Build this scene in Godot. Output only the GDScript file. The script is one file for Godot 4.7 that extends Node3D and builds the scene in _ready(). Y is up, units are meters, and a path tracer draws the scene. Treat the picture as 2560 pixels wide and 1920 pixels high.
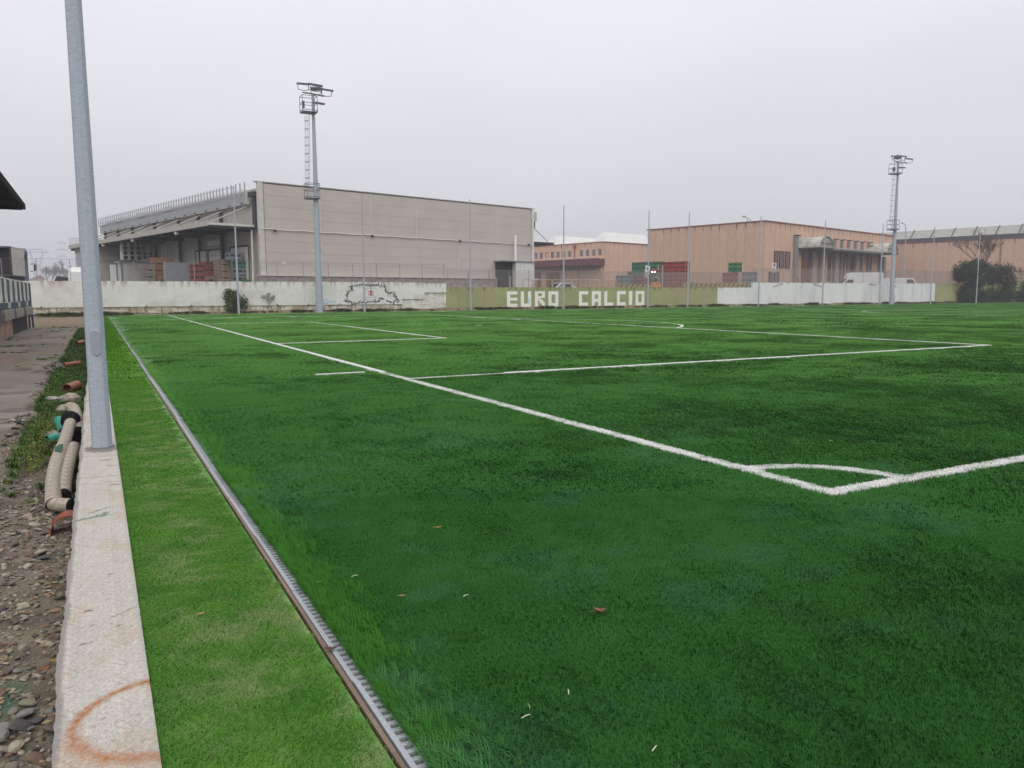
extends Node3D
# A football pitch of artificial turf, its kerb and drain in front, works sheds behind the end wall.
# u runs along the touchline, v along the goal line away from the viewer, y up; V() turns them into a place.

var names := {}
var mats := {}
var meshes := {}
var tex := {}
var rng := RandomNumberGenerator.new()
var n1 := FastNoiseLite.new()
var n2 := FastNoiseLite.new()
var n3 := FastNoiseLite.new()
var DA := Vector3(cos(deg_to_rad(15.0)), 0, -sin(deg_to_rad(15.0)))
var DB := Vector3(-sin(deg_to_rad(15.0)), 0, -cos(deg_to_rad(15.0)))
const TURN := 0.2617994
const EYE := Vector2(-4.505, -3.70)
const YARD := 1.2


func V(u, y, v) -> Vector3:
	return Vector3(u, y, -v)


# ---------------------------------------------------------------- names and metas
func numbered(called) -> String:
	var k = names.get(called, 0)
	names[called] = k + 1
	return called if k == 0 else "%s_%03d" % [called, k]


func tag(o, label, category, group = ""):
	o.set_meta("label", label)
	o.set_meta("category", category)
	if group:
		o.set_meta("group", group)
	return o


func thing(called, label, category, at = Vector3.ZERO, turn = 0.0, group = "") -> Node3D:
	var o := Node3D.new()
	o.name = numbered(called)
	add_child(o)
	o.position = at
	o.rotation.y = turn
	tag(o, label, category, group)
	return o


func setting(called, st, m) -> MeshInstance3D:
	var o = part(null, called, st, m)
	o.set_meta("kind", "structure")
	return o


func part(parent, called, shape, m, at = Vector3.ZERO) -> MeshInstance3D:
	var o := MeshInstance3D.new()
	o.mesh = shape.commit() if shape is SurfaceTool else shape
	o.material_override = m
	if parent == null:
		o.name = numbered(called)
		add_child(o)
	else:
		o.name = called
		parent.add_child(o, true)
	o.position = at
	return o


func dup(o, at, turn, label, group = "") -> Node3D:
	var c = o.duplicate()
	c.name = numbered(String(o.name).rstrip("_0123456789"))
	add_child(c)
	c.position = at
	c.rotation.y = turn
	c.set_meta("label", label)
	if group:
		c.set_meta("group", group)
	return c


# ---------------------------------------------------------------- shapes
func mb() -> SurfaceTool:
	var st := SurfaceTool.new()
	st.begin(Mesh.PRIMITIVE_TRIANGLES)
	return st


func tri(st, a, b, c, col = Color.WHITE):
	var n = (c - a).cross(b - a).normalized()
	for p in [a, b, c]:
		st.set_color(col)
		st.set_normal(n)
		st.set_uv(Vector2(0, 0))
		st.add_vertex(p)


func quad(st, a, b, c, d, col = Color.WHITE, uv = Rect2(0, 0, 1, 1)):
	var n = (c - a).cross(b - a).normalized()
	var us = [Vector2(uv.position.x, uv.end.y), Vector2(uv.position.x, uv.position.y), Vector2(uv.end.x, uv.position.y), Vector2(uv.end.x, uv.end.y)]
	var ps = [a, b, c, d]
	for k in [0, 1, 2, 0, 2, 3]:
		st.set_color(col)
		st.set_normal(n)
		st.set_uv(us[k])
		st.add_vertex(ps[k])


# a box with chamfered or plain edges; b turns it
func box(st, c, s, col = Color.WHITE, b = Basis()):
	var h = s * 0.5
	var p = []
	for k in 8:
		p.append(c + b * Vector3(h.x if k & 1 else -h.x, h.y if k & 2 else -h.y, h.z if k & 4 else -h.z))
	quad(st, p[4], p[6], p[7], p[5], col)
	quad(st, p[1], p[3], p[2], p[0], col)
	quad(st, p[0], p[2], p[6], p[4], col)
	quad(st, p[5], p[7], p[3], p[1], col)
	quad(st, p[2], p[3], p[7], p[6], col)
	quad(st, p[0], p[4], p[5], p[1], col)


func bar(st, p, q, r, n = 6, r2 = -1.0, col = Color.WHITE, spin = 0.0, caps = true):
	if r2 < 0:
		r2 = r
	var d = (q - p).normalized()
	var x = d.cross(Vector3.UP if absf(d.y) < 0.9 else Vector3.RIGHT).normalized()
	var y = d.cross(x)
	var last = []
	for k in n + 1:
		var a = TAU * k / n + spin
		var w = x * cos(a) + y * sin(a)
		var now = [p + w * r, q + w * r2, w]
		if k > 0:
			if n > 8:
				var vs = [last[0], last[1], now[1], last[0], now[1], now[0]]
				var ns = [last[2], last[2], now[2], last[2], now[2], now[2]]
				for j in 6:
					st.set_color(col)
					st.set_normal(ns[j])
					st.set_uv(Vector2.ZERO)
					st.add_vertex(vs[j])
			else:
				quad(st, last[0], last[1], now[1], now[0], col)
			if caps:
				tri(st, p, last[0], now[0], col)
				tri(st, q, now[1], last[1], col)
		last = now


# a smooth tube along points with a radius at each
func tube(st, pts, rad, n = 10, col = Color.WHITE):
	var rings = []
	var side = Vector3.ZERO
	for i in pts.size():
		var d = (pts[mini(i + 1, pts.size() - 1)] - pts[maxi(i - 1, 0)]).normalized()
		if side == Vector3.ZERO:
			side = d.cross(Vector3.UP if absf(d.y) < 0.9 else Vector3.RIGHT).normalized()
		side = (side - d * side.dot(d)).normalized()
		var up = d.cross(side)
		var ring = []
		for k in n:
			var a = TAU * k / n
			var w = side * cos(a) + up * sin(a)
			ring.append([pts[i] + w * (rad[i] if rad is Array else rad), w])
		rings.append(ring)
	for i in pts.size() - 1:
		for k in n:
			var j = (k + 1) % n
			for e in [rings[i][k], rings[i + 1][k], rings[i + 1][j], rings[i][k], rings[i + 1][j], rings[i][j]]:
				st.set_color(col)
				st.set_normal(e[1])
				st.set_uv(Vector2.ZERO)
				st.add_vertex(e[0])


# an outline in x and y given depth along z, its rim bevelled
func slab(st, pts, z0, z1, col = Color.WHITE, bev = 0.0):
	var n = pts.size()
	var mid = Vector2.ZERO
	for p in pts:
		mid += p / n
	var inner = []
	for p in pts:
		inner.append(p - (p - mid).normalized() * bev)
	var idx = Geometry2D.triangulate_polygon(PackedVector2Array(inner))
	var turned = Geometry2D.is_polygon_clockwise(PackedVector2Array(inner))
	for k in range(0, idx.size(), 3):
		var t = []
		for j in 3:
			t.append(inner[idx[k + j]])
		var cw = (t[1] - t[0]).cross(t[2] - t[0]) < 0
		if not cw:
			t.reverse()
		tri(st, Vector3(t[0].x, t[0].y, z1), Vector3(t[1].x, t[1].y, z1), Vector3(t[2].x, t[2].y, z1), col)
		tri(st, Vector3(t[2].x, t[2].y, z0), Vector3(t[1].x, t[1].y, z0), Vector3(t[0].x, t[0].y, z0), col)
	for k in n:
		var a = k
		var b = (k + 1) % n
		if not turned:
			a = (k + 1) % n
			b = k
		var P = pts[a]
		var Q = pts[b]
		var p = inner[a]
		var q = inner[b]
		quad(st, Vector3(P.x, P.y, z0 + bev), Vector3(P.x, P.y, z1 - bev), Vector3(Q.x, Q.y, z1 - bev), Vector3(Q.x, Q.y, z0 + bev), col)
		if bev > 0:
			quad(st, Vector3(P.x, P.y, z1 - bev), Vector3(p.x, p.y, z1), Vector3(q.x, q.y, z1), Vector3(Q.x, Q.y, z1 - bev), col)
			quad(st, Vector3(p.x, p.y, z0), Vector3(P.x, P.y, z0 + bev), Vector3(Q.x, Q.y, z0 + bev), Vector3(q.x, q.y, z0), col)


# a shared plain box as a part
func pb(parent, called, c, s, m, rot = Vector3.ZERO) -> MeshInstance3D:
	var key = "b%.3f,%.3f,%.3f" % [s.x, s.y, s.z]
	if not meshes.has(key):
		var b := BoxMesh.new()
		b.size = s
		meshes[key] = b
	var o = part(parent, called, meshes[key], m, c)
	o.rotation = rot
	return o


func stone_shape(seed_, flat = 0.6) -> ArrayMesh:
	var r := RandomNumberGenerator.new()
	r.seed = seed_
	var st := mb()
	var s := SphereMesh.new()
	s.radius = 1.0
	s.height = 2.0
	s.radial_segments = 8
	s.rings = 4
	var a = s.get_mesh_arrays()
	var cuts = []
	for k in 9:
		cuts.append([Vector3(r.randf_range(-1, 1), r.randf_range(-1, 1), r.randf_range(-1, 1)).normalized(), r.randf_range(0.55, 0.85)])
	var pts = []
	for p in a[Mesh.ARRAY_VERTEX]:
		for c in cuts:
			var over = p.dot(c[0]) - c[1]
			if over > 0:
				p -= c[0] * over
		pts.append(Vector3(p.x, p.y * flat, p.z * 0.8))
	var ix = a[Mesh.ARRAY_INDEX]
	for k in range(0, ix.size(), 3):
		if pts[ix[k]].distance_to(pts[ix[k + 1]]) > 1e-4 and pts[ix[k]].distance_to(pts[ix[k + 2]]) > 1e-4 and pts[ix[k + 1]].distance_to(pts[ix[k + 2]]) > 1e-4:
			tri(st, pts[ix[k]], pts[ix[k + 1]], pts[ix[k + 2]])
	return st.commit()


# ---------------------------------------------------------------- materials
func grey_noise(called, freq, lo, hi, kind = FastNoiseLite.TYPE_SIMPLEX_SMOOTH, size = 256, octaves = 4, sx = 1) -> ImageTexture:
	if not tex.has(called):
		var n := FastNoiseLite.new()
		n.seed = called.hash() % 1000
		n.noise_type = kind
		n.frequency = freq
		n.fractal_octaves = octaves
		var im: Image = n.get_seamless_image(size, size)
		im.convert(Image.FORMAT_RGB8)
		if sx > 1:
			im.resize(size / sx, size, Image.INTERPOLATE_BILINEAR)
			var wide := Image.create(size, size, false, Image.FORMAT_RGB8)
			for k in sx:
				wide.blit_rect(im, Rect2i(0, 0, size / sx, size), Vector2i(k * size / sx, 0))
			im = wide
		for y in size:
			for x in size:
				var g = lo + (hi - lo) * im.get_pixel(x, y).r
				im.set_pixel(x, y, Color(g, g, g))
		tex[called] = ImageTexture.create_from_image(im)
	return tex[called]


func bumps(called, freq, strength, kind = FastNoiseLite.TYPE_SIMPLEX_SMOOTH) -> ImageTexture:
	if not tex.has(called):
		var n := FastNoiseLite.new()
		n.seed = called.hash() % 1000
		n.noise_type = kind
		n.frequency = freq
		var im: Image = n.get_seamless_image(256, 256)
		im.bump_map_to_normal_map(strength)
		tex[called] = ImageTexture.create_from_image(im)
	return tex[called]


# colour as a real-world (linear) value
func lin(r, g, b, a = 1.0) -> Color:
	var c = Color(r, g, b).linear_to_srgb()
	c.a = a
	return c


func mat(called, r, g, b, rough = 0.85, metal = 0.0, grain = "", scale = 1.0, bump = "") -> StandardMaterial3D:
	if mats.has(called):
		return mats[called]
	var m := StandardMaterial3D.new()
	m.resource_name = called
	m.albedo_color = lin(r, g, b)
	m.roughness = rough
	m.metallic = metal
	if grain:
		m.albedo_texture = tex[grain]
		m.uv1_triplanar = true
		m.uv1_world_triplanar = true
		m.uv1_scale = Vector3.ONE * scale
	if bump:
		m.normal_enabled = true
		m.normal_texture = tex[bump]
		m.uv1_triplanar = true
		m.uv1_world_triplanar = true
		m.uv1_scale = Vector3.ONE * scale
	mats[called] = m
	return m


# the colour comes from the vertices (and from each copy)
func vmat(called, rough = 0.9, bump = "", scale = 1.0, grain = "") -> StandardMaterial3D:
	var m = mat(called, 1, 1, 1, rough, 0.0, grain, scale, bump)
	m.vertex_color_use_as_albedo = true
	return m


func make_materials():
	grey_noise("blotch", 0.012, 0.91, 1.0)
	grey_noise("soft", 0.008, 0.93, 1.0)
	grey_noise("fine", 0.06, 0.78, 1.0)
	grey_noise("speck", 0.12, 0.70, 1.0, FastNoiseLite.TYPE_VALUE, 256, 3)
	grey_noise("grimy", 0.010, 0.62, 1.0, FastNoiseLite.TYPE_SIMPLEX_SMOOTH, 256, 5)
	grey_noise("zinc", 0.05, 0.70, 1.0, FastNoiseLite.TYPE_SIMPLEX_SMOOTH, 256, 3)
	grey_noise("streaks", 0.03, 0.72, 1.0, FastNoiseLite.TYPE_SIMPLEX_SMOOTH, 256, 4, 4)
	grey_noise("rain", 0.02, 0.86, 1.0, FastNoiseLite.TYPE_SIMPLEX_SMOOTH, 256, 5, 4)
	bumps("rough", 0.08, 3.0)
	bumps("soft_bump", 0.03, 1.2)
	bumps("pits", 0.05, 5.0, FastNoiseLite.TYPE_CELLULAR)
	mat("zinc_steel", 0.45, 0.495, 0.575, 0.55, 0.0, "zinc", 6.0)
	mat("far_steel", 0.30, 0.33, 0.37, 0.55, 0.15)
	mat("hatch_grey", 0.27, 0.29, 0.33, 0.6)
	mat("dark_steel", 0.07, 0.07, 0.09, 0.5, 0.3)
	mat("lamp_grey", 0.11, 0.11, 0.15, 0.5, 0.2)
	mat("cladding", 0.485, 0.43, 0.40, 0.65, 0.0, "soft", 0.12)
	mat("cladding_b", 0.48, 0.43, 0.398, 0.65, 0.0, "soft", 0.15)
	mat("cladding_c", 0.49, 0.428, 0.402, 0.65, 0.0, "soft", 0.10)
	mat("flashing", 0.55, 0.52, 0.49, 0.5, 0.0, "blotch", 0.4)
	mat("coping_grey", 0.30, 0.29, 0.285, 0.5)
	mat("cladding_back", 0.36, 0.325, 0.30, 0.7)
	mat("joint_peach", 0.53, 0.345, 0.26, 0.85, 0.0, "soft", 0.3)
	mat("pale_trim", 0.66, 0.62, 0.58, 0.6, 0.0, "blotch", 0.4)
	mat("shed_wall", 0.46, 0.43, 0.385, 0.7, 0.0, "rain", 0.2)
	mat("block_wall", 0.43, 0.375, 0.35, 0.9, 0.0, "grimy", 0.5, "")
	mat("fin_grey", 0.30, 0.31, 0.33, 0.6)
	mat("louvre", 0.47, 0.485, 0.49, 0.5, 0.2, "blotch", 0.6)
	mat("black_hole", 0.012, 0.012, 0.014, 0.9)
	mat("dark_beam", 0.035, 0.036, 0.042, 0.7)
	mat("white_metal", 0.62, 0.62, 0.60, 0.5, 0.0, "blotch", 0.5)
	mat("door_white", 0.52, 0.51, 0.48, 0.6, 0.0, "blotch", 0.4)
	mat("grey_panel", 0.21, 0.22, 0.25, 0.6, 0.0, "blotch", 0.6)
	mat("peach", 0.61, 0.40, 0.298, 0.85, 0.0, "rain", 0.10)
	mat("peach_b", 0.60, 0.395, 0.295, 0.85, 0.0, "rain", 0.13)
	mat("peach_c", 0.625, 0.41, 0.305, 0.85, 0.0, "rain", 0.08)
	mat("stain", 0.36, 0.245, 0.19, 0.9, 0.0, "grimy", 0.6)
	mat("red_coping", 0.20, 0.055, 0.045, 0.6)
	mat("maroon", 0.185, 0.052, 0.062, 0.7, 0.0, "grimy", 0.3)
	mat("red_frame", 0.12, 0.022, 0.024, 0.5)
	mat("red_door", 0.22, 0.055, 0.035, 0.6, 0.0, "blotch", 0.5)
	mat("window_dark", 0.045, 0.05, 0.06, 0.12)
	mat("window_grey", 0.12, 0.125, 0.14, 0.2)
	mat("blue_blind", 0.10, 0.20, 0.45, 0.5)
	mat("fin", 0.23, 0.23, 0.235, 0.6, 0.0, "blotch", 0.4)
	mat("canopy_cloth", 0.62, 0.585, 0.52, 0.7, 0.0, "grimy", 0.3)
	mat("skylight_white", 0.54, 0.53, 0.49, 0.6, 0.0, "blotch", 0.2)
	mat("vault_inside", 0.30, 0.275, 0.23, 0.8)
	mat("roof_white", 0.66, 0.66, 0.65, 0.6, 0.0, "blotch", 0.2)
	mat("wire", 0.13, 0.12, 0.12, 0.7)
	mat("wire_grey", 0.26, 0.235, 0.225, 0.7)
	mat("rail_peach", 0.55, 0.40, 0.31, 0.7)
	mat("asphalt_far", 0.09, 0.088, 0.085, 0.95, 0.0, "grimy", 0.1)
	mat("earth_far", 0.10, 0.10, 0.07, 1.0, 0.0, "grimy", 0.02)
	mat("bark", 0.10, 0.08, 0.065, 0.95)
	mat("rubber", 0.012, 0.012, 0.013, 1.0).metallic_specular = 0.1
	mat("glass_dark", 0.02, 0.022, 0.026, 0.08)
	mat("white_paint", 0.70, 0.70, 0.70, 0.35)
	mat("stand_blue", 0.014, 0.042, 0.085, 0.6, 0.0, "blotch", 0.8)
	mat("stand_white", 0.78, 0.77, 0.71, 0.7, 0.0, "grimy", 0.8)
	mat("stand_base", 0.44, 0.29, 0.22, 0.9, 0.0, "grimy", 0.5)
	mat("old_concrete", 0.36, 0.33, 0.28, 0.95, 0.0, "grimy", 0.7)
	mat("black_edge", 0.018, 0.016, 0.016, 0.8)
	mat("soffit", 0.016, 0.016, 0.011, 0.95, 0.0, "grimy", 0.5).metallic_specular = 0.08
	mats.black_edge.metallic_specular = 0.08
	mat("plank", 0.34, 0.25, 0.165, 0.85, 0.0, "streaks", 0.8)
	mat("plank_grey", 0.27, 0.235, 0.195, 0.85, 0.0, "streaks", 0.8)
	mat("plank_orange", 0.27, 0.125, 0.055, 0.8, 0.0, "streaks", 0.8)
	mat("plastic_red", 0.30, 0.035, 0.03, 0.55)
	mat("plastic_rust", 0.235, 0.055, 0.04, 0.6)
	mat("plastic_green", 0.035, 0.155, 0.085, 0.5)
	mat("plastic_bright", 0.05, 0.22, 0.06, 0.5)
	mat("plastic_grey", 0.19, 0.21, 0.245, 0.5)
	mat("plastic_blue", 0.12, 0.16, 0.29, 0.5)
	mat("yellow_paint", 0.52, 0.36, 0.10, 0.6)
	mat("black_paint", 0.05, 0.04, 0.03, 0.7)
	mat("orange_paint", 0.62, 0.23, 0.035, 0.45)
	mat("sign_blue", 0.03, 0.05, 0.25, 0.5)
	mat("sign_red", 0.40, 0.03, 0.03, 0.5)
	var hl = mat("headlight", 0.8, 0.8, 0.75, 0.3)
	hl.emission_enabled = true
	hl.emission = Color(1.0, 0.97, 0.9)
	hl.emission_energy_multiplier = 2.0
	mat("box_white", 0.66, 0.64, 0.57, 0.6, 0.0, "blotch", 0.4)
	mat("rear_red", 0.05, 0.018, 0.016, 0.6)
	mat("cab_blue", 0.10, 0.11, 0.17, 0.4)
	mat("dark_car", 0.035, 0.025, 0.03, 0.3)
	mat("pipe_green", 0.012, 0.19, 0.13, 0.45)
	mat("pipe_orange", 0.30, 0.10, 0.045, 0.55, 0.0, "fine", 4.0)
	mat("pipe_red", 0.30, 0.06, 0.025, 0.55, 0.0, "fine", 4.0)
	mat("print_green", 0.015, 0.065, 0.04, 0.8)
	mat("cloth_pale", 0.40, 0.38, 0.38, 0.9, 0.0, "fine", 6.0, "rough")
	mat("lump", 0.40, 0.36, 0.30, 0.95, 0.0, "grimy", 3.0, "rough")
	mat("leaf_brown", 0.25, 0.115, 0.065, 0.8, 0.0, "fine", 20.0)
	mat("leaf_dark", 0.11, 0.045, 0.035, 0.8, 0.0, "fine", 20.0)
	mat("leaf_tan", 0.38, 0.22, 0.07, 0.8)
	mat("leaf_orange", 0.30, 0.11, 0.035, 0.8, 0.0, "fine", 20.0)
	mat("stalk", 0.50, 0.52, 0.42, 0.7)
	mat("clip_green", 0.20, 0.36, 0.10, 0.7)
	mat("print_white", 0.70, 0.70, 0.67, 0.8)


# ---------------------------------------------------------------- the whole
func _ready():
	rng.seed = 11
	n1.seed = 3
	n1.frequency = 0.5
	n1.fractal_octaves = 4
	n2.seed = 8
	n2.frequency = 1.0
	n2.fractal_octaves = 3
	n3.seed = 21
	n3.frequency = 4.0
	n3.fractal_octaves = 3
	var cam := Camera3D.new()
	cam.name = "camera"
	add_child(cam)
	cam.position = V(-4.505, 1.4208, -3.70)
	cam.rotation = Vector3(deg_to_rad(-6.551), deg_to_rad(-27.904), deg_to_rad(-0.252))
	cam.fov = 52.366
	cam.near = 0.05
	cam.far = 4000.0
	var env := Environment.new()
	env.background_mode = Environment.BG_SKY
	env.sky = Sky.new()
	var pan := PanoramaSkyMaterial.new()
	pan.panorama = overcast()
	env.sky.sky_material = pan
	env.background_energy_multiplier = 1.0
	env.tonemap_mode = Environment.TONE_MAPPER_LINEAR
	env.tonemap_exposure = 1.09
	env.sdfgi_enabled = true
	env.ssao_enabled = true
	env.ssil_enabled = true
	env.fog_enabled = true
	env.fog_light_color = Color(0.93, 0.94, 0.97)
	env.fog_density = 0.0009
	var we := WorldEnvironment.new()
	we.name = "air"
	we.environment = env
	add_child(we)
	var sun := DirectionalLight3D.new()
	sun.name = "veiled_sun"
	sun.light_energy = 0.5
	sun.light_color = Color(1.0, 0.98, 0.95)
	sun.light_angular_distance = 60.0
	sun.shadow_enabled = true
	add_child(sun)
	sun.look_at_from_position(Vector3.ZERO, -V(-0.25, 0.66, -0.70), Vector3.UP)
	make_materials()
	build_ground()
	build_left_ground()
	build_lines()
	build_kerb()
	build_drain()
	build_turf()
	build_walls()
	build_fences()
	build_warehouse()
	build_peach()
	build_stand()
	build_masts()
	build_yard_things()
	build_vehicles()
	build_far()
	build_plants()
	build_trench_things()
	build_litter()


# An overcast sky: brighter towards the zenith, with faint uneven cloud.
func overcast() -> ImageTexture:
	var w := 512
	var h := 256
	var im := Image.create(w, h, false, Image.FORMAT_RGBF)
	var n := FastNoiseLite.new()
	n.seed = 5
	n.frequency = 1.1
	n.fractal_octaves = 4
	for y in h:
		var up = (0.5 - (y + 0.5) / h) * PI
		for x in w:
			var a = (x + 0.5) / w * TAU
			var d = Vector3(cos(a) * cos(up), sin(up), sin(a) * cos(up))
			var k = maxf(d.y, 0.0)
			var l = 0.64 + 0.62 * k
			l *= 1.0 + 0.075 * n.get_noise_3d(d.x * 1.5, d.y * 4.0, d.z * 1.5)
			if d.y < 0:
				l = 0.2
			im.set_pixel(x, y, Color(l * lerpf(0.985, 0.995, k), l * lerpf(0.995, 0.998, k), l * lerpf(1.045, 1.03, k)))
	return ImageTexture.create_from_image(im)


# ---------------------------------------------------------------- ground
# a flat grid coloured point by point
func sheet(us, vs, hf, cf) -> ArrayMesh:
	var nu = us.size()
	var nv = vs.size()
	var pos := PackedVector3Array()
	var col := PackedColorArray()
	var nor := PackedVector3Array()
	var ix := PackedInt32Array()
	for v in vs:
		for u in us:
			pos.append(V(u, hf.call(u, v), v))
			col.append(cf.call(u, v))
	nor.resize(pos.size())
	for j in nv:
		for i in nu:
			var k = j * nu + i
			var dx = pos[j * nu + mini(i + 1, nu - 1)] - pos[j * nu + maxi(i - 1, 0)]
			var dz = pos[mini(j + 1, nv - 1) * nu + i] - pos[maxi(j - 1, 0) * nu + i]
			nor[k] = dx.cross(dz).normalized()
			if nor[k].y < 0:
				nor[k] = -nor[k]
			if i < nu - 1 and j < nv - 1:
				ix.append_array([k, k + nu, k + nu + 1, k, k + nu + 1, k + 1])
	var a = []
	a.resize(Mesh.ARRAY_MAX)
	a[Mesh.ARRAY_VERTEX] = pos
	a[Mesh.ARRAY_NORMAL] = nor
	a[Mesh.ARRAY_COLOR] = col
	a[Mesh.ARRAY_INDEX] = ix
	var m := ArrayMesh.new()
	m.add_surface_from_arrays(Mesh.PRIMITIVE_TRIANGLES, a)
	return m


func span(a, b, step) -> Array:
	var n = maxi(1, int(round((b - a) / step)))
	var o = []
	for k in n + 1:
		o.append(a + (b - a) * k / n)
	return o


func build_ground():
	var st := mb()
	quad(st, V(-900, -0.7, -300), V(-900, -0.7, 1500), V(1500, -0.7, 1500), V(1500, -0.7, -300))
	setting("ground", st, mats.earth_far)
	st = mb()
	box(st, V(150, 0.35, 661.3), Vector3(1500, 1.7, 1200))
	setting("yard", st, mats.asphalt_far)


# how much the fibres at a spot lean to the blue-green or the dark, by the way they were brushed
func turf_color(u, v, r) -> Color:
	var d = EYE.distance_to(Vector2(u, v))
	var streak = n1.get_noise_2d(u * 0.08, v * 1.9) if u > 0 else n1.get_noise_2d(u * 1.3, v * 0.12)
	var patch = n1.get_noise_2d(u * 0.8 + 50, v * 0.8)
	var wisp = n3.get_noise_2d(u * 0.9 + 0.5 * patch, v * 1.3)
	var small = n2.get_noise_2d(u * 2.2, v * 2.2 + 9)
	var c = Vector3(0.036, 0.150, 0.026)
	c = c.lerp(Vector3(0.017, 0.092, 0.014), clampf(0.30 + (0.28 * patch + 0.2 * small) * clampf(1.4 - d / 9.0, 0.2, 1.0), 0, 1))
	c = c.lerp(Vector3(0.030, 0.105, 0.010), clampf(0.8 * n1.get_noise_2d(u * 0.5 + 110, v * 0.5 - 40) + 0.2 * small, 0, 0.35))
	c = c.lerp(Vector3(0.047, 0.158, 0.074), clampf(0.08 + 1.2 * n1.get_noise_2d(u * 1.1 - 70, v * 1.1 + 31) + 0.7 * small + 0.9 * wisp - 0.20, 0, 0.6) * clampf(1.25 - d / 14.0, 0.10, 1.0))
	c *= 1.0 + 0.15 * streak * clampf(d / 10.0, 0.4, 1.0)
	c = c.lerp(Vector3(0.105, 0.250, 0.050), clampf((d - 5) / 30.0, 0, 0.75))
	# the rolls were laid side by side, each a touch different
	c *= 1.0 + 0.05 * sin(floor((v + 1.3) / 4.0) * 12.9)
	c *= r.randf_range(0.95, 1.05)
	return Color(c.x, c.y, c.z)


func blade_mesh(rad, count, h, w, seed_, lean, along = Vector3.ZERO) -> ArrayMesh:
	var r := RandomNumberGenerator.new()
	r.seed = seed_
	var pos := PackedVector3Array()
	var nor := PackedVector3Array()
	var col := PackedColorArray()
	var ix := PackedInt32Array()
	for k in count:
		var a = r.randf() * TAU
		var q = sqrt(r.randf()) * rad
		var foot = Vector3(cos(a) * q, 0, sin(a) * q)
		var t = r.randf() * TAU
		var out = (Vector3(cos(t), 0, sin(t)) + along).normalized()
		var side = Vector3(-out.z, 0, out.x) * w * 0.5
		var hh = h * r.randf_range(0.6, 1.15)
		var ln = lean * r.randf_range(0.3, 1.3)
		var p1 = foot + Vector3.UP * hh * 0.6 + out * ln * hh * 0.35
		var p2 = foot + Vector3.UP * hh * (1.0 - 0.25 * ln) + out * ln * hh
		var b = pos.size()
		pos.append_array([foot - side, foot + side, p1 - side * 0.9, p1 + side * 0.9, p2])
		var n0 = (Vector3.UP * 0.9 - out * 0.5).normalized()
		for j in 5:
			nor.append(n0)
		var g = r.randf_range(0.62, 1.18) if r.randf() < 0.85 else r.randf_range(1.2, 1.75)
		var yel = r.randf_range(0.85, 1.2)
		for j in 5:
			col.append(Color(g * yel, g, g * 0.95))
		ix.append_array([b, b + 2, b + 3, b, b + 3, b + 1, b + 2, b + 4, b + 3])
	var arr = []
	arr.resize(Mesh.ARRAY_MAX)
	arr[Mesh.ARRAY_VERTEX] = pos
	arr[Mesh.ARRAY_NORMAL] = nor
	arr[Mesh.ARRAY_COLOR] = col
	arr[Mesh.ARRAY_INDEX] = ix
	var m := ArrayMesh.new()
	m.add_surface_from_arrays(Mesh.PRIMITIVE_TRIANGLES, arr)
	return m


func scatter(parent, called, mesh, m, places, colors) -> MultiMeshInstance3D:
	var mm := MultiMesh.new()
	mm.transform_format = MultiMesh.TRANSFORM_3D
	mm.use_colors = true
	mm.mesh = mesh
	mm.instance_count = places.size()
	for k in places.size():
		mm.set_instance_transform(k, places[k])
		mm.set_instance_color(k, colors[k])
	var o := MultiMeshInstance3D.new()
	o.multimesh = mm
	o.material_override = m
	o.set_meta("kind", "stuff")
	if parent == null:
		o.name = numbered(called)
		add_child(o)
	else:
		o.name = called
		parent.add_child(o, true)
	return o


func in_view(u, v, margin = 44.0) -> bool:
	var d = Vector2(u, v) - EYE
	var ang = rad_to_deg(atan2(d.x, d.y))
	return absf(ang - 27.9) < margin or d.length() < 2.5


# distance to the painted lines: below nought inside one
func on_line(u, v) -> bool:
	if v < -0.02 or v > 57.66 or u < -0.02:
		return absf(v - 10.13) < 0.05 and u > -1.13 and u < -0.24
	if u < 0.12 or v < 0.12 or v > 57.52:
		return true
	var m = 28.82
	if u < 16.5 and ((absf(absf(v - m) - 20.10) < 0.06) or (u > 16.38 and absf(v - m) < 20.16)):
		return true
	if u < 5.5 and ((absf(absf(v - m) - 9.10) < 0.06) or (u > 5.38 and absf(v - m) < 9.16)):
		return true
	var c = Vector2(u, v).length()
	if c > 0.85 and c < 0.97:
		return true
	return false


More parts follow.
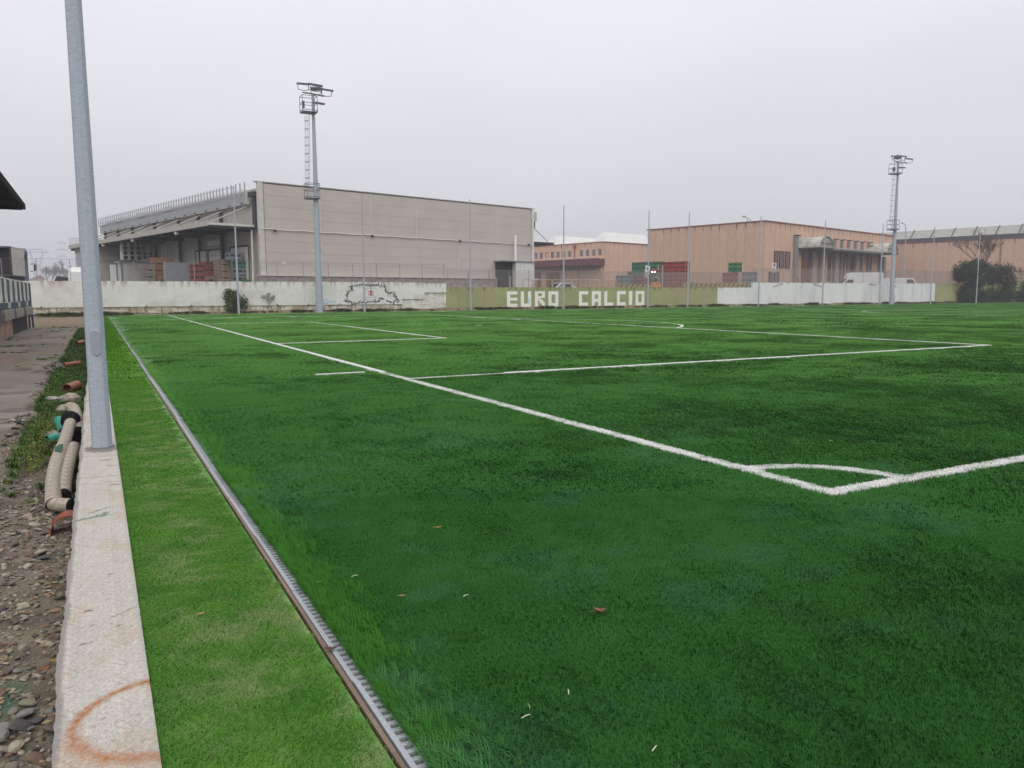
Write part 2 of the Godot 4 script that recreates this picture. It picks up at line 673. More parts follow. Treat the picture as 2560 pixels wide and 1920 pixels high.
func build_turf():
	var root := Node3D.new()
	root.name = numbered("artificial_turf")
	add_child(root)
	tag(root, "dark green artificial turf fibres brushed into streaks over the whole pitch", "turf")
	root.set_meta("kind", "stuff")
	var white := Node3D.new()
	white.name = numbered("line_fibres")
	add_child(white)
	tag(white, "white turf fibres tufted along the pitch lines near the corner", "turf")
	white.set_meta("kind", "stuff")
	var m = vmat("turf_blade", 0.9)
	m.metallic_specular = 0.2
	m.backlight_enabled = true
	m.backlight = Color(0.25, 0.25, 0.25)
	var r := RandomNumberGenerator.new()
	r.seed = 77
	# nearest to farthest: spacing, tuft radius, blades, height, width
	var rings = [[0.0, 5.5, 0.05, 0.06, 190, 0.020, 0.0017], [5.5, 14.0, 0.10, 0.11, 270, 0.022, 0.0030], [14.0, 36.0, 0.30, 0.28, 420, 0.028, 0.0075], [36.0, 150.0, 0.9, 0.8, 480, 0.036, 0.024]]
	for k in rings.size():
		var g = rings[k]
		var places = []
		var colors = []
		var far = g[1]
		var u = -3.68
		while u < 108.0:
			if u > -3.6 + far:
				break
			var v = -4.2
			while v < 59.6:
				var uu = u + r.randf_range(-0.5, 0.5) * g[2]
				var vv = v + r.randf_range(-0.5, 0.5) * g[2]
				var d = EYE.distance_to(Vector2(uu, vv))
				if uu > -3.695 + g[3] * 0.8 and d >= g[0] and d < far and in_view(uu, vv):
					var brush = 2.2 * n1.get_noise_2d(uu * 0.5 + 200, vv * 0.5) + 0.9 * n2.get_noise_2d(uu * 1.3 + 20, vv * 1.3)
					var b = Basis(Vector3.UP, 2.4 + 0.7 * brush + r.randf_range(-0.8, 0.8)) * Basis().scaled(Vector3.ONE * r.randf_range(0.9, 1.12))
					var t = Transform3D(b, V(uu, 0.002, vv))
					if on_line(uu, vv) or (k < 2 and (on_line(uu + 0.02, vv) or on_line(uu - 0.02, vv) or on_line(uu, vv + 0.02) or on_line(uu, vv - 0.02))):
						pass
					else:
						places.append(t)
						colors.append(turf_color(uu, vv, r))
				v += g[2]
			u += g[2]
		scatter(root, "blades", blade_mesh(g[3], g[4], g[5], g[6], 100 + k, 0.9, Vector3(0.9, 0, 0)), m, places, colors)
	# white fibres, tuft by tuft along the near lines
	var wp = []
	var wc = []
	for area in [[-0.02, -0.02, 0.14, 15.0], [0.14, -0.02, 12.0, 0.14], [0.14, 0.14, 1.0, 1.0], [-1.15, 10.06, -0.22, 10.2], [0.14, 8.6, 9.0, 8.8]]:
		var lu = area[0]
		while lu < area[2]:
			var lv = area[1]
			while lv < area[3]:
				var uu = lu + r.randf_range(-0.012, 0.012)
				var vv = lv + r.randf_range(-0.012, 0.012)
				if on_line(uu, vv) and in_view(uu, vv):
					wp.append(Transform3D(Basis(Vector3.UP, r.randf() * TAU), V(uu, 0.002, vv)))
					var s = r.randf_range(0.68, 0.8)
					wc.append(Color(s, s, s))
				lv += 0.024
			lu += 0.024
	scatter(white, "blades", blade_mesh(0.018, 30, 0.020, 0.0034, 120, 0.6), m, wp, wc)
	# longer fibres along the cut edge, leaning over the drain
	var ep = []
	var ec = []
	var ev = -3.6
	while ev < 14.0:
		var step = 0.018 if ev < 3 else 0.05
		var n = 6 if ev < 3 else 3
		for k in n:
			var uu = (-3.690 if ev < 3.0 else -3.665) + r.randf() * r.randf() * 0.26
			var wave = n2.get_noise_2d(ev * 1.4, 3.0)
			var b = Basis(Vector3.UP, r.randf_range(-0.7, 0.7)) * Basis().scaled(Vector3(1, 1, 1) * r.randf_range(0.55, 1.0 + 0.5 * wave))
			ep.append(Transform3D(b, V(uu, 0.0, ev + r.randf() * step)))
			var c = turf_color(uu, ev, r) * 1.2
			ec.append(Color(c.r * 1.25, c.g * 1.15, c.b * 0.9))
		ev += step
	scatter(root, "edge_blades", blade_mesh(0.02, 9, 0.062, 0.0032, 140, 1.25, Vector3(-1.1, 0, -0.5)), m, ep, ec)
	# the short pale strip between kerb and drain
	var strip := Node3D.new()
	strip.name = numbered("pale_turf_strip")
	add_child(strip)
	tag(strip, "narrow strip of short light green turf with worn sandy patches beside the kerb", "turf")
	strip.set_meta("kind", "stuff")
	for k in 3:
		var g = [[-3.6, 2.5, 0.035, 0.040, 220, 0.008, 0.0013], [2.5, 11.0, 0.08, 0.08, 340, 0.010, 0.0024], [11.0, 59.6, 0.3, 0.25, 220, 0.016, 0.012]][k]
		var places = []
		var colors = []
		var v = g[0]
		while v < g[1]:
			var u = -4.40 + g[3] * 0.3
			while u < -3.785 - g[3] * 0.75:
				var uu = minf(u + r.randf_range(-0.5, 0.5) * g[2], -3.79 - g[3] * 0.6)
				var vv = v + r.randf_range(-0.5, 0.5) * g[2]
				places.append(Transform3D(Basis(Vector3.UP, r.randf() * TAU), V(uu, 0.001, vv)))
				colors.append(strip_color(uu, vv, r))
				u += g[2]
			v += g[2]
		scatter(strip, "blades", blade_mesh(g[3], g[4], g[5], g[6], 160 + k, 0.7), m, places, colors)


func strip_color(u, v, r) -> Color:
	var worn = clampf(1.5 * n1.get_noise_2d(u * 2.0 + 12, v * 2.4) + 1.1 * n2.get_noise_2d(u * 3.4, v * 4.4) + 1.2 * n3.get_noise_2d(u * 2.6, v * 3.4) - 0.20, 0, 0.42) * clampf((u + 4.42) / 0.22, 0.0, 1.0)
	worn *= clampf((14.0 - v) / 6.0, 0.0, 1.0)
	var c = Vector3(0.112, 0.272, 0.040).lerp(Vector3(0.075, 0.215, 0.030), clampf(0.5 + n2.get_noise_2d(u * 3, v * 3), 0, 1))
	c = c.lerp(Vector3(0.34, 0.37, 0.19), worn)
	c = c.lerp(Vector3(0.085, 0.24, 0.010), clampf((v - 7) / 8.0, 0, 0.9))
	c *= r.randf_range(0.94, 1.06)
	return Color(c.x, c.y, c.z)


func build_left_ground():
	# turf backing under the fibres: two sheets either side of the drain
	var m = vmat("turf_base", 1.0, "", 2.0, "fine")
	var r := RandomNumberGenerator.new()
	r.seed = 4
	var tc = func(u, v):
		var c = turf_color(u, v, r)
		return Color(c.r * 0.95, c.g * 0.95, c.b * 0.95)
	var us = span(-3.705, 6.0, 0.22) + span(6.4, 112.0, 0.8)
	var vs = span(-4.6, 8.0, 0.22) + span(8.5, 60.45, 0.65)
	setting("pitch", sheet(us, vs, func(_u, _v): return 0.0, tc), m)
	var sc = func(u, v):
		var c = strip_color(u, v, r)
		return Color(c.r * 0.95, c.g * 0.95, c.b * 0.95)
	setting("pitch_margin", sheet(span(-4.41, -3.782, 0.05), span(-4.6, 8.0, 0.06) + span(8.2, 60.4, 0.4), func(_u, _v): return 0.0, sc), m)
	# rubble, a weedy trench and broken asphalt on the far side of the kerb
	var dm = vmat("left_earth", 0.97, "pits", 4.0, "speck")
	us = span(-40.0, -9.0, 1.0) + span(-8.6, -6.3, 0.2) + span(-6.2, -4.70, 0.05)
	vs = span(-4.6, 14.0, 0.06) + span(14.3, 61.4, 0.35)
	setting("dirt_ground", sheet(us, vs, dirt_height, dirt_color), dm)


func asphalt_edge(v) -> float:
	return -5.42 + 0.07 * n1.get_noise_2d(v * 1.5, 7.0) + 0.05 * n3.get_noise_2d(v * 0.7, 2.0)


func is_asphalt(u, v) -> float:
	var e = asphalt_edge(v) + n1.get_noise_2d(u * 2.0, v * 2.0) * 0.12
	var near_end = 7.6 + 1.5 * n1.get_noise_2d(u * 1.4, v * 0.9 + 5)
	return clampf((e - u) / 0.05, 0, 1) * clampf((v - near_end) / 0.25, 0, 1) * clampf((45.0 - v) / 3.0, 0, 1)


func dirt_height(u, v) -> float:
	var h = -0.27 + 0.022 * n2.get_noise_2d(u * 1.5, v * 1.5) + 0.014 * n3.get_noise_2d(u * 1.2, v * 1.2)
	var a = is_asphalt(u, v)
	h = lerpf(h, -0.215 + 0.012 * n2.get_noise_2d(u * 0.6, v * 0.6), a)
	# the trench hugs the kerb between v = 3 and v = 30
	var t = clampf((v - 2.4) / 1.2, 0, 1) * clampf((40.0 - v) / 10.0, 0, 1) * clampf((u + 5.35) / 0.15, 0, 1)
	h -= 0.06 * t
	# a bank of spoil before the end wall
	h += 0.22 * smoothstep(43.0, 58.0, v) * (1.0 + 0.5 * n1.get_noise_2d(u * 0.5, v * 0.5))
	return h


func dirt_color(u, v) -> Color:
	var k = n2.get_noise_2d(u * 3.1, v * 3.1)
	var f = n3.get_noise_2d(u * 3.0, v * 3.0)
	var c = Vector3(0.225, 0.185, 0.135).lerp(Vector3(0.10, 0.088, 0.062), clampf(0.5 + k + 0.6 * f, 0, 1))
	c = c.lerp(Vector3(0.20, 0.19, 0.17), clampf(n1.get_noise_2d(u * 2.0 + 9, v * 2.0) * 1.6 - 0.2, 0, 0.7))
	# a thin scatter of green granules
	var g = clampf(1.0 - Vector2((u + 4.98) / 0.16, (v - 0.05) / 0.26).length(), 0, 1)
	c = c.lerp(Vector3(0.03, 0.14, 0.075), clampf(g * 1.6 + 0.5 * f - 0.1, 0, 0.85) if g > 0 else 0.0)
	var mo = clampf(n1.get_noise_2d(u * 1.2 + 40, v * 0.8) * 2.2 - 0.2, 0, 0.7)
	c = c.lerp(Vector3(0.085, 0.12, 0.035), mo * clampf((v - 1.0) / 4.0, 0.15, 1.0))
	c = c.lerp(Vector3(0.095, 0.058, 0.036) * (1.0 + 0.5 * f), clampf((u + 5.15) / 0.2, 0, 0.8) * clampf((v - 2.4) / 0.8, 0, 1) * clampf((7.0 - v) / 1.5, 0, 1))
	var a = is_asphalt(u, v)
	var asp = Vector3(0.27, 0.232, 0.20) * (1.0 + 0.45 * n1.get_noise_2d(u * 0.7, v * 0.5) + 0.12 * f)
	asp = asp.lerp(Vector3(0.30, 0.20, 0.12), clampf(n1.get_noise_2d(u * 0.9 + 3, v * 0.35) * 2.2 - 0.2, 0, 0.75))
	asp = asp.lerp(Vector3(0.09, 0.085, 0.08), clampf(n2.get_noise_2d(u * 0.9, v * 1.7 + 20) * 3.4 - 0.75, 0, 0.85))
	asp = asp.lerp(Vector3(0.12, 0.15, 0.05), clampf(n1.get_noise_2d(u * 0.5 + 20, v * 1.1) * 3.0 - 0.75, 0, 0.8))
	c = c.lerp(asp, a)
	c = c.lerp(Vector3(0.24, 0.175, 0.115) * (1.0 + 0.4 * k), smoothstep(44.0, 48.0, v))
	return Color(c.x, c.y, c.z)


# ---------------------------------------------------------------- painted lines
func flat_line(called, label, pts, w):
	var st := mb()
	var m = mats.line_white
	for k in pts.size() - 1:
		var p = pts[k]
		var q = pts[k + 1]
		var d = (q - p).normalized()
		var s = Vector2(-d.y, d.x) * w * 0.5
		var far = EYE.distance_to((p + q) * 0.5)
		var y = 0.026 if far > 14.0 else 0.011
		var a = [p + s, q + s, q - s, p - s]
		var t = []
		for e in a:
			t.append(V(e.x, y, e.y))
		var turn = (t[2] - t[0]).cross(t[1] - t[0]).y
		if turn < 0:
			t.reverse()
		quad(st, t[0], t[1], t[2], t[3])
		if y > 0.01:
			for j in 4:
				var A = t[j]
				var B = t[(j + 1) % 4]
				quad(st, Vector3(A.x, 0.001, A.z), A, B, Vector3(B.x, 0.001, B.z))
	var o = setting(called, st, m)
	o.set_meta("label", label)


func run(a, b, step = 2.0) -> Array:
	var n = maxi(1, int(ceil(a.distance_to(b) / step)))
	var o = []
	for k in n + 1:
		o.append(a.lerp(b, float(k) / n))
	return o


func arc(c, r, a0, a1, n) -> Array:
	var o = []
	for k in n + 1:
		var a = deg_to_rad(lerpf(a0, a1, float(k) / n))
		o.append(c + Vector2(cos(a), sin(a)) * r)
	return o


func build_lines():
	var lm = mat("line_white", 0.74, 0.74, 0.74, 0.9, 0.0, "fine", 3.0)
	lm.roughness = 0.9
	var m = 28.82
	flat_line("goal_line", "white goal line running away from the near corner", run(Vector2(0.06, 0.0), Vector2(0.06, 57.64)), 0.12)
	flat_line("touchline", "white touchline leaving the frame at the right", run(Vector2(0.12, 0.06), Vector2(104, 0.06)), 0.12)
	flat_line("touchline", "far white touchline below the end wall", run(Vector2(0.12, 57.58), Vector2(104, 57.58)), 0.12)
	flat_line("corner_arc", "white quarter circle at the near corner", arc(Vector2(0, 0), 0.91, 7, 83, 16), 0.12)
	flat_line("corner_mark", "short white mark beside the goal line", run(Vector2(-1.13, 10.13), Vector2(-0.24, 10.13)), 0.10)
	flat_line("corner_mark", "far short white mark beside the goal line", run(Vector2(-1.13, 47.5), Vector2(-0.24, 47.5)), 0.10)
	flat_line("penalty_area_line", "near side line of the penalty area", run(Vector2(0.12, m - 20.10), Vector2(16.38, m - 20.10)), 0.12)
	flat_line("penalty_area_line", "front line of the penalty area", run(Vector2(16.44, m - 20.16), Vector2(16.44, m + 20.16)), 0.12)
	flat_line("penalty_area_line", "far side line of the penalty area", run(Vector2(0.12, m + 20.10), Vector2(16.38, m + 20.10)), 0.12)
	flat_line("goal_area_line", "near side line of the goal area", run(Vector2(0.12, m - 9.10), Vector2(5.38, m - 9.10)), 0.12)
	flat_line("goal_area_line", "front line of the goal area", run(Vector2(5.44, m - 9.16), Vector2(5.44, m + 9.16)), 0.12)
	flat_line("goal_area_line", "far side line of the goal area", run(Vector2(0.12, m + 9.10), Vector2(5.38, m + 9.10)), 0.12)
	flat_line("penalty_arc", "white arc at the edge of the penalty area", arc(Vector2(11, m), 9.15, -53.0, 53.0, 40), 0.12)
	flat_line("penalty_spot", "white penalty spot", run(Vector2(10.86, m), Vector2(11.14, m)), 0.26)
	flat_line("centre_circle", "white centre circle", arc(Vector2(52.0, m), 9.15, 0, 360, 96), 0.12)
	flat_line("halfway_line", "white halfway line", run(Vector2(52.0, 0.12), Vector2(52.0, 57.52)), 0.12)


# ---------------------------------------------------------------- kerb
func kerb_color(u, v) -> Color:
	var f = n3.get_noise_2d(u * 7.0, v * 7.0)
	var k = n2.get_noise_2d(u * 3.0, v * 1.6)
	var c = Vector3(0.55, 0.52, 0.47) * (1.0 + 0.09 * f + 0.09 * k + 0.08 * n3.get_noise_2d(u * 22.0, v * 22.0))
	c = c.lerp(Vector3(0.50, 0.38, 0.25), clampf(n2.get_noise_2d(u * 4.0 + 30, v * 2.2) * 1.6 - 0.35, 0, 0.35))
	# pits and small stains
	var p = n3.get_noise_2d(u * 20.0 + 7, v * 9.0)
	if p > 0.52:
		c = c.lerp(Vector3(0.24, 0.19, 0.15), clampf((p - 0.52) * 6.0, 0, 0.6))
	if v > 30:
		return Color(c.x, c.y, c.z)
	# the rust ring left by a pipe
	var q = Vector2(u + 4.385, v + 0.958)
	var e = absf(q.length() - 0.262 - 0.008 * k)
	c = c.lerp(Vector3(0.42, 0.155, 0.045), clampf(1.2 - e / ((0.024 if v > -1.0 else 0.036) + 0.014 * f), 0, 1) * (0.78 + 0.6 * f))
	if q.length() > 0.25 and v < -1.0:
		c = c.lerp(Vector3(0.48, 0.30, 0.18), 0.35)
	# green paint
	var g = minf(dist(u, v, [-4.70, 1.755, -4.60, 1.80, -4.53, 1.83, -4.525, 1.88]) / 0.014, minf(dist(u, v, [-4.62, 1.91, -4.56, 1.97, -4.49, 2.03]) / 0.007, dist(u, v, [-4.575, 1.845, -4.55, 1.80, -4.50, 1.81]) / 0.008))
	if g < 1.6:
		c = c.lerp(Vector3(0.10, 0.21, 0.12), clampf(1.5 - g + 1.2 * f, 0, 0.9))
	g = dist(u, v, [-4.53, 0.0, -4.47, 0.045, -4.42, 0.09]) / 0.0045
	if g < 1.5:
		c = c.lerp(Vector3(0.16, 0.22, 0.10), clampf(1.5 - g, 0, 0.75))
	for b in [[-4.612, 0.13, 0.020, Vector3(0.17, 0.11, 0.08)], [-4.631, -0.235, 0.013, Vector3(0.09, 0.10, 0.06)], [-4.45, 2.70, 0.03, Vector3(0.30, 0.21, 0.13)], [-4.47, 3.45, 0.022, Vector3(0.25, 0.18, 0.12)], [-4.50, 3.72, 0.05, Vector3(0.40, 0.29, 0.18)], [-4.49, -0.11, 0.008, Vector3(0.1, 0.08, 0.07)], [-4.52, 0.6, 0.010, Vector3(0.12, 0.1, 0.08)]]:
		var w = Vector2((u - b[0]) * 0.8, (v - b[1]) * 1.3).length() / b[2] + 0.5 * f
		c = c.lerp(b[3], clampf((1.15 - w) * 3.0, 0, 0.85))
	# cracks across
	for b in [[3.99, 3.88], [3.05, 3.035], [2.825, 2.807], [4.9, 4.84], [5.6, 5.55], [8.1, 8.05], [11.4, 11.5], [-0.08, 0.0]]:
		var t = (u + 4.71) / 0.3
		var vv = lerpf(b[0], b[1], t) + 0.012 * n3.get_noise_2d(u * 9.0, b[0])
		var wdt = 0.006 if v < 6 else 0.03
		if b[0] < 0.1 and b[0] > -0.3:
			wdt = 0.0035
			if u > -4.58:
				continue
		c = c.lerp(Vector3(0.13, 0.11, 0.10), clampf(1.0 - absf(v - vv) / wdt, 0, 0.85))
	# grey mortar round the foot of the pole
	var mo = Vector2((u + 4.53) / 0.14, (v - 4.32) / 0.21).length() + 0.35 * f + 0.2 * k
	c = c.lerp(Vector3(0.20, 0.19, 0.19), clampf((1.12 - mo) * 4.0, 0, 0.9))
	# the chipped grey arris
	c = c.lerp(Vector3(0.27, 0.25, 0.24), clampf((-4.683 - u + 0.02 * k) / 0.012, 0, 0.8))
	return Color(c.x, c.y, c.z)


func dist(u, v, pts) -> float:
	var best = 9.0
	var p = Vector2(u, v)
	for k in range(0, pts.size() - 2, 2):
		best = minf(best, p.distance_to(Geometry2D.get_closest_point_to_segment(p, Vector2(pts[k], pts[k + 1]), Vector2(pts[k + 2], pts[k + 3]))))
	return best


func build_kerb():
	var root = thing("concrete_kerb", "long low whitewashed concrete kerb with a rust ring and cracks", "kerb wall")
	var m = vmat("kerb_concrete", 0.95, "soft_bump", 6.0, "speck")
	var rough_left = func(v): return -4.712 + 0.006 * n3.get_noise_2d(v * 2.0, 4.0) + 0.014 * n1.get_noise_2d(v * 1.7, 9.0) + 0.016 * maxf(0.0, n2.get_noise_2d(v * 2.3, 40.0) - 0.15)
	var top = func(u, v):
		var h = 0.03 + 0.003 * n3.get_noise_2d(u * 6.0, v * 6.0)
		return h - 0.012 * smoothstep(0.02, 0.0, u + 4.712) - 0.008 * smoothstep(0.012, 0.0, -4.41 - u)
	var us = span(-4.712, -4.41, 0.0125)
	for seg in [[-4.6, -1.7, 0.1], [-1.7, 6.2, 0.0145], [6.2, 14.0, 0.08], [14.0, 60.3, 0.4]]:
		var ush = us if seg[2] < 0.05 else span(-4.712, -4.41, 0.04)
		var sh = sheet(ush, span(seg[0], seg[1], seg[2]), top, kerb_color)
		var a = sh.surface_get_arrays(0)
		var ps = a[Mesh.ARRAY_VERTEX]
		var st := mb()
		for k in ps.size():
			if ps[k].x < -4.705:
				ps[k].x = rough_left.call(-ps[k].z)
		a[Mesh.ARRAY_VERTEX] = ps
		var am := ArrayMesh.new()
		am.add_surface_from_arrays(Mesh.PRIMITIVE_TRIANGLES, a)
		part(root, "kerb_top", am, m)
		# the two faces
		var vs = span(seg[0], seg[1], seg[2] * 4.0)
		for k in vs.size() - 1:
			var la = rough_left.call(vs[k])
			var lb = rough_left.call(vs[k + 1])
			var g = 0.9 + 0.2 * n2.get_noise_2d(vs[k], 3)
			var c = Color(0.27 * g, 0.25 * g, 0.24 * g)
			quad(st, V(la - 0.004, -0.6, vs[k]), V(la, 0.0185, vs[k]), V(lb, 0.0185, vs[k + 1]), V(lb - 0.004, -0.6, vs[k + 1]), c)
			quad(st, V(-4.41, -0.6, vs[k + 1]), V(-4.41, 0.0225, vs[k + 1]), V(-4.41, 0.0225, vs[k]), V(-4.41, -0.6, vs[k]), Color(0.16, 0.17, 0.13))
		part(root, "kerb_face", st, m)


# ---------------------------------------------------------------- drain
func build_drain():
	var root = thing("drainage_channel", "slotted grey drainage channel between pale strip and dark turf", "drain")
	root.set_meta("kind", "structure")
	var m = vmat("channel_grey", 0.6, "", 5.0, "fine")
	var r := RandomNumberGenerator.new()
	r.seed = 6
	var kinds = []
	for k in 3:
		var st := mb()
		var g = Color(0.38, 0.40, 0.435) * (0.94 + 0.06 * k)
		# a floor in the dark, the flat rim, and bars between the slots
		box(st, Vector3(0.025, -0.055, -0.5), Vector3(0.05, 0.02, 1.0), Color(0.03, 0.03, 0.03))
		box(st, Vector3(0.0075, -0.021, -0.4985), Vector3(0.019, 0.056, 0.997), g)
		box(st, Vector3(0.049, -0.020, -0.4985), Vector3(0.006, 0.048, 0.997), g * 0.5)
		for j in 22:
			box(st, Vector3(0.0315, -0.018, -0.0227 - j * 0.04545), Vector3(0.029, 0.046, 0.023), g * 0.9)
		kinds.append(st.commit())
	for k in 64:
		var o = part(root, "channel_segment", kinds[r.randi() % 3], m, V(-3.752 + r.randf_range(-0.003, 0.003) + 0.006 * sin(k * 0.7), r.randf_range(-0.002, 0.002), -4.0 + k))
		o.rotation.y = r.randf_range(-0.003, 0.003)
	var st := mb()
	var vs = span(-4.0, 60.0, 0.25)
	for k in vs.size() - 1:
		var w0 = 0.004 * n3.get_noise_2d(vs[k] * 2.0, 1.0)
		var w1 = 0.004 * n3.get_noise_2d(vs[k + 1] * 2.0, 1.0)
		var g = 1.0 + 0.3 * n2.get_noise_2d(vs[k] * 2.0, 5.0)
		var c = Color(0.20 * g, 0.135 * g, 0.095 * g)
		quad(st, V(-3.772 + w0, -0.02, vs[k]), V(-3.772 + w0, 0.006, vs[k]), V(-3.772 + w1, 0.006, vs[k + 1]), V(-3.772 + w1, -0.02, vs[k + 1]), c)
		quad(st, V(-3.772 + w0, 0.006, vs[k]), V(-3.755, 0.005, vs[k]), V(-3.755, 0.005, vs[k + 1]), V(-3.772 + w1, 0.006, vs[k + 1]), c)
	part(root, "brown_lip", st, m)


# ---------------------------------------------------------------- end wall
func wall_picture(w, h, paint) -> ImageTexture:
	var im := Image.create(w, h, false, Image.FORMAT_RGB8)
	for y in h:
		for x in w:
			var c = paint.call(x, y)
			im.set_pixel(x, y, lin(c.x, c.y, c.z))
	return ImageTexture.create_from_image(im)


# a wall panel facing the pitch, its face taking one picture; v is the front face
func wall_panel(root, called, u0, u1, y0, y1, v, depth, picture, rough_top = 0.0):
	var st := mb()
	var us = span(u0, u1, 0.35)
	for k in us.size() - 1:
		var ya = y1 + rough_top * n3.get_noise_2d(us[k] * 0.7, 3.0)
		var yb = y1 + rough_top * n3.get_noise_2d(us[k + 1] * 0.7, 3.0)
		var r = Rect2((us[k] - u0) / (u1 - u0), 0, (us[k + 1] - us[k]) / (u1 - u0), 1)
		quad(st, V(us[k], y0, v), V(us[k], ya, v), V(us[k + 1], yb, v), V(us[k + 1], y0, v), Color.WHITE, r)
		quad(st, V(us[k], ya, v), V(us[k], ya, v + depth), V(us[k + 1], yb, v + depth), V(us[k + 1], yb, v), Color.WHITE, Rect2(r.position.x, 0.01, r.size.x, 0.01))
		quad(st, V(us[k + 1], y0, v + depth), V(us[k + 1], yb, v + depth), V(us[k], ya, v + depth), V(us[k], y0, v + depth), Color.WHITE, Rect2(0.5, 0.3, 0.01, 0.2))
	for e in [[u0, 1.0], [u1, -1.0]]:
		var a = [V(e[0], y0, v + depth), V(e[0], y1, v + depth), V(e[0], y1, v), V(e[0], y0, v)]
		if e[1] < 0:
			a.reverse()
		quad(st, a[0], a[1], a[2], a[3], Color.WHITE, Rect2(0.5, 0.3, 0.01, 0.2))
	st.generate_tangents()
	var m := StandardMaterial3D.new()
	m.resource_name = called + "_paint"
	m.albedo_texture = picture
	m.texture_repeat = false
	m.roughness = 0.92
	return part(root, called, st, m)


func white_paint_at(u, y, top) -> Vector3:
	var c = Vector3(0.60, 0.59, 0.57) * (1.0 + 0.09 * n1.get_noise_2d(u * 0.8, y * 1.2) + 0.07 * n3.get_noise_2d(u * 0.8, y * 0.8))
	# runs of dirt from the coping
	var s = n2.get_noise_2d(u * 2.4, 0.2 * y)
	c = c.lerp(Vector3(0.27, 0.235, 0.20), clampf((s + 0.06) * 2.4, 0, 0.75) * clampf(1.0 - (top - y) / (0.28 + 0.7 * maxf(s, 0.0)), 0, 1))
	c = c.lerp(Vector3(0.40, 0.37, 0.32), clampf(n1.get_noise_2d(u * 0.7 + 33, y * 0.8) * 1.6 - 0.25, 0, 0.4))
	if absf(fposmod(u + 0.4, 2.42) - 1.2) < 0.035:
		c *= 0.90
	return c


func base_course_at(u, y) -> Vector3:
	var k = n2.get_noise_2d(u * 0.9, y * 2.0)
	var f = n3.get_noise_2d(u * 1.2, y * 2.2)
	var c = Vector3(0.55, 0.52, 0.47) * (1.0 + 0.25 * f)
	c = c.lerp(Vector3(0.34, 0.25, 0.17), clampf(0.45 + 2.0 * k + 1.0 * f, 0, 0.95) * smoothstep(-0.1, 0.45, y))
	c = c.lerp(Vector3(0.17, 0.11, 0.07), clampf(n2.get_noise_2d(u * 3.3, y * 0.25) * 3.0 - 0.7, 0, 0.8))
	if absf(fposmod(y, 0.21) - 0.1) < 0.012:
		c *= 0.82
	if absf(fposmod(u, 1.6) - 0.8) < 0.03 and k > 0.0:
		c *= 0.8
	c = c.lerp(Vector3(0.13, 0.13, 0.05), clampf(0.14 - y + 0.1 * f, 0, 0.2) * 4.0)
	return c


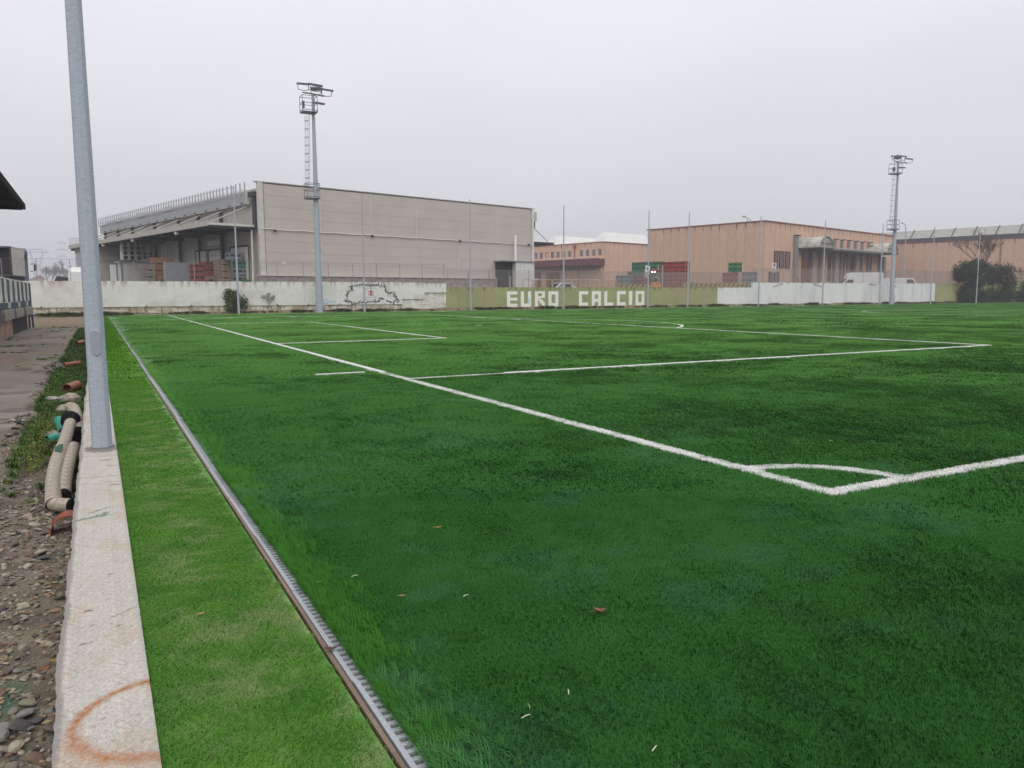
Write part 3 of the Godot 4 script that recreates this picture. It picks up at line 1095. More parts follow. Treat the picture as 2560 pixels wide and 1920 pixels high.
func build_walls():
	var root = thing("boundary_wall", "dirty white end wall with a painted wreath and stained base course", "wall")
	var u0 = -12.0
	var u1 = 22.93
	var W = 1400
	var pic = wall_picture(W, 80, func(x, y):
		var u = lerpf(u0, 18.8, (x + 0.5) / W)
		return white_paint_at(u, 2.5 - (y + 0.5) / 80.0 * 1.87, 2.5))
	wall_panel(root, "plaster_face", u0, 18.8, 0.63, 2.5, 60.44, 0.36, pic, 0.03)
	var pb1 = wall_picture(1400, 40, func(x, y):
		var u = lerpf(u0, 18.78, (x + 0.5) / 1400.0)
		return base_course_at(u, 0.63 - (y + 0.5) / 40.0 * 1.0))
	wall_panel(root, "base_course", u0, 18.78, -0.37, 0.628, 60.52, 0.28, pb1)
	for st_ in [[18.8, 20.85, 1.05, 2.47], [20.85, 22.93, 1.6, 2.40]]:
		var hi = st_[3]
		var lo = st_[2]
		var a = st_[0]
		var b = st_[1]
		var p1 = wall_picture(100, 60, func(x, y): return white_paint_at(lerpf(a, b, x / 100.0), hi - (y + 0.5) / 60.0 * (hi - lo), hi))
		wall_panel(root, "plaster_face", a + 0.002, b, lo, hi, 60.44, 0.36, p1, 0.02)
		var p2 = wall_picture(100, 60, func(x, y):
			var u = lerpf(a, b, x / 100.0)
			var yy = lo - (y + 0.5) / 60.0 * (lo + 0.37)
			return white_paint_at(u + 3.0, yy, lo).lerp(base_course_at(u, yy), clampf(0.25 + 0.9 * n2.get_noise_2d(u * 1.1, yy * 3.0), 0, 0.8)))
		wall_panel(root, "base_course", a + 0.004, b, -0.37, lo - 0.002, 60.52, 0.28, p2)
	var far := mb()
	box(far, V(-46.0, 1.06, 60.62), Vector3(67.9, 2.86, 0.36))
	part(root, "plain_length", far, mats.print_white)
	for u in [-7.9, -4.9, -1.2, 1.9, 4.6, 8.3, 10.75, 13.34, 14.35, 18.0]:
		var st := mb()
		bar(st, V(u, 0.70, 60.46), V(u, 0.69, 60.36), 0.05, 8)
		part(root, "weep_pipe", st, mats.dark_steel)
	build_mural(root)
	# scribble in light blue
	var sc := mb()
	for s in [[12.15, 1.05, 12.35, 1.12], [12.35, 1.12, 12.30, 0.80], [12.05, 0.80, 12.4, 0.74], [12.3, 0.82, 13.0, 0.86], [12.55, 1.12, 12.5, 0.84], [12.8, 1.02, 12.7, 0.84], [12.9, 0.9, 13.05, 0.86]]:
		stroke(sc, [Vector2(s[0], s[1]), Vector2(s[2], s[3])], 0.05, 60.436, Color(0.20, 0.48, 0.66))
	part(root, "scribble", sc, vmat("paint_marks", 0.8))

	var green = thing("boundary_wall", "lower olive green end wall with white block lettering", "wall")
	var gp = func(a, b, top, y0): return wall_picture(1100, 72, func(x, y):
		var u = lerpf(a, b, (x + 0.5) / 1100.0)
		var yy = top - (y + 0.5) / 72.0 * (top - y0)
		var c = Vector3(0.265, 0.275, 0.125) * (1.0 + 0.16 * n1.get_noise_2d(u * 0.6, yy) + 0.08 * n3.get_noise_2d(u, yy))
		c = c.lerp(Vector3(0.30, 0.25, 0.16), clampf(n1.get_noise_2d(u * 0.5 + 8, yy * 0.4) * 1.6 - 0.1, 0, 0.5))
		var s = n2.get_noise_2d(u * 2.2 + 60, 0.15 * yy)
		c = c.lerp(Vector3(0.10, 0.09, 0.06), clampf((s + 0.02) * 2.4, 0, 0.8) * clampf(1.0 - (top - yy) / (0.22 + 0.6 * maxf(s, 0.0)), 0, 1))
		if yy < 0.3 and n2.get_noise_2d(u * 0.9, yy * 2.0 + 4) > 0.18:
			c = Vector3(0.40, 0.31, 0.22)
		if absf(fposmod(u, 2.55) - 1.2) < 0.02:
			c *= 0.8
		return c)
	wall_panel(green, "painted_face", 22.95, 54.48, -0.37, 2.06, 60.5, 0.3, gp.call(22.95, 54.48, 2.06, -0.37), 0.025)
	build_lettering(green)
	var wr = thing("boundary_wall", "tall whitewashed end wall behind the far floodlight mast", "wall")
	var wp = func(a, b, top): return wall_picture(1100, 72, func(x, y):
		var u = lerpf(a, b, (x + 0.5) / 1100.0)
		var yy = top - (y + 0.5) / 72.0 * (top + 0.37)
		var c = Vector3(0.60, 0.60, 0.60) * (1.0 + 0.10 * n1.get_noise_2d(u * 0.9, yy * 0.35) + 0.05 * n3.get_noise_2d(u, yy))
		c = c.lerp(Vector3(0.42, 0.44, 0.48), clampf(n1.get_noise_2d(u * 1.3 + 5, yy * 0.25) * 1.5 - 0.1, 0, 0.45))
		c = c.lerp(Vector3(0.42, 0.34, 0.26), clampf(0.22 - yy + 0.2 * n2.get_noise_2d(u * 2.0, yy), 0, 0.35) * 1.8)
		var s = n2.get_noise_2d(u * 2.0 + 90, 0.15 * yy)
		c = c.lerp(Vector3(0.16, 0.13, 0.10), clampf((s - 0.05) * 2.4, 0, 0.8) * clampf(1.0 - (top - yy) / (0.10 + 0.3 * maxf(s, 0.0)), 0, 1))
		return c)
	wall_panel(wr, "painted_face", 54.49, 59.56, -0.37, 2.05, 60.5, 0.3, wp.call(54.49, 59.56, 2.05), 0.02)
	wall_panel(wr, "painted_face", 59.57, 91.4, -0.37, 2.58, 60.5, 0.3, wp.call(59.57, 91.4, 2.58), 0.05)
	var st2 := mb()
	for s in [[62.6, 2.15, 64.2, 2.5], [69.0, 2.5, 70.4, 2.15], [78.6, 2.42, 80.0, 2.38], [82.7, 2.45, 83.8, 2.15]]:
		bar(st2, V(s[0], s[1], 60.47), V(s[2], s[3], 60.47), 0.035, 6, -1.0, Color(0.2, 0.18, 0.17))
	part(wr, "fixed_rod", st2, vmat("paint_marks", 0.8))
	var ge = thing("boundary_wall", "olive green stretch of end wall beside the dark bushes", "wall")
	wall_panel(ge, "painted_face", 91.41, 130.0, -0.37, 2.52, 60.5, 0.3, gp.call(91.41, 130.0, 2.52, -0.37), 0.03)


var lift := 0


func stroke(st, pts, w, v0, col):
	for k in pts.size() - 1:
		lift = (lift + 1) % 7
		var v = v0 - 0.0005 * lift
		var p = pts[k]
		var q = pts[k + 1]
		var d = (q - p).normalized()
		var s = Vector2(-d.y, d.x) * w * 0.5
		slab(st, [p + s, q + s, q - s, p - s], -v - 0.004, -v, col)


func build_mural(root):
	var r := RandomNumberGenerator.new()
	r.seed = 31
	var st := mb()
	var black = Color(0.025, 0.027, 0.035)
	# the wreath: short crossing strokes round an uneven ring
	var ring = [[13.95, 0.92], [13.93, 1.12], [14.05, 1.42], [14.1, 1.65], [14.4, 1.86], [14.25, 2.12], [14.7, 2.2], [15.1, 2.31], [15.6, 2.26], [16.05, 2.28], [16.5, 2.2], [17.0, 2.2], [17.35, 2.0], [17.3, 1.74], [17.65, 1.6], [18.15, 1.45], [18.2, 1.25], [18.4, 1.05], [18.3, 0.82], [17.85, 0.8], [17.4, 0.92], [16.9, 1.02], [16.5, 0.82], [16.0, 0.9], [15.5, 0.78], [15.15, 0.92], [14.8, 0.72], [14.35, 0.82], [13.95, 0.92]]
	for k in ring.size() - 1:
		var p = Vector2(ring[k][0], ring[k][1])
		var q = Vector2(ring[k + 1][0], ring[k + 1][1])
		var n = 4
		for j in n:
			var a = p.lerp(q, float(j) / n) + Vector2(r.randf_range(-0.05, 0.05), r.randf_range(-0.06, 0.06))
			var b = p.lerp(q, float(j + 1) / n) + Vector2(r.randf_range(-0.10, 0.10), r.randf_range(-0.08, 0.08))
			var d = (b - a).normalized()
			stroke(st, [a, b], r.randf_range(0.04, 0.075), 60.436 - 0.0006 * j, black)
			if r.randf() < 0.9:
				var mid = a.lerp(b, r.randf())
				var o = d.rotated(r.randf_range(0.5, 1.2) * (1 if r.randf() < 0.5 else -1)) * r.randf_range(0.14, 0.30)
				slab(st, [mid, mid + o * 0.5 + o.orthogonal() * 0.17, mid + o, mid + o * 0.5 - o.orthogonal() * 0.17], -60.4335, -60.4300, black)
	part(root, "painted_wreath", st, vmat("paint_marks", 0.8))
	# red lily
	st = mb()
	var red = Color(0.35, 0.035, 0.04)
	var c = Vector2(16.04, 1.60)
	slab(st, [c + Vector2(0, 0.30), c + Vector2(0.07, 0.14), c + Vector2(0.05, -0.02), c + Vector2(0.03, -0.10), c + Vector2(-0.03, -0.10), c + Vector2(-0.05, -0.02), c + Vector2(-0.07, 0.14)], -60.436, -60.432, red)
	for s in [-1, 1]:
		var pts = []
		for e in [[0.04, -0.10], [0.10, 0.02], [0.16, 0.09], [0.22, 0.06], [0.23, -0.02], [0.17, -0.06], [0.23, -0.08], [0.27, 0.01], [0.24, 0.12], [0.15, 0.14], [0.08, 0.07], [0.035, -0.04]]:
			pts.append(c + Vector2(e[0] * s, e[1]))
		slab(st, pts, -60.436, -60.432, red)
		stroke(st, [c + Vector2(0.05 * s, -0.13), c + Vector2(0.13 * s, -0.22), c + Vector2(0.20 * s, -0.15)], 0.035, 60.436, red)
		stroke(st, [c + Vector2(0.07 * s, 0.16), c + Vector2(0.12 * s, 0.26)], 0.018, 60.436, red)
	stroke(st, [c + Vector2(-0.2, -0.115), c + Vector2(0.2, -0.115)], 0.04, 60.4315, red)
	slab(st, [c + Vector2(0, -0.12), c + Vector2(0.05, -0.19), c + Vector2(0, -0.30), c + Vector2(-0.05, -0.19)], -60.436, -60.4305, red)
	part(root, "painted_lily", st, vmat("paint_marks", 0.8))
	# thin grey arch, hall and a ball
	st = mb()
	var grey = Color(0.30, 0.30, 0.32)
	var pts = []
	for k in 25:
		var a = PI * k / 24.0
		pts.append(Vector2(16.05 + 0.64 * cos(a), 1.32 + 0.85 * sin(a)))
	stroke(st, [Vector2(16.69, 1.02)] + pts + [Vector2(15.41, 1.02)], 0.018, 60.436, grey)
	stroke(st, [Vector2(15.5, 1.95), Vector2(16.45, 1.95)], 0.035, 60.436, grey)
	pts = []
	for k in 13:
		var a = PI * k / 12.0
		pts.append(Vector2(16.12 + 0.5 * cos(a), 1.10 + 0.26 * sin(a)))
	stroke(st, pts, 0.022, 60.436, grey)
	stroke(st, [Vector2(15.5, 1.02), Vector2(16.72, 1.02)], 0.022, 60.436, grey)
	for u in [15.88, 16.02, 16.16, 16.30, 16.44]:
		stroke(st, [Vector2(u, 1.12), Vector2(u, 1.26)], 0.045, 60.436, grey)
	part(root, "painted_hall", st, vmat("paint_marks", 0.8))
	st = mb()
	pts = []
	for k in 12:
		pts.append(Vector2(17.12 + 0.17 * cos(TAU * k / 12.0), 0.84 + 0.17 * sin(TAU * k / 12.0)))
	slab(st, pts, -60.436, -60.4285, Color(0.66, 0.66, 0.64))
	for e in [[0, 0.02], [0.12, -0.11], [-0.11, -0.10]]:
		var h = []
		for k in 5:
			h.append(Vector2(17.12 + e[0] + 0.045 * cos(TAU * k / 5.0 + 0.3), 0.84 + e[1] + 0.045 * sin(TAU * k / 5.0 + 0.3)))
		slab(st, h, -60.4285, -60.426, black)
	slab(st, [Vector2(16.65, 1.12), Vector2(16.85, 1.22), Vector2(17.05, 1.16), Vector2(17.3, 1.06), Vector2(17.02, 1.08), Vector2(16.8, 1.14)], -60.436, -60.4285, black)
	slab(st, [Vector2(16.66, 1.1), Vector2(16.85, 1.12), Vector2(17.05, 1.06), Vector2(16.95, 0.98), Vector2(16.7, 1.0)], -60.436, -60.431, Color(0.38, 0.43, 0.52))
	part(root, "painted_ball", st, vmat("paint_marks", 0.8))


func build_lettering(root):
	# every letter from strokes 0.35 wide in a cell 1.1 wide and 1.43 tall
	var t = 0.34
	var glyph = {
		"E": [[0, 0, t, 1.43], [t, 1.13, 1.1, 1.43], [t, 0.58, 1.1, 0.85], [t, 0, 1.1, 0.30]],
		"U": [[0, 0, t, 1.43], [0.76, 0, 1.1, 1.43], [t, 0, 0.76, 0.30]],
		"O": [[0, 0, t, 1.43], [0.76, 0, 1.1, 1.43], [t, 0, 0.76, 0.33], [t, 1.12, 0.76, 1.43]],
		"C": [[0, 0, t, 1.43], [t, 1.12, 1.07, 1.43], [t, 0, 1.07, 0.33]],
		"A": [[0, 0, t, 1.43], [0.74, 0, 1.08, 1.43], [t, 0.38, 0.74, 0.68], [t, 1.12, 0.74, 1.43]],
		"L": [[0, 0, t, 1.43], [t, 0, 1.08, 0.32]],
		"I": [[0, 0, 0.40, 1.43]],
		"R": [[0, 0, t, 1.43], [0.76, 0.80, 1.08, 1.43], [t, 1.24, 0.76, 1.43], [t, 0.80, 0.76, 0.98], [t, 0.68, 0.55, 0.80]],
	}
	for e in [["E", 29.0], ["U", 30.46], ["R", 31.97], ["O", 33.44], ["C", 36.87], ["A", 38.36], ["L", 39.84], ["C", 41.35], ["I", 42.83], ["O", 43.64]]:
		var st := mb()
		for b in glyph[e[0]]:
			box(st, V(e[1] + (b[0] + b[2]) * 0.5, 0.26 + (b[1] + b[3]) * 0.5, 60.497), Vector3(b[2] - b[0], b[3] - b[1], 0.008))
		if e[0] == "R":
			slab(st, [Vector2(32.40, 0.94), Vector2(32.75, 0.94), Vector2(33.05, 0.60), Vector2(33.05, 0.26), Vector2(32.74, 0.26), Vector2(32.74, 0.40), Vector2(32.42, 0.72)], -60.5, -60.493)
		part(root, "painted_letter", st, mats.print_white)
	var sc := mb()
	for s in [[31.2, 0.9, 31.5, 0.98], [31.45, 0.96, 31.3, 0.62], [31.1, 0.58, 31.45, 0.6], [31.15, 0.6, 31.35, 0.85]]:
		stroke(sc, [Vector2(s[0], s[1]), Vector2(s[2], s[3])], 0.05, 60.492, Color(0.16, 0.42, 0.62))
	part(root, "scribble", sc, vmat("paint_marks", 0.8))


# ---------------------------------------------------------------- fences
func mesh_fence(label, u0, u1, y0, y1, v, gap, step = 2.07, wire = 0.006, pitch = 0.12, m = null):
	var root = thing("wire_fence", label, "fence", Vector3.ZERO, 0.0, "wire mesh fences along the end wall")
	var st := mb()
	var u = u0
	while u <= u1:
		box(st, V(u, (y0 + y1) * 0.5, v), Vector3(wire, y1 - y0, wire))
		u += pitch
	var y = y0 + 0.1
	while y < y1:
		box(st, V((u0 + u1) * 0.5, y, v - 0.006), Vector3(u1 - u0, wire, wire))
		y += gap
	box(st, V((u0 + u1) * 0.5, y1, v - 0.006), Vector3(u1 - u0, 0.014, 0.014))
	var o = part(root, "wire_mesh", st, m if m else mats.wire)
	o.set_meta("kind", "stuff")
	u = u0
	while u <= u1 + 0.01:
		pb(root, "post", V(u, (y0 + y1) * 0.5, v + 0.04), Vector3(0.04, y1 - y0, 0.04), mats.wire_grey)
		u += step


func build_fences():
	mesh_fence("wire mesh fence over the white wall before the grey warehouse", -12.2, 23.1, 1.4, 4.07, 61.0, 0.14, 2.07, 0.004, 0.14)
	mesh_fence("lower wire mesh fence between grey warehouse and railings", 23.3, 42.1, 1.4, 3.62, 61.0, 0.1, 2.07, 0.009, 0.08, mats.wire_grey)
	mesh_fence("wire mesh fence over the green wall before stacked bins", 42.3, 60.0, 1.4, 3.66, 61.0, 0.09, 1.96, 0.015, 0.08, mats.wire_grey)
	mesh_fence("wire mesh fence over the far white wall before the parked vans", 60.2, 116.0, 1.4, 4.2, 61.0, 0.09, 3.0, 0.012, 0.09, mats.wire_grey)
	var rail = thing("hoop_railing", "row of peach painted tubular hoops above the green wall", "railing")
	for k in 10:
		var a = 31.3 + k * 1.09
		var st := mb()
		tube(st, [V(a, YARD, 61.6), V(a, 2.70, 61.6), V(a + 0.08, 2.80, 61.6), V(a + 0.92, 2.80, 61.6), V(a + 1.0, 2.70, 61.6), V(a + 1.0, YARD, 61.6)], 0.04, 8)
		part(rail, "hoop", st, mats.rail_peach)
	striped_barrier("yellow and black striped kerb beam left of the orange forklift", 42.6, 46.9, 2.04, 2.40, 62.0, -4.0)
	striped_barrier("long yellow and black striped beam right of the orange forklift", 51.0, 61.1, 2.14, 2.55, 61.8, 0.0)


func striped_barrier(label, u0, u1, y0, y1, v, _skew):
	var root = thing("striped_barrier", label, "barrier", Vector3.ZERO, 0.0, "striped beams behind the green wall")
	pb(root, "beam", V((u0 + u1) * 0.5, (y0 + y1) * 0.5, v + 0.09), Vector3(u1 - u0, y1 - y0, 0.16), mats.yellow_paint)
	pb(root, "foot", V((u0 + u1) * 0.5, (YARD + y0) * 0.5, v + 0.1), Vector3(u1 - u0 - 0.2, y0 - YARD, 0.12), mats.old_concrete)
	pb(root, "lower_rail", V((u0 + u1) * 0.5, y0 - 0.03, v + 0.05), Vector3(u1 - u0 + 0.1, 0.06, 0.16), mats.yellow_paint)
	var u = u0 + 0.15
	while u < u1 - 0.5:
		var st := mb()
		slab(st, [Vector2(u, y0 + 0.01), Vector2(u + 0.28, y1 - 0.01), Vector2(u + 0.48, y1 - 0.01), Vector2(u + 0.20, y0 + 0.01)], -v - 0.012, -v + 0.002)
		part(root, "black_stripe", st, mats.black_paint)
		u += 0.66


# ---------------------------------------------------------------- grey warehouse
func L(s, y, t) -> Vector3:
	return Vector3(s, y, -t)


func build_warehouse():
	var o = thing("warehouse", "large grey panelled warehouse with loading canopy and finned roof screen", "building", V(8.32, 0, 67.0), TURN)
	pb(o, "wall", L(16.5, 5.9, 22.08), Vector3(32.6, 9.4, 44.04), mats.shed_wall)
	# facade of cladding panels, eight courses in six bays
	var edges = [0.42, 5.86, 11.27, 16.58, 21.96, 27.26, 32.72]
	var kinds = [mats.cladding, mats.cladding_b, mats.cladding_c]
	var r := RandomNumberGenerator.new()
	r.seed = 9
	pb(o, "panel_backing", L(16.5, 7.1, 0.0), Vector3(32.3, 7.8, 0.10), mats.cladding_back)
	for i in 6:
		for j in 8:
			var w = edges[i + 1] - edges[i]
			pb(o, "panel", L((edges[i] + edges[i + 1]) * 0.5, 3.2 + (j + 0.5) * 0.975, -0.055 - r.randf_range(0, 0.006)), Vector3(w - 0.13, 0.962, 0.07), kinds[r.randi() % 3])
	for i in range(1, 6):
		pb(o, "joint_cover", L(edges[i], 7.1, -0.055), Vector3(0.12, 7.8, 0.13), mats.flashing)
		for y in [5.4, 7.9, 8.7]:
			pb(o, "joint_cover", L(edges[i], y, -0.13), Vector3(0.14, 0.10, 0.03), mats.flashing)
	pb(o, "corner_flashing", L(0.14, 7.1, -0.05), Vector3(0.46, 8.0, 0.30), mats.flashing)
	pb(o, "corner_flashing", L(32.9, 7.1, -0.06), Vector3(0.30, 8.0, 0.30), mats.pale_trim)
	pb(o, "coping", L(16.5, 11.12, 0.12), Vector3(33.4, 0.08, 0.56), mats.coping_grey)
	pb(o, "parapet", L(16.5, 10.9, 0.3), Vector3(32.7, 0.44, 0.30), mats.cladding)
	pb(o, "roof", L(16.5, 10.62, 22.3), Vector3(32.4, 0.12, 43.2), mats.louvre)
	# conduit with its lamps
	var st := mb()
	var pts = []
	for k in 34:
		var s = k * 33.0 / 33.0
		pts.append(L(s, 7.13 - 0.12 * s / 33.0 + 0.03 * sin(s * 1.9), -0.20))
	tube(st, pts, 0.045, 6)
	part(o, "conduit", st, mats.pale_trim)
	for s in [1.3, 11.25, 22.05, 32.1]:
		st = mb()
		box(st, L(s, 7.02, -0.34), Vector3(0.22, 0.15, 0.2), Color.WHITE, Basis(Vector3.RIGHT, 0.5))
		bar(st, L(s, 7.1, -0.12), L(s, 7.06, -0.3), 0.03)
		part(o, "wall_lamp", st, mats.dark_steel)
	pb(o, "vent_plate", L(2.1, 4.25, -0.11), Vector3(0.40, 0.24, 0.06), mats.white_metal)
	# block plinth with a pale cap
	for seg in [[-0.35, 27.2], [31.85, 33.3]]:
		pb(o, "plinth", L((seg[0] + seg[1]) * 0.5, 2.15, -0.22), Vector3(seg[1] - seg[0], 1.92, 0.44), mats.block_wall)
		pb(o, "plinth_cap", L((seg[0] + seg[1]) * 0.5, 3.15, -0.26), Vector3(seg[1] - seg[0] + 0.06, 0.09, 0.56), mats.flashing)
	# boiler shed with a flue
	pb(o, "shed_side", L(30.3, 3.1, -0.85), Vector3(2.86, 3.78, 1.5), mats.white_metal)
	pb(o, "shed_dark_bay", L(28.02, 3.05, -0.55), Vector3(1.68, 3.70, 1.0), mats.black_hole)
	pb(o, "shed_door", L(28.45, 2.3, -1.12), Vector3(0.06, 2.2, 0.06), mats.white_metal)
	pb(o, "shed_roof", L(29.4, 5.03, -0.85), Vector3(4.9, 0.10, 1.8), mats.grey_panel)
	for s in [29.5, 30.2, 30.9, 31.5]:
		pb(o, "shed_seam", L(s, 3.1, -1.61), Vector3(0.03, 3.7, 0.02), mats.flashing)
	st = mb()
	bar(st, L(29.58, 5.05, -0.8), L(29.58, 7.95, -0.8), 0.14, 12)
	part(o, "flue", st, mats.white_paint)
	# the cabinet and canopy on the right-hand side wall
	pb(o, "roof_cabinet", L(33.52, 10.25, 0.3), Vector3(0.5, 1.1, 0.5), mats.louvre)
	pb(o, "cabinet_bracket", L(33.42, 9.35, 0.3), Vector3(0.34, 0.7, 0.3), mats.dark_beam)
	pb(o, "side_canopy", L(34.95, 7.32, 2.2), Vector3(3.6, 0.22, 4.0), mats.dark_beam)
	pb(o, "side_canopy_top", L(34.95, 7.47, 2.2), Vector3(3.7, 0.05, 4.1), mats.roof_white)
	st = mb()
	bar(st, L(33.4, 9.2, 0.5), L(36.2, 7.55, 0.6), 0.05)
	part(o, "stay_rod", st, mats.far_steel)
	# left-hand side wall: upper panels, posts, louvred screen with fins
	for k in 8:
		pb(o, "side_panel", L(0.06, 8.3, 1.2 + 5.35 * (k + 0.5)), Vector3(0.16, 1.9, 5.25), mats.shed_wall)
	for t in [7.56, 18.1, 25.2, 32.6, 43.0, 12.9, 38.0]:
		pb(o, "side_post", L(-0.14, 5.2, t), Vector3(0.26, 8.2, 0.34), mats.dark_beam)
	for j in 9:
		pb(o, "louvre_blade", L(-0.43, 9.42 + 0.098 * j, 22.7), Vector3(0.05, 0.07, 42.6), mats.louvre)
	pb(o, "louvre_back", L(-0.38, 9.83, 22.7), Vector3(0.05, 0.9, 42.5), mats.fin_grey)
	pb(o, "louvre_end", L(-0.36, 9.85, 1.36), Vector3(0.36, 0.96, 0.06), mats.flashing)
	pb(o, "gutter", L(-0.30, 9.33, 22.7), Vector3(0.3, 0.06, 42.9), mats.flashing)
	pb(o, "gutter_return", L(-0.1, 10.1, 0.7), Vector3(0.5, 0.4, 1.1), mats.dark_beam)
	pb(o, "side_reveal", L(-0.02, 8.6, 0.62), Vector3(0.3, 2.9, 0.5), mats.dark_beam)
	var t = 1.4
	var k2 = 0
	while t < 44.5:
		pb(o, "fin", L(-0.52, 10.62, t), Vector3(0.07, 1.1, 0.12), mats.fin_grey)
		t += 0.91 if k2 < 5 else 0.72
		k2 += 1
	for y in [10.55, 11.0]:
		pb(o, "fin_rail", L(-0.47, y, 23.0), Vector3(0.03, 0.035, 38.0 if y > 10.8 else 43.0), mats.far_steel)
	for q in [19.8, 28.2, 36.0]:
		pb(o, "screen_box", L(-0.55, 10.42, q), Vector3(0.06, 0.42, 2.2), mats.louvre)
	for q in 16:
		pb(o, "spot_lamp", L(-0.45, 9.42, 2.2 + q * 2.65), Vector3(0.16, 0.10, 0.34), mats.dark_steel)
	# loading canopy with fascia, beams and stays
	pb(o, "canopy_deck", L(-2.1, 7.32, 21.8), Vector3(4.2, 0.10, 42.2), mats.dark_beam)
	pb(o, "canopy_fascia", L(-4.24, 7.42, 22.0), Vector3(0.08, 0.44, 43.0), mats.shed_wall)
	pb(o, "canopy_edge", L(-2.1, 7.40, 0.62), Vector3(4.3, 0.20, 0.12), mats.flashing)
	pb(o, "canopy_edge", L(-2.1, 7.22, 0.75), Vector3(4.2, 0.22, 0.12), mats.dark_beam)
	for q in 9:
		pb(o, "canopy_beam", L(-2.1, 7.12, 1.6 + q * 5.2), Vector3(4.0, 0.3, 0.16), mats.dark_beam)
		st = mb()
		bar(st, L(-0.2, 9.2, 1.6 + q * 5.2), L(-3.6, 7.6, 1.6 + q * 5.2), 0.06, 6)
		part(o, "canopy_stay", st, mats.shed_wall)
	for q in [8.0, 20.0, 30.0]:
		pb(o, "canopy_lamp", L(-4.1, 7.02, q), Vector3(0.25, 0.26, 0.35), mats.white_metal)
	# doors in the shaded wall
	for d in [[11.4, 13.7, 5.7], [7.9, 10.6, 5.65], [2.4, 5.6, 5.7]]:
		pb(o, "door", L(-0.10, (YARD + d[2]) * 0.5, (d[0] + d[1]) * 0.5), Vector3(0.2, d[2] - YARD, d[1] - d[0]), mats.door_white)
		pb(o, "door_frame", L(-0.12, (YARD + d[2]) * 0.5, d[1] + 0.2), Vector3(0.18, d[2] - YARD + 0.2, 0.16), mats.dark_beam)
		pb(o, "door_frame", L(-0.12, d[2] + 0.12, (d[0] + d[1]) * 0.5), Vector3(0.18, 0.14, d[1] - d[0] + 0.2), mats.dark_beam)
		for y in [3.4, 4.4, 5.2]:
			pb(o, "door_seam", L(-0.21, y, (d[0] + d[1]) * 0.5), Vector3(0.02, 0.04, d[1] - d[0]), mats.grey_panel)
	pb(o, "name_board", L(-0.07, 6.42, 9.4), Vector3(0.08, 0.46, 3.2), mats.white_metal)
	st = mb()
	tube(st, [L(-0.28, 7.15, 0.9), L(-0.28, 3.6, 0.9), L(-0.5, 3.2, 0.5), L(-0.5, YARD, 0.5)], 0.10, 8)
	part(o, "downpipe", st, mats.flashing)
	for q in [21.7, 22.5]:
		st = mb()
		bar(st, L(-0.28, YARD, q), L(-0.28, 7.0, q), 0.09, 8)
		part(o, "downpipe", st, mats.flashing)
	# cold store beyond, under the far end of the canopy
	pb(o, "cold_store", L(-1.9, 4.2, 38.6), Vector3(3.6, 6.0, 9.0), mats.shed_wall)
	pb(o, "cold_store_band", L(-1.9, 5.45, 34.08), Vector3(3.64, 0.10, 0.05), mats.grey_panel)
	pb(o, "service_gantry", L(-1.6, 5.13, 28.2), Vector3(3.6, 0.14, 1.6), mats.far_steel)
	pb(o, "cold_room", L(-1.45, 3.13, 28.4), Vector3(3.0, 3.86, 1.8), mats.white_metal)
	pb(o, "cold_room_door", L(-3.65, 3.0, 28.6), Vector3(0.6, 3.7, 0.1), mats.white_paint)
	pb(o, "gantry_leg", L(-3.05, 3.1, 27.6), Vector3(0.2, 4.0, 0.2), mats.fin)
	for k in 5:
		pb(o, "roof_blade", L(-2.4, 7.7 + 0.22 * k, 44.0), Vector3(3.4, 0.07, 0.4), mats.roof_white)
	# condensers stacked on the gantry
	for e in [[-2.05, 5.35, 27.4, 2.05, 1.0, 3, 2], [-2.05, 6.40, 27.4, 2.05, 1.0, 3, 2], [-0.55, 5.55, 27.8, 1.7, 0.8, 3, 2], [-0.7, 6.45, 27.9, 1.5, 0.62, 1, 1]]:
		var u = part(o, "condenser", mb_box(Vector3(e[3], e[4], 0.7)), mats.white_metal, L(e[0], e[1] + e[4] * 0.5, e[2]))
		for i in e[5]:
			for j in e[6]:
				st = mb()
				bar(st, Vector3((i + 0.5) * e[3] / e[5] - e[3] * 0.5, (j + 0.5) * e[4] / e[6] - e[4] * 0.5, 0.34), Vector3((i + 0.5) * e[3] / e[5] - e[3] * 0.5, (j + 0.5) * e[4] / e[6] - e[4] * 0.5, 0.37), minf(0.22, e[4] * 0.23 if e[6] > 1 else 0.26), 12)
				part(u, "fan", st, mats.black_hole)


func mb_box(s) -> SurfaceTool:
	var st := mb()
	box(st, Vector3.ZERO, s)
	return st


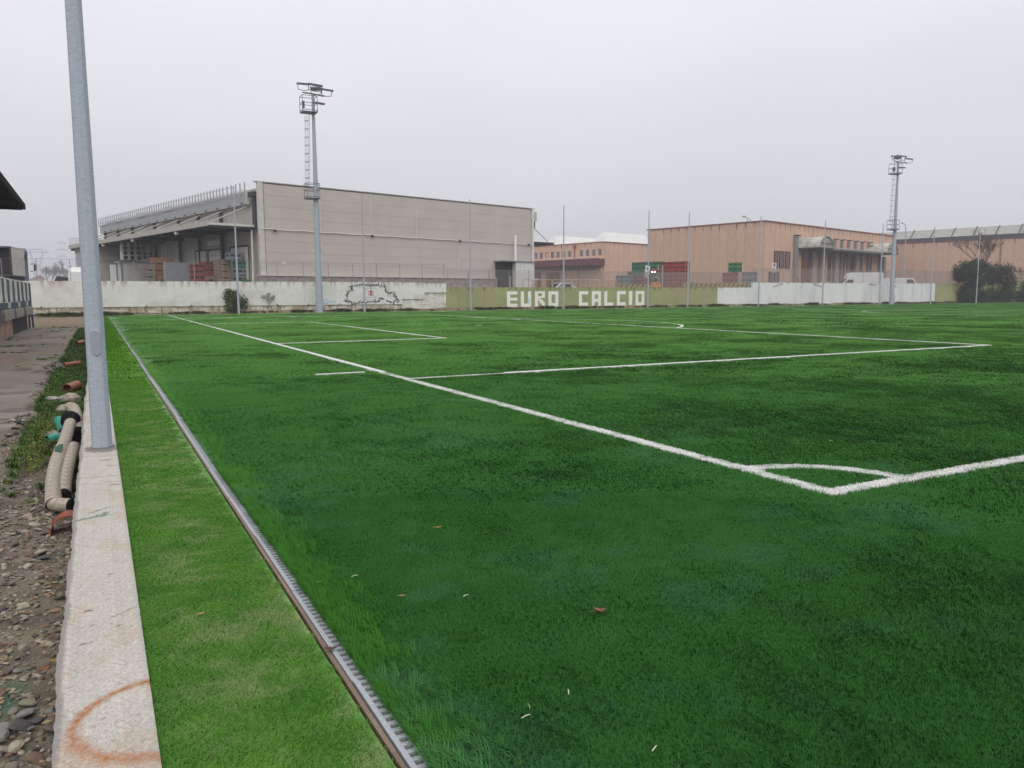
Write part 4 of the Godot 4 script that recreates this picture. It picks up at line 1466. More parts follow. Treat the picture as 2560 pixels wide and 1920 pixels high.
# ---------------------------------------------------------------- peach sheds
# a face of ribbed peach panels; dir is 0 for the face along a, 1 for the face along b
func rib_face(o, dir, from, to, y0, y1, step, holes = []):
	var r := RandomNumberGenerator.new()
	r.seed = int(to * 10) + dir
	var kinds = [mats.peach, mats.peach_b, mats.peach_c]
	var p = from
	while p < to - 0.05:
		var w = minf(step, to - p)
		var bands = [[y0, y1]]
		for h in holes:
			if p + w * 0.5 > h[0] and p + w * 0.5 < h[1]:
				bands = [[y0, h[2]], [h[3], y1]]
		for b in bands:
			var size = Vector3(w - step * 0.17, b[1] - b[0], 0.14)
			var mid = Vector3(p + w * 0.5, (b[0] + b[1]) * 0.5, 0.06 + r.randf_range(0, 0.012))
			if dir == 0:
				pb(o, "panel", mid, size, kinds[r.randi() % 3])
			else:
				pb(o, "panel", Vector3(-mid.z, mid.y, -mid.x), Vector3(size.z, size.y, size.x), kinds[r.randi() % 3])
		var joint = Vector3(step * 0.17 - 0.012, y1 - y0, 0.12)
		if dir == 0:
			pb(o, "joint_strip", Vector3(p, (y0 + y1) * 0.5, 0.06), joint, mats.joint_peach)
		else:
			pb(o, "joint_strip", Vector3(-0.06, (y0 + y1) * 0.5, -p), Vector3(joint.z, joint.y, joint.x), mats.joint_peach)
		# a streak of damp under the coping at the joint
		if r.randf() < 0.7:
			var st := mb()
			var lw = r.randf_range(0.08, 0.16)
			var ln = r.randf_range(0.5, 1.2)
			slab(st, [Vector2(-lw, 0), Vector2(lw, 0), Vector2(lw * 0.7, -ln * 0.6), Vector2(0.02, -ln), Vector2(-lw * 0.6, -ln * 0.5)], 0.0, 0.004)
			var q = part(o, "damp_streak", st, mats.stain, Vector3(p, y1 - 0.02, 0.144) if dir == 0 else Vector3(-0.144, y1 - 0.02, -p))
			if dir == 1:
				q.rotation.y = -PI * 0.5
		p += step


func tall_window(o, s0, s1, y0, y1, z, m, frame):
	var w = pb(o, "window", Vector3((s0 + s1) * 0.5, (y0 + y1) * 0.5, z - 0.04), Vector3(s1 - s0, y1 - y0, 0.10), m)
	for e in [[-1, 0], [1, 0], [0, -1], [0, 1]]:
		var f = Vector3(0.13 if e[0] else s1 - s0, (y1 - y0 + 0.12) if e[0] else 0.13, 0.14)
		pb(w, "frame", Vector3(e[0] * (s1 - s0) * 0.5, e[1] * (y1 - y0) * 0.5, 0.05), f, frame)
	return w


func build_peach():
	var o = thing("factory", "peach ribbed factory hall with red coping and barrel vaulted entrance canopies", "building", V(83.21, 0, 82.22), TURN)
	pb(o, "core", L(23.65, 5.5, 10.7), Vector3(47.2, 12.6, 21.2), mats.peach)
	rib_face(o, 1, 0.0, 21.3, YARD, 11.92, 1.5)
	rib_face(o, 0, 0.0, 47.3, YARD, 11.92, 1.5, [])
	pb(o, "coping", L(23.6, 12.0, -0.02), Vector3(47.5, 0.18, 0.5), mats.red_coping)
	pb(o, "coping", L(0.02, 12.0, 10.75), Vector3(0.5, 0.18, 21.3), mats.red_coping)
	for e in [[2.82, 3.85, 5.3, 7.7], [4.4, 5.6, 5.3, 7.7], [6.2, 7.45, 5.3, 7.7], [1.45, 2.2, 2.4, 4.6], [3.0, 4.2, YARD, 4.6]]:
		tall_window(o, e[0], e[1], e[2], e[3], 0.22, mats.window_grey, mats.red_frame)
	pb(o, "small_hatch", L(10.2, 3.4, -0.2), Vector3(0.6, 0.9, 0.1), mats.red_door)
	var d = pb(o, "door", L(12.6, 3.9, -0.22), Vector3(2.3, 5.4, 0.14), mats.red_door)
	pb(d, "fanlight", Vector3(0, 3.35, 0), Vector3(2.3, 1.2, 0.14), mats.window_dark)
	# slender grey fins through the canopy
	for s in [9.0, 14.3, 17.1, 22.3, 24.9, 27.5, 30.2, 32.9, 35.6, 40.6]:
		var w = 0.75 if s < 9.5 else 0.34
		pb(o, "fin", L(s, 5.7, -0.40), Vector3(w, 9.1, 0.42), mats.fin)
		pb(o, "fin_cap", L(s, 10.28, -0.6), Vector3(w + 0.12, 0.14, 0.85), mats.dark_beam)
	for e in [[17.6, 18.0], [20.6, 21.3], [25.7, 26.4], [28.7, 29.7], [36.2, 37.3]]:
		tall_window(o, e[0], e[1], YARD + 2.2, 7.9, 0.24, mats.window_dark, mats.red_frame)
	pb(o, "end_pillar", L(41.3, 4.5, -0.6), Vector3(1.0, 6.8, 1.0), mats.grey_panel)
	pb(o, "canopy", L(27.0, 8.30, -1.75), Vector3(27.4, 0.24, 3.3), mats.fin)
	pb(o, "canopy_edge", L(27.0, 8.48, -3.42), Vector3(27.6, 0.10, 0.14), mats.flashing)
	# the two barrel vaults
	for c in [[12.0, 2.35], [37.4, 2.45]]:
		var st := mb()
		var n = 14
		for k in n:
			var a = PI * k / n
			var b = PI * (k + 1) / n
			var hi = 1.78
			var p0 = Vector3(c[0] + cos(a) * c[1], 8.35 + sin(a) * hi, 0.15)
			var p1 = Vector3(c[0] + cos(b) * c[1], 8.35 + sin(b) * hi, 0.15)
			var f = Vector3(0, 0, 3.75)
			quad(st, p0, p0 + f, p1 + f, p1)
			var i = Vector3(0, -0.05, 0)
			quad(st, p1 + i, p1 + f + i, p0 + f + i, p0 + i)
		part(o, "vault", st, mats.canopy_cloth)
		for z in [0.3, 2.0, 3.88]:
			var pts = []
			for k in n + 1:
				var a = PI * k / n
				pts.append(Vector3(c[0] + cos(a) * c[1], 8.35 + sin(a) * 1.78, z))
			st = mb()
			tube(st, pts, 0.06, 6)
			part(o, "vault_rib", st, mats.far_steel)
		st = mb()
		var face = [Vector2(c[0] - c[1], 8.35)]
		for k in range(1, n):
			var a = PI - PI * k / n
			face.append(Vector2(c[0] + cos(a) * c[1] * 0.98, 8.35 + sin(a) * 1.73))
		face.append(Vector2(c[0] + c[1], 8.35))
		slab(st, face, 3.70, 3.74)
		part(o, "vault_front", st, mats.vault_inside)
		pb(o, "vault_beam", Vector3(c[0], 8.3, 3.88), Vector3(c[1] * 2.0 + 0.2, 0.14, 0.14), mats.dark_beam)
		pb(o, "vault_beam", Vector3(c[0], 9.05, 3.88), Vector3(c[1] * 1.74, 0.08, 0.10), mats.dark_beam)
		for e in [-1, 1]:
			pb(o, "vault_beam", Vector3(c[0] + e * c[1], 8.3, 2.0), Vector3(0.16, 0.18, 3.9), mats.dark_beam)
			st = mb()
			bar(st, Vector3(c[0] + e * c[1] * 0.9, 10.2, 0.5), Vector3(c[0] + e * c[1], 8.4, 3.6), 0.035, 5)
			part(o, "vault_stay", st, mats.far_steel)
	pb(o, "roof_unit", L(36.1, 9.3, -0.9), Vector3(0.9, 0.8, 0.8), mats.dark_beam)
	pb(o, "roof_unit_lid", L(36.0, 9.75, -0.9), Vector3(1.0, 0.14, 0.9), mats.canopy_cloth)

	# behind: the peach shed with a row of small windows over a maroon canopy
	o = thing("factory", "peach shed with small windows above a deep maroon canopy", "building", V(85.34, 0, 126.62), TURN)
	pb(o, "core", L(8.0, 5.4, 16.0), Vector3(15.9, 12.4, 31.9), mats.peach)
	rib_face(o, 1, 0.0, 32.0, YARD, 11.6, 1.65, [[0.2, 6.7, 9.02, 10.3], [8.2, 22.0, 9.02, 10.3]])
	rib_face(o, 0, 0.0, 15.9, YARD, 11.6, 1.5)
	pb(o, "coping", L(0.02, 11.7, 15.9), Vector3(0.5, 0.16, 32.2), mats.red_coping)
	pb(o, "coping", L(8.0, 11.7, -0.02), Vector3(16.2, 0.16, 0.5), mats.red_coping)
	for k in 13:
		var t = 0.95 + k * 1.65
		if k == 4:
			continue
		if k < 4 or k > 4:
			var m = mats.window_grey
			if k == 11:
				m = mats.blue_blind
			if k == 9:
				m = mats.peach_b
			var w = pb(o, "window", L(-0.02, 9.66, t), Vector3(0.06, 1.28, 0.86), m)
			for e in [[-1, 0], [1, 0], [0, 1], [0, -1]]:
				pb(w, "frame", Vector3(-0.04, e[1] * 0.62, e[0] * 0.42), Vector3(0.10, 1.28 if e[0] else 0.10, 0.10 if e[0] else 0.86), mats.red_frame if k > 7 else mats.fin)
			for e in [-1, 1]:
				pb(o, "pier", L(-0.04, 9.66, t + e * 0.63), Vector3(0.14, 1.28, 0.36), mats.peach_c)
	var st := mb()
	bar(st, L(-0.3, 8.5, 7.66), L(-0.3, 11.2, 7.66), 0.10, 8)
	part(o, "red_downpipe", st, mats.plastic_rust)
	pb(o, "hopper", L(-0.3, 11.1, 7.66), Vector3(0.4, 0.5, 0.6), mats.plastic_rust)
	pb(o, "canopy", L(-1.6, 7.72, 11.0), Vector3(3.2, 1.22, 22.4), mats.maroon)
	pb(o, "canopy_top", L(-1.6, 8.42, 11.0), Vector3(3.3, 0.10, 22.5), mats.peach_c)
	for t in [3.2, 7.4, 13.0, 19.0]:
		pb(o, "canopy_lamp", L(-3.0, 8.75, t), Vector3(0.5, 0.10, 1.7), mats.pale_trim)
	for e in [[0.3, 6.0], [6.7, 11.2], [15.7, 17.2]]:
		pb(o, "pier", L(-0.3, 3.8, (e[0] + e[1]) * 0.5), Vector3(0.3, 5.4, e[1] - e[0]), mats.peach_b)
	for e in [[12.0, 15.6], [17.3, 21.5]]:
		pb(o, "door", L(-0.24, 3.6, (e[0] + e[1]) * 0.5), Vector3(0.14, 4.9, e[1] - e[0]), mats.red_door)
	# pale roof lanterns above it
	for e in [[0.5, 0.2, 4.2], [0.6, 13.6, 18.0], [0.6, 27.0, 31.4]]:
		st = mb()
		var s0 = e[0]
		var h = 2.25
		var t0 = e[1]
		var t1 = e[2]
		var A = [L(s0, 11.6, t0), L(s0, 11.6, t1), L(15.8, 11.6, t1), L(15.8, 11.6, t0)]
		var B = [L(s0 + 1.6, 11.6 + h, t0 + 1.9), L(s0 + 1.6, 11.6 + h, t1 - 1.9), L(15.8, 11.6 + h, t1 - 1.9), L(15.8, 11.6 + h, t0 + 1.9)]
		for k in 4:
			var j = (k + 1) % 4
			quad(st, A[j], B[j], B[k], A[k])
		quad(st, B[0], B[1], B[2], B[3])
		part(o, "roof_lantern", st, mats.roof_white)

	# far right: long peach shed with a sloped white skylight
	o = thing("factory", "long peach shed with a sloping white ribbed skylight behind bushes", "building", V(132.0, 0, 96.0), TURN)
	pb(o, "core", Vector3(10.2, 5.0, 19.0), Vector3(20.0, 11.3, 52.0), mats.peach)
	rib_face(o, 1, -45.0, 6.0, YARD, 10.6, 2.1)
	pb(o, "coping", Vector3(0.0, 10.70, 19.5), Vector3(0.4, 0.16, 52.0), mats.red_coping)
	pb(o, "dark_band", Vector3(0.9, 11.1, 19.5), Vector3(0.5, 0.9, 51.0), mats.dark_steel)
	st = mb()
	quad(st, Vector3(0.7, 11.5, 45.0), Vector3(2.9, 13.2, 45.0), Vector3(2.9, 13.2, -6.0), Vector3(0.7, 11.5, -6.0))
	quad(st, Vector3(2.9, 13.2, 45.0), Vector3(5.0, 11.5, 45.0), Vector3(5.0, 11.5, -6.0), Vector3(2.9, 13.2, -6.0))
	part(o, "skylight", st, mats.skylight_white)
	for k in 7:
		var y = 11.6 + k * 0.245
		var x = 0.7 + 2.2 * (k * 0.245 + 0.1) / 1.7
		pb(o, "skylight_bar", Vector3(x - 0.03, y + 0.03, 19.5), Vector3(0.06, 0.06, 51.0), mats.fin)
	for k in 9:
		st = mb()
		bar(st, Vector3(0.62, 11.5, -1.5 + 3.6 * k), Vector3(2.9, 13.32, -1.5 + 3.6 * k), 0.11, 4)
		part(o, "skylight_rib", st, mats.dark_steel)
	st = mb()
	slab(st, [Vector2(0.6, 11.45), Vector2(2.9, 13.35), Vector2(5.1, 11.45)], 20.5, 20.7)
	part(o, "skylight_gable", st, mats.grey_panel)
	st = mb()
	bar(st, Vector3(-0.3, YARD, 17.8), Vector3(-0.3, 10.2, 17.8), 0.09, 8)
	part(o, "downpipe", st, mats.stain)
	for y in 11:
		pb(o, "ladder_rung", Vector3(-0.3, 2.2 + y * 0.5, -1.5), Vector3(0.05, 0.05, 0.7), mats.rail_peach)


# ---------------------------------------------------------------- stand at the left edge
func build_stand():
	var o = thing("grandstand", "old grandstand edge with blue and white striped boards and dark roof", "grandstand")
	var u = -7.5
	var edges = [15.6, 17.0, 18.4, 19.8, 21.2, 22.6, 24.0, 25.2, 26.4, 27.6, 28.8, 30.1, 30.9, 31.95, 33.0, 34.15, 35.2, 36.4, 37.5, 38.5, 39.7, 40.8, 42.0, 43.1, 43.95]
	var white = true
	for k in edges.size() - 1:
		var a = edges[k]
		var b = edges[k + 1]
		pb(o, "board", V(u - (0.0 if white else 0.004), 1.64, (a + b) * 0.5), Vector3(0.05, 0.88, b - a - 0.012), mats.stand_white if white else mats.stand_blue)
		pb(o, "lower_board", V(u - (0.004 if white else 0.0), 1.08, (a + b) * 0.5), Vector3(0.05, 0.22, b - a - 0.03), mats.stand_blue if int(k) % 4 != 1 else mats.stand_white)
		white = not white
	pb(o, "top_rail", V(u, 2.10, 29.8), Vector3(0.09, 0.05, 28.6), mats.stand_white)
	pb(o, "end_board", V(u - 0.25, 1.5, 44.02), Vector3(0.6, 1.2, 0.06), mats.stand_blue)
	pb(o, "deck", V(-10.6, 1.0, 29.6), Vector3(6.0, 0.12, 28.6), mats.dark_beam)
	for v in [17.0, 21.5, 26.0, 31.4, 36.2, 41.4]:
		pb(o, "bracket", V(u - 0.2, 0.74, v), Vector3(0.6, 0.40, 3.7), mats.old_concrete)
		pb(o, "recess", V(u - 0.1, 0.72, v + 2.05), Vector3(0.4, 0.42, 0.4), mats.stand_blue)
	pb(o, "base_wall", V(u - 0.3, 0.06, 25.3), Vector3(0.3, 1.0, 19.6), mats.stand_base)
	pb(o, "dark_opening", V(u - 0.3, 0.1, 39.6), Vector3(0.2, 0.95, 8.9), mats.black_hole)
	var st := mb()
	bar(st, V(u + 0.02, -0.2, 44.6), V(u - 0.05, 1.9, 44.1), 0.05, 6)
	bar(st, V(u - 0.1, -0.2, 43.9), V(u - 0.1, 0.9, 43.9), 0.05, 6)
	part(o, "end_post", st, mats.stand_blue)
	# roof: a dark deck on beams; its near edge runs along v
	pb(o, "roof_deck", V(-10.9, 6.10, 28.0), Vector3(6.9, 0.10, 32.2), mats.soffit, Vector3(0, 0, -0.05))
	pb(o, "roof_edge", V(-7.46, 5.99, 28.0), Vector3(0.10, 0.28, 32.3), mats.black_edge)
	pb(o, "roof_end", V(-10.9, 5.98, 44.05), Vector3(6.9, 0.22, 0.10), mats.black_edge)
	for v in [16.0, 20.0, 24.0, 28.0, 32.0, 36.0, 40.0, 43.4]:
		pb(o, "roof_beam", V(-10.9, 5.90, v), Vector3(6.8, 0.28, 0.16), mats.soffit)
	for x in [-8.2, -9.4]:
		pb(o, "roof_purlin", V(x, 6.0, 28.0), Vector3(0.10, 0.16, 32.0), mats.soffit)
	pb(o, "back_wall", V(-14.2, 2.9, 29.5), Vector3(0.2, 6.4, 28.6), mats.old_concrete)


# ---------------------------------------------------------------- poles and masts
func fence_pole(label, u, v, y0, h, r0, r1, group, sides = 12) -> Node3D:
	var o = thing("fence_pole", label, "pole", V(u, y0, v), 0.0, group)
	var st := mb()
	bar(st, Vector3.ZERO, Vector3(0, h, 0), r0, sides, r1, Color.WHITE, 0.1)
	part(o, "shaft", st, mats.zinc_steel)
	st = mb()
	bar(st, Vector3(0, h, 0), Vector3(0, h + 0.03, 0), r1 * 1.3, 8)
	part(o, "cap", st, mats.far_steel)
	return o


func near_zinc() -> StandardMaterial3D:
	# brushed zinc with fine marks across the shaft
	var im := Image.create(256, 1024, false, Image.FORMAT_RGB8)
	var n := FastNoiseLite.new()
	n.seed = 44
	n.frequency = 0.02
	n.fractal_octaves = 3
	for y in 1024:
		for x in 256:
			var a = n.get_noise_2d(x * 1.0, y * 2.4)
			var b = n.get_noise_2d(x * 1.2 + 500, y * 14.0)
			var g = 1.0 + 0.22 * a + 0.16 * b
			if b > 0.36:
				g *= 1.14
			im.set_pixel(x, y, lin(0.33 * g, 0.37 * g, 0.43 * g))
	var m := StandardMaterial3D.new()
	m.resource_name = "near_zinc"
	m.albedo_texture = ImageTexture.create_from_image(im)
	m.uv1_triplanar = true
	m.uv1_scale = Vector3(3.0, 0.9, 3.0)
	m.roughness = 0.6
	m.metallic = 0.0
	return m


func build_masts():
	var zn = near_zinc()
	var o = thing("steel_pole", "tapered galvanised steel pole rising from the white kerb with oval hatch", "pole", V(-4.528, 0.03, 4.373))
	var st := mb()
	# eight flat sides with softened arrises
	var n = 8
	var last = []
	for k in n * 2 + 1:
		var a = TAU * (k / 2) / n + (0.10 if k % 2 else -0.10) + deg_to_rad(13.0)
		var w = Vector3(cos(a), 0, sin(a)) / cos(PI / n - 0.10) * 0.985
		var now = [w * 0.0835, w * 0.0365 + Vector3(0, 9.6, 0), w]
		if k > 0:
			quad(st, last[0], last[1], now[1], now[0])
		last = now
	part(o, "shaft", st, zn)
	var f = (Vector3(EYE.x, 0, -EYE.y) - V(-4.528, 0, 4.373)).normalized()
	var hs := mb()
	var pts = []
	for k in 17:
		var a = PI * k / 16.0
		pts.append(Vector2(cos(a) * 0.041, 0.075 + sin(a) * 0.041))
	for k in 17:
		var a = PI + PI * k / 16.0
		pts.append(Vector2(cos(a) * 0.041, -0.075 + sin(a) * 0.041))
	slab(hs, pts, 0.0, 0.014, Color.WHITE, 0.004)
	var hatch = part(o, "hatch", hs, mats.hatch_grey, Vector3(0, 0.97, 0) + f * 0.0745)
	hatch.rotation = Vector3(0, atan2(f.x, f.z), 0)
	pb(o, "pale_sticker", Vector3(0, 2.05, 0) + f * 0.0665, Vector3(0.035, 0.05, 0.004), mats.far_steel, Vector3(0, atan2(f.x, f.z), 0))
	st = mb()
	bar(st, Vector3(0, -0.01, 0), Vector3(0, 0.010, 0), 0.112, 14, 0.088)
	part(o, "mortar_collar", st, mats.old_concrete)

	var grp = "thin grey netting poles along the end wall"
	var where = [[5.05, "first from the left, beside the bush growing on the white wall"], [14.89, "standing across the left part of the painted wreath"], [24.44, "at the left end of the green wall"], [33.95, "between the two painted words"], [43.71, "just right of the last painted letter"], [48.77, "on the plain right part of the green wall"], [58.57, "before the left end of the tall white wall"], [68.43, "before the first barrel vaulted canopy"], [78.2, "left neighbour of the far floodlight mast"], [87.8, "right neighbour of the far floodlight mast"], [97.2, "standing before the dark evergreen bushes"]]
	for e in where:
		fence_pole("thin grey netting pole " + e[1], e[0], 58.6, -0.02, 9.5, 0.085, 0.045, grp)
	mast("tall grey floodlight mast with ladder and baskets before the grey warehouse", V(11.3, 0, 59.0), 0.0)
	mast("distant tall floodlight mast with ladder before the peach factory", V(80.9, -0.05, 59.0), deg_to_rad(-14))
	# street lamps in the far yard
	st = mb()
	var s = thing("street_lamp", "street lamp with double arms showing over the factory roof corner", "street lamp", V(86.0, YARD, 88.5), 0.45, "street lamps among the factories")
	tube(st, [Vector3(0, 0, 0), Vector3(0, 11.55, 0)], [0.12, 0.09], 8)
	tube(st, [Vector3(-1.3, 11.95, 0), Vector3(-0.7, 11.9, 0), Vector3(0, 11.75, 0), Vector3(0.8, 11.8, 0), Vector3(1.4, 11.6, 0)], 0.07, 6)
	part(s, "post", st, mats.far_steel)
	pb(s, "lamp_head", Vector3(-1.5, 11.97, 0), Vector3(0.75, 0.2, 0.35), mats.fin_grey)
	s = thing("street_lamp", "grey street lamp with curved arm right of the far floodlight mast", "street lamp", V(104.3, YARD, 74.3), 0.4, "street lamps among the factories")
	st = mb()
	tube(st, [Vector3(0, 0, 0), Vector3(0, 8.6, 0), Vector3(-0.1, 9.6, 0), Vector3(-0.5, 10.2, 0), Vector3(-1.2, 10.45, 0), Vector3(-2.2, 10.5, 0)], [0.10, 0.07, 0.06, 0.05, 0.05, 0.04], 8)
	part(s, "post", st, mats.far_steel)
	pb(s, "lamp_head", Vector3(-2.4, 10.47, 0), Vector3(0.6, 0.14, 0.3), mats.flashing)


func basket(o, y, h, w):
	# a small railed platform on the left of the shaft
	var p = Node3D.new()
	p.name = "platform"
	o.add_child(p, true)
	var c = Vector3(-w * 0.30, y, 0)
	pb(p, "floor", c, Vector3(w, 0.07, 0.95), mats.dark_steel)
	var st := mb()
	var q = [Vector3(-w * 0.5, 0, -0.45), Vector3(w * 0.5, 0, -0.45), Vector3(w * 0.5, 0, 0.45), Vector3(-w * 0.5, 0, 0.45)]
	for k in 4:
		bar(st, c + q[k], c + q[k] + Vector3(0, h, 0), 0.024, 5)
		for e in [0.12, 0.55, 1.0]:
			bar(st, c + q[k] + Vector3(0, h * e, 0), c + q[(k + 1) % 4] + Vector3(0, h * e, 0), 0.024, 5)
	part(p, "rail", st, mats.lamp_grey)


func mast(label, at, turn):
	var o = thing("floodlight_mast", label, "floodlight mast", at, turn, "floodlight masts at the end wall")
	var st := mb()
	bar(st, Vector3.ZERO, Vector3(0, 17.0, 0), 0.29, 12, 0.095, Color.WHITE, 0.2)
	part(o, "shaft", st, mats.zinc_steel)
	pb(o, "switch_box", Vector3(0.26, 0.8, 0.1), Vector3(0.14, 0.6, 0.2), mats.zinc_steel)
	# ladder with hoops
	st = mb()
	for e in [-0.2, 0.2]:
		bar(st, Vector3(-0.52, 9.0, e), Vector3(-0.36, 15.6, e), 0.010, 4)
	var y = 9.3
	while y < 15.5:
		var x = lerpf(-0.52, -0.36, (y - 9.0) / 6.6)
		bar(st, Vector3(x, y, -0.2), Vector3(x, y, 0.2), 0.008, 4)
		y += 0.31
	part(o, "ladder", st, mats.far_steel)
	y = 9.9
	while y < 15.4:
		var x = lerpf(-0.52, -0.36, (y - 9.0) / 6.6)
		var pts = []
		for k in 9:
			var a = PI * 0.5 + PI * k / 8.0
			pts.append(Vector3(x + cos(a) * 0.30, y, sin(a) * 0.27))
		st = mb()
		tube(st, pts, 0.02, 5)
		part(o, "ladder_hoop", st, mats.lamp_grey)
		y += 0.62
	st = mb()
	for k in 5:
		var a = PI * 0.5 + PI * (k + 0.0) / 4.0
		bar(st, Vector3(-0.50 + cos(a) * 0.3, 9.9, sin(a) * 0.27), Vector3(-0.36 + cos(a) * 0.3, 15.3, sin(a) * 0.27), 0.009, 4)
	part(o, "ladder_cage", st, mats.far_steel)
	y = 1.6
	while y < 8.9:
		pb(o, "step_iron", Vector3(-0.40 + 0.012 * y, y, 0), Vector3(0.34, 0.035, 0.05), mats.far_steel)
		y += 0.62
	for k in 14:
		pb(o, "band_lug", Vector3(0.31 - 0.0115 * (2.0 + k), 2.0 + k, 0), Vector3(0.10, 0.06, 0.06), mats.far_steel)
	basket(o, 8.95, 1.15, 1.0)
	basket(o, 15.5, 1.2, 1.15)
	pb(o, "gear_box", Vector3(-0.82, 16.0, 0.3), Vector3(0.14, 0.5, 0.3), mats.dark_steel)
	pb(o, "cross_plate", Vector3(0.45, 16.28, 0.05), Vector3(0.9, 0.09, 0.35), mats.lamp_grey, Vector3(0, 0, -0.06))
	# arms and flat floodlights
	st = mb()
	bar(st, Vector3(0, 16.95, 0), Vector3(-0.85, 16.88, 0.35), 0.055, 6)
	bar(st, Vector3(0, 16.95, 0), Vector3(0.75, 16.72, 0.55), 0.055, 6)
	bar(st, Vector3(0, 16.95, 0), Vector3(0.35, 17.0, -0.7), 0.055, 6)
	part(o, "arm", st, mats.lamp_grey)
	for e in [[Vector3(-0.80, 17.45, 0.35), 0.10, 0.95, 0.05], [Vector3(0.18, 17.52, 0.2), -0.20, 1.15, -0.10], [Vector3(1.0, 17.18, 0.5), -0.75, 0.95, -0.22], [Vector3(0.45, 17.5, -0.7), 2.6, 0.9, 0.0]]:
		var f := Node3D.new()
		f.name = "floodlight"
		o.add_child(f, true)
		f.position = e[0]
		f.rotation = Vector3(0, e[1], e[3])
		pb(f, "lamp_body", Vector3(0, 0.06, 0.05), Vector3(e[2] * 0.94, 0.13, 0.50), mats.lamp_grey, Vector3(0.18, 0, 0))
		pb(f, "lamp_glass", Vector3(0, -0.01, 0.06), Vector3(e[2] - 0.08, 0.02, 0.44), mats.window_grey, Vector3(0.18, 0, 0))
		st = mb()
		var w = e[2] * 0.46
		tube(st, [Vector3(-w, 0.05, 0), Vector3(-w + 0.03, -0.36, 0), Vector3(0, -0.42, 0), Vector3(w - 0.03, -0.36, 0), Vector3(w, 0.05, 0)], 0.028, 6)
		part(f, "bracket", st, mats.lamp_grey)


# ---------------------------------------------------------------- crates, bins, signs
func FW(s, y, t) -> Vector3:
	return V(8.32, 0, 67.0) + DA * s + DB * t + Vector3(0, y, 0)


# a slatted wooden crate on feet
func wooden_crate(w, h, d, m) -> Node3D:
	var o := Node3D.new()
	pb(o, "inside", Vector3(0, h * 0.54, 0), Vector3(w - 0.08, h * 0.86, d - 0.08), mats.plank_dark)
	for j in 3:
		var y = 0.12 + (h - 0.14) * (j + 0.5) / 3.0
		var hh = (h - 0.14) / 3.0 - 0.025
		pb(o, "plank", Vector3(0, y, d * 0.5), Vector3(w, hh, 0.025), m)
		pb(o, "plank", Vector3(-w * 0.5, y, 0), Vector3(0.025, hh, d), m)
		pb(o, "plank", Vector3(w * 0.5, y, 0), Vector3(0.025, hh, d), m)
	for e in [-1, 1]:
		pb(o, "foot", Vector3(e * w * 0.36, 0.05, 0), Vector3(w * 0.22, 0.10, d * 0.98), m)
		pb(o, "corner_post", Vector3(e * (w * 0.5 - 0.03), h * 0.55, d * 0.5 + 0.02), Vector3(0.07, h * 0.84, 0.03), m)
	pb(o, "lid", Vector3(0, h - 0.012, 0), Vector3(w * 0.98, 0.024, d * 0.98), m)
	return o


# a moulded plastic bin with ribs and slots
func plastic_bin(w, h, d, m) -> Node3D:
	var o := Node3D.new()
	pb(o, "body", Vector3(0, h * 0.54, 0), Vector3(w - 0.06, h * 0.84, d - 0.06), m)
	pb(o, "rim", Vector3(0, h - 0.035, 0), Vector3(w, 0.07, d), m)
	for e in [-1, 1]:
		pb(o, "foot", Vector3(e * w * 0.38, 0.05, 0), Vector3(w * 0.16, 0.10, d * 0.96), m)
		for f in [-1, 1]:
			pb(o, "corner_rib", Vector3(e * (w * 0.5 - 0.04), h * 0.5, f * (d * 0.5 - 0.035)), Vector3(0.08, h * 0.86, 0.07), m)
	for k in 2:
		pb(o, "slot", Vector3((k - 0.5) * w * 0.42, h * 0.60, d * 0.5 - 0.026), Vector3(w * 0.34, h * 0.26, 0.012), mats.black_hole)
		pb(o, "slot", Vector3(-w * 0.5 + 0.026, h * 0.60, (k - 0.5) * d * 0.42), Vector3(0.012, h * 0.26, d * 0.34), mats.black_hole)
	return o


func place_new(o, called, at, turn, label, category, group):
	o.name = numbered(called)
	add_child(o)
	o.position = at
	o.rotation.y = turn
	tag(o, label, category, group)


const ROW := ["topmost", "second from the top", "third from the top", "fourth from the top", "fifth from the top", "sixth from the top", "seventh from the top", "lowest"]
const COLUMN := ["first", "second", "third", "fourth", "fifth", "sixth"]


# stacks of one kind: the first is made, the rest are copies
func stack(proto, called, category, group, label, places):
	for k in places.size():
		var p = places[k]
		var l = label
		if p.size() > 2:
			l = label % p[2]
		if k == 0:
			place_new(proto, called, p[0], p[1], l, category, group)
		else:
			dup(proto, p[0], p[1], l, group)


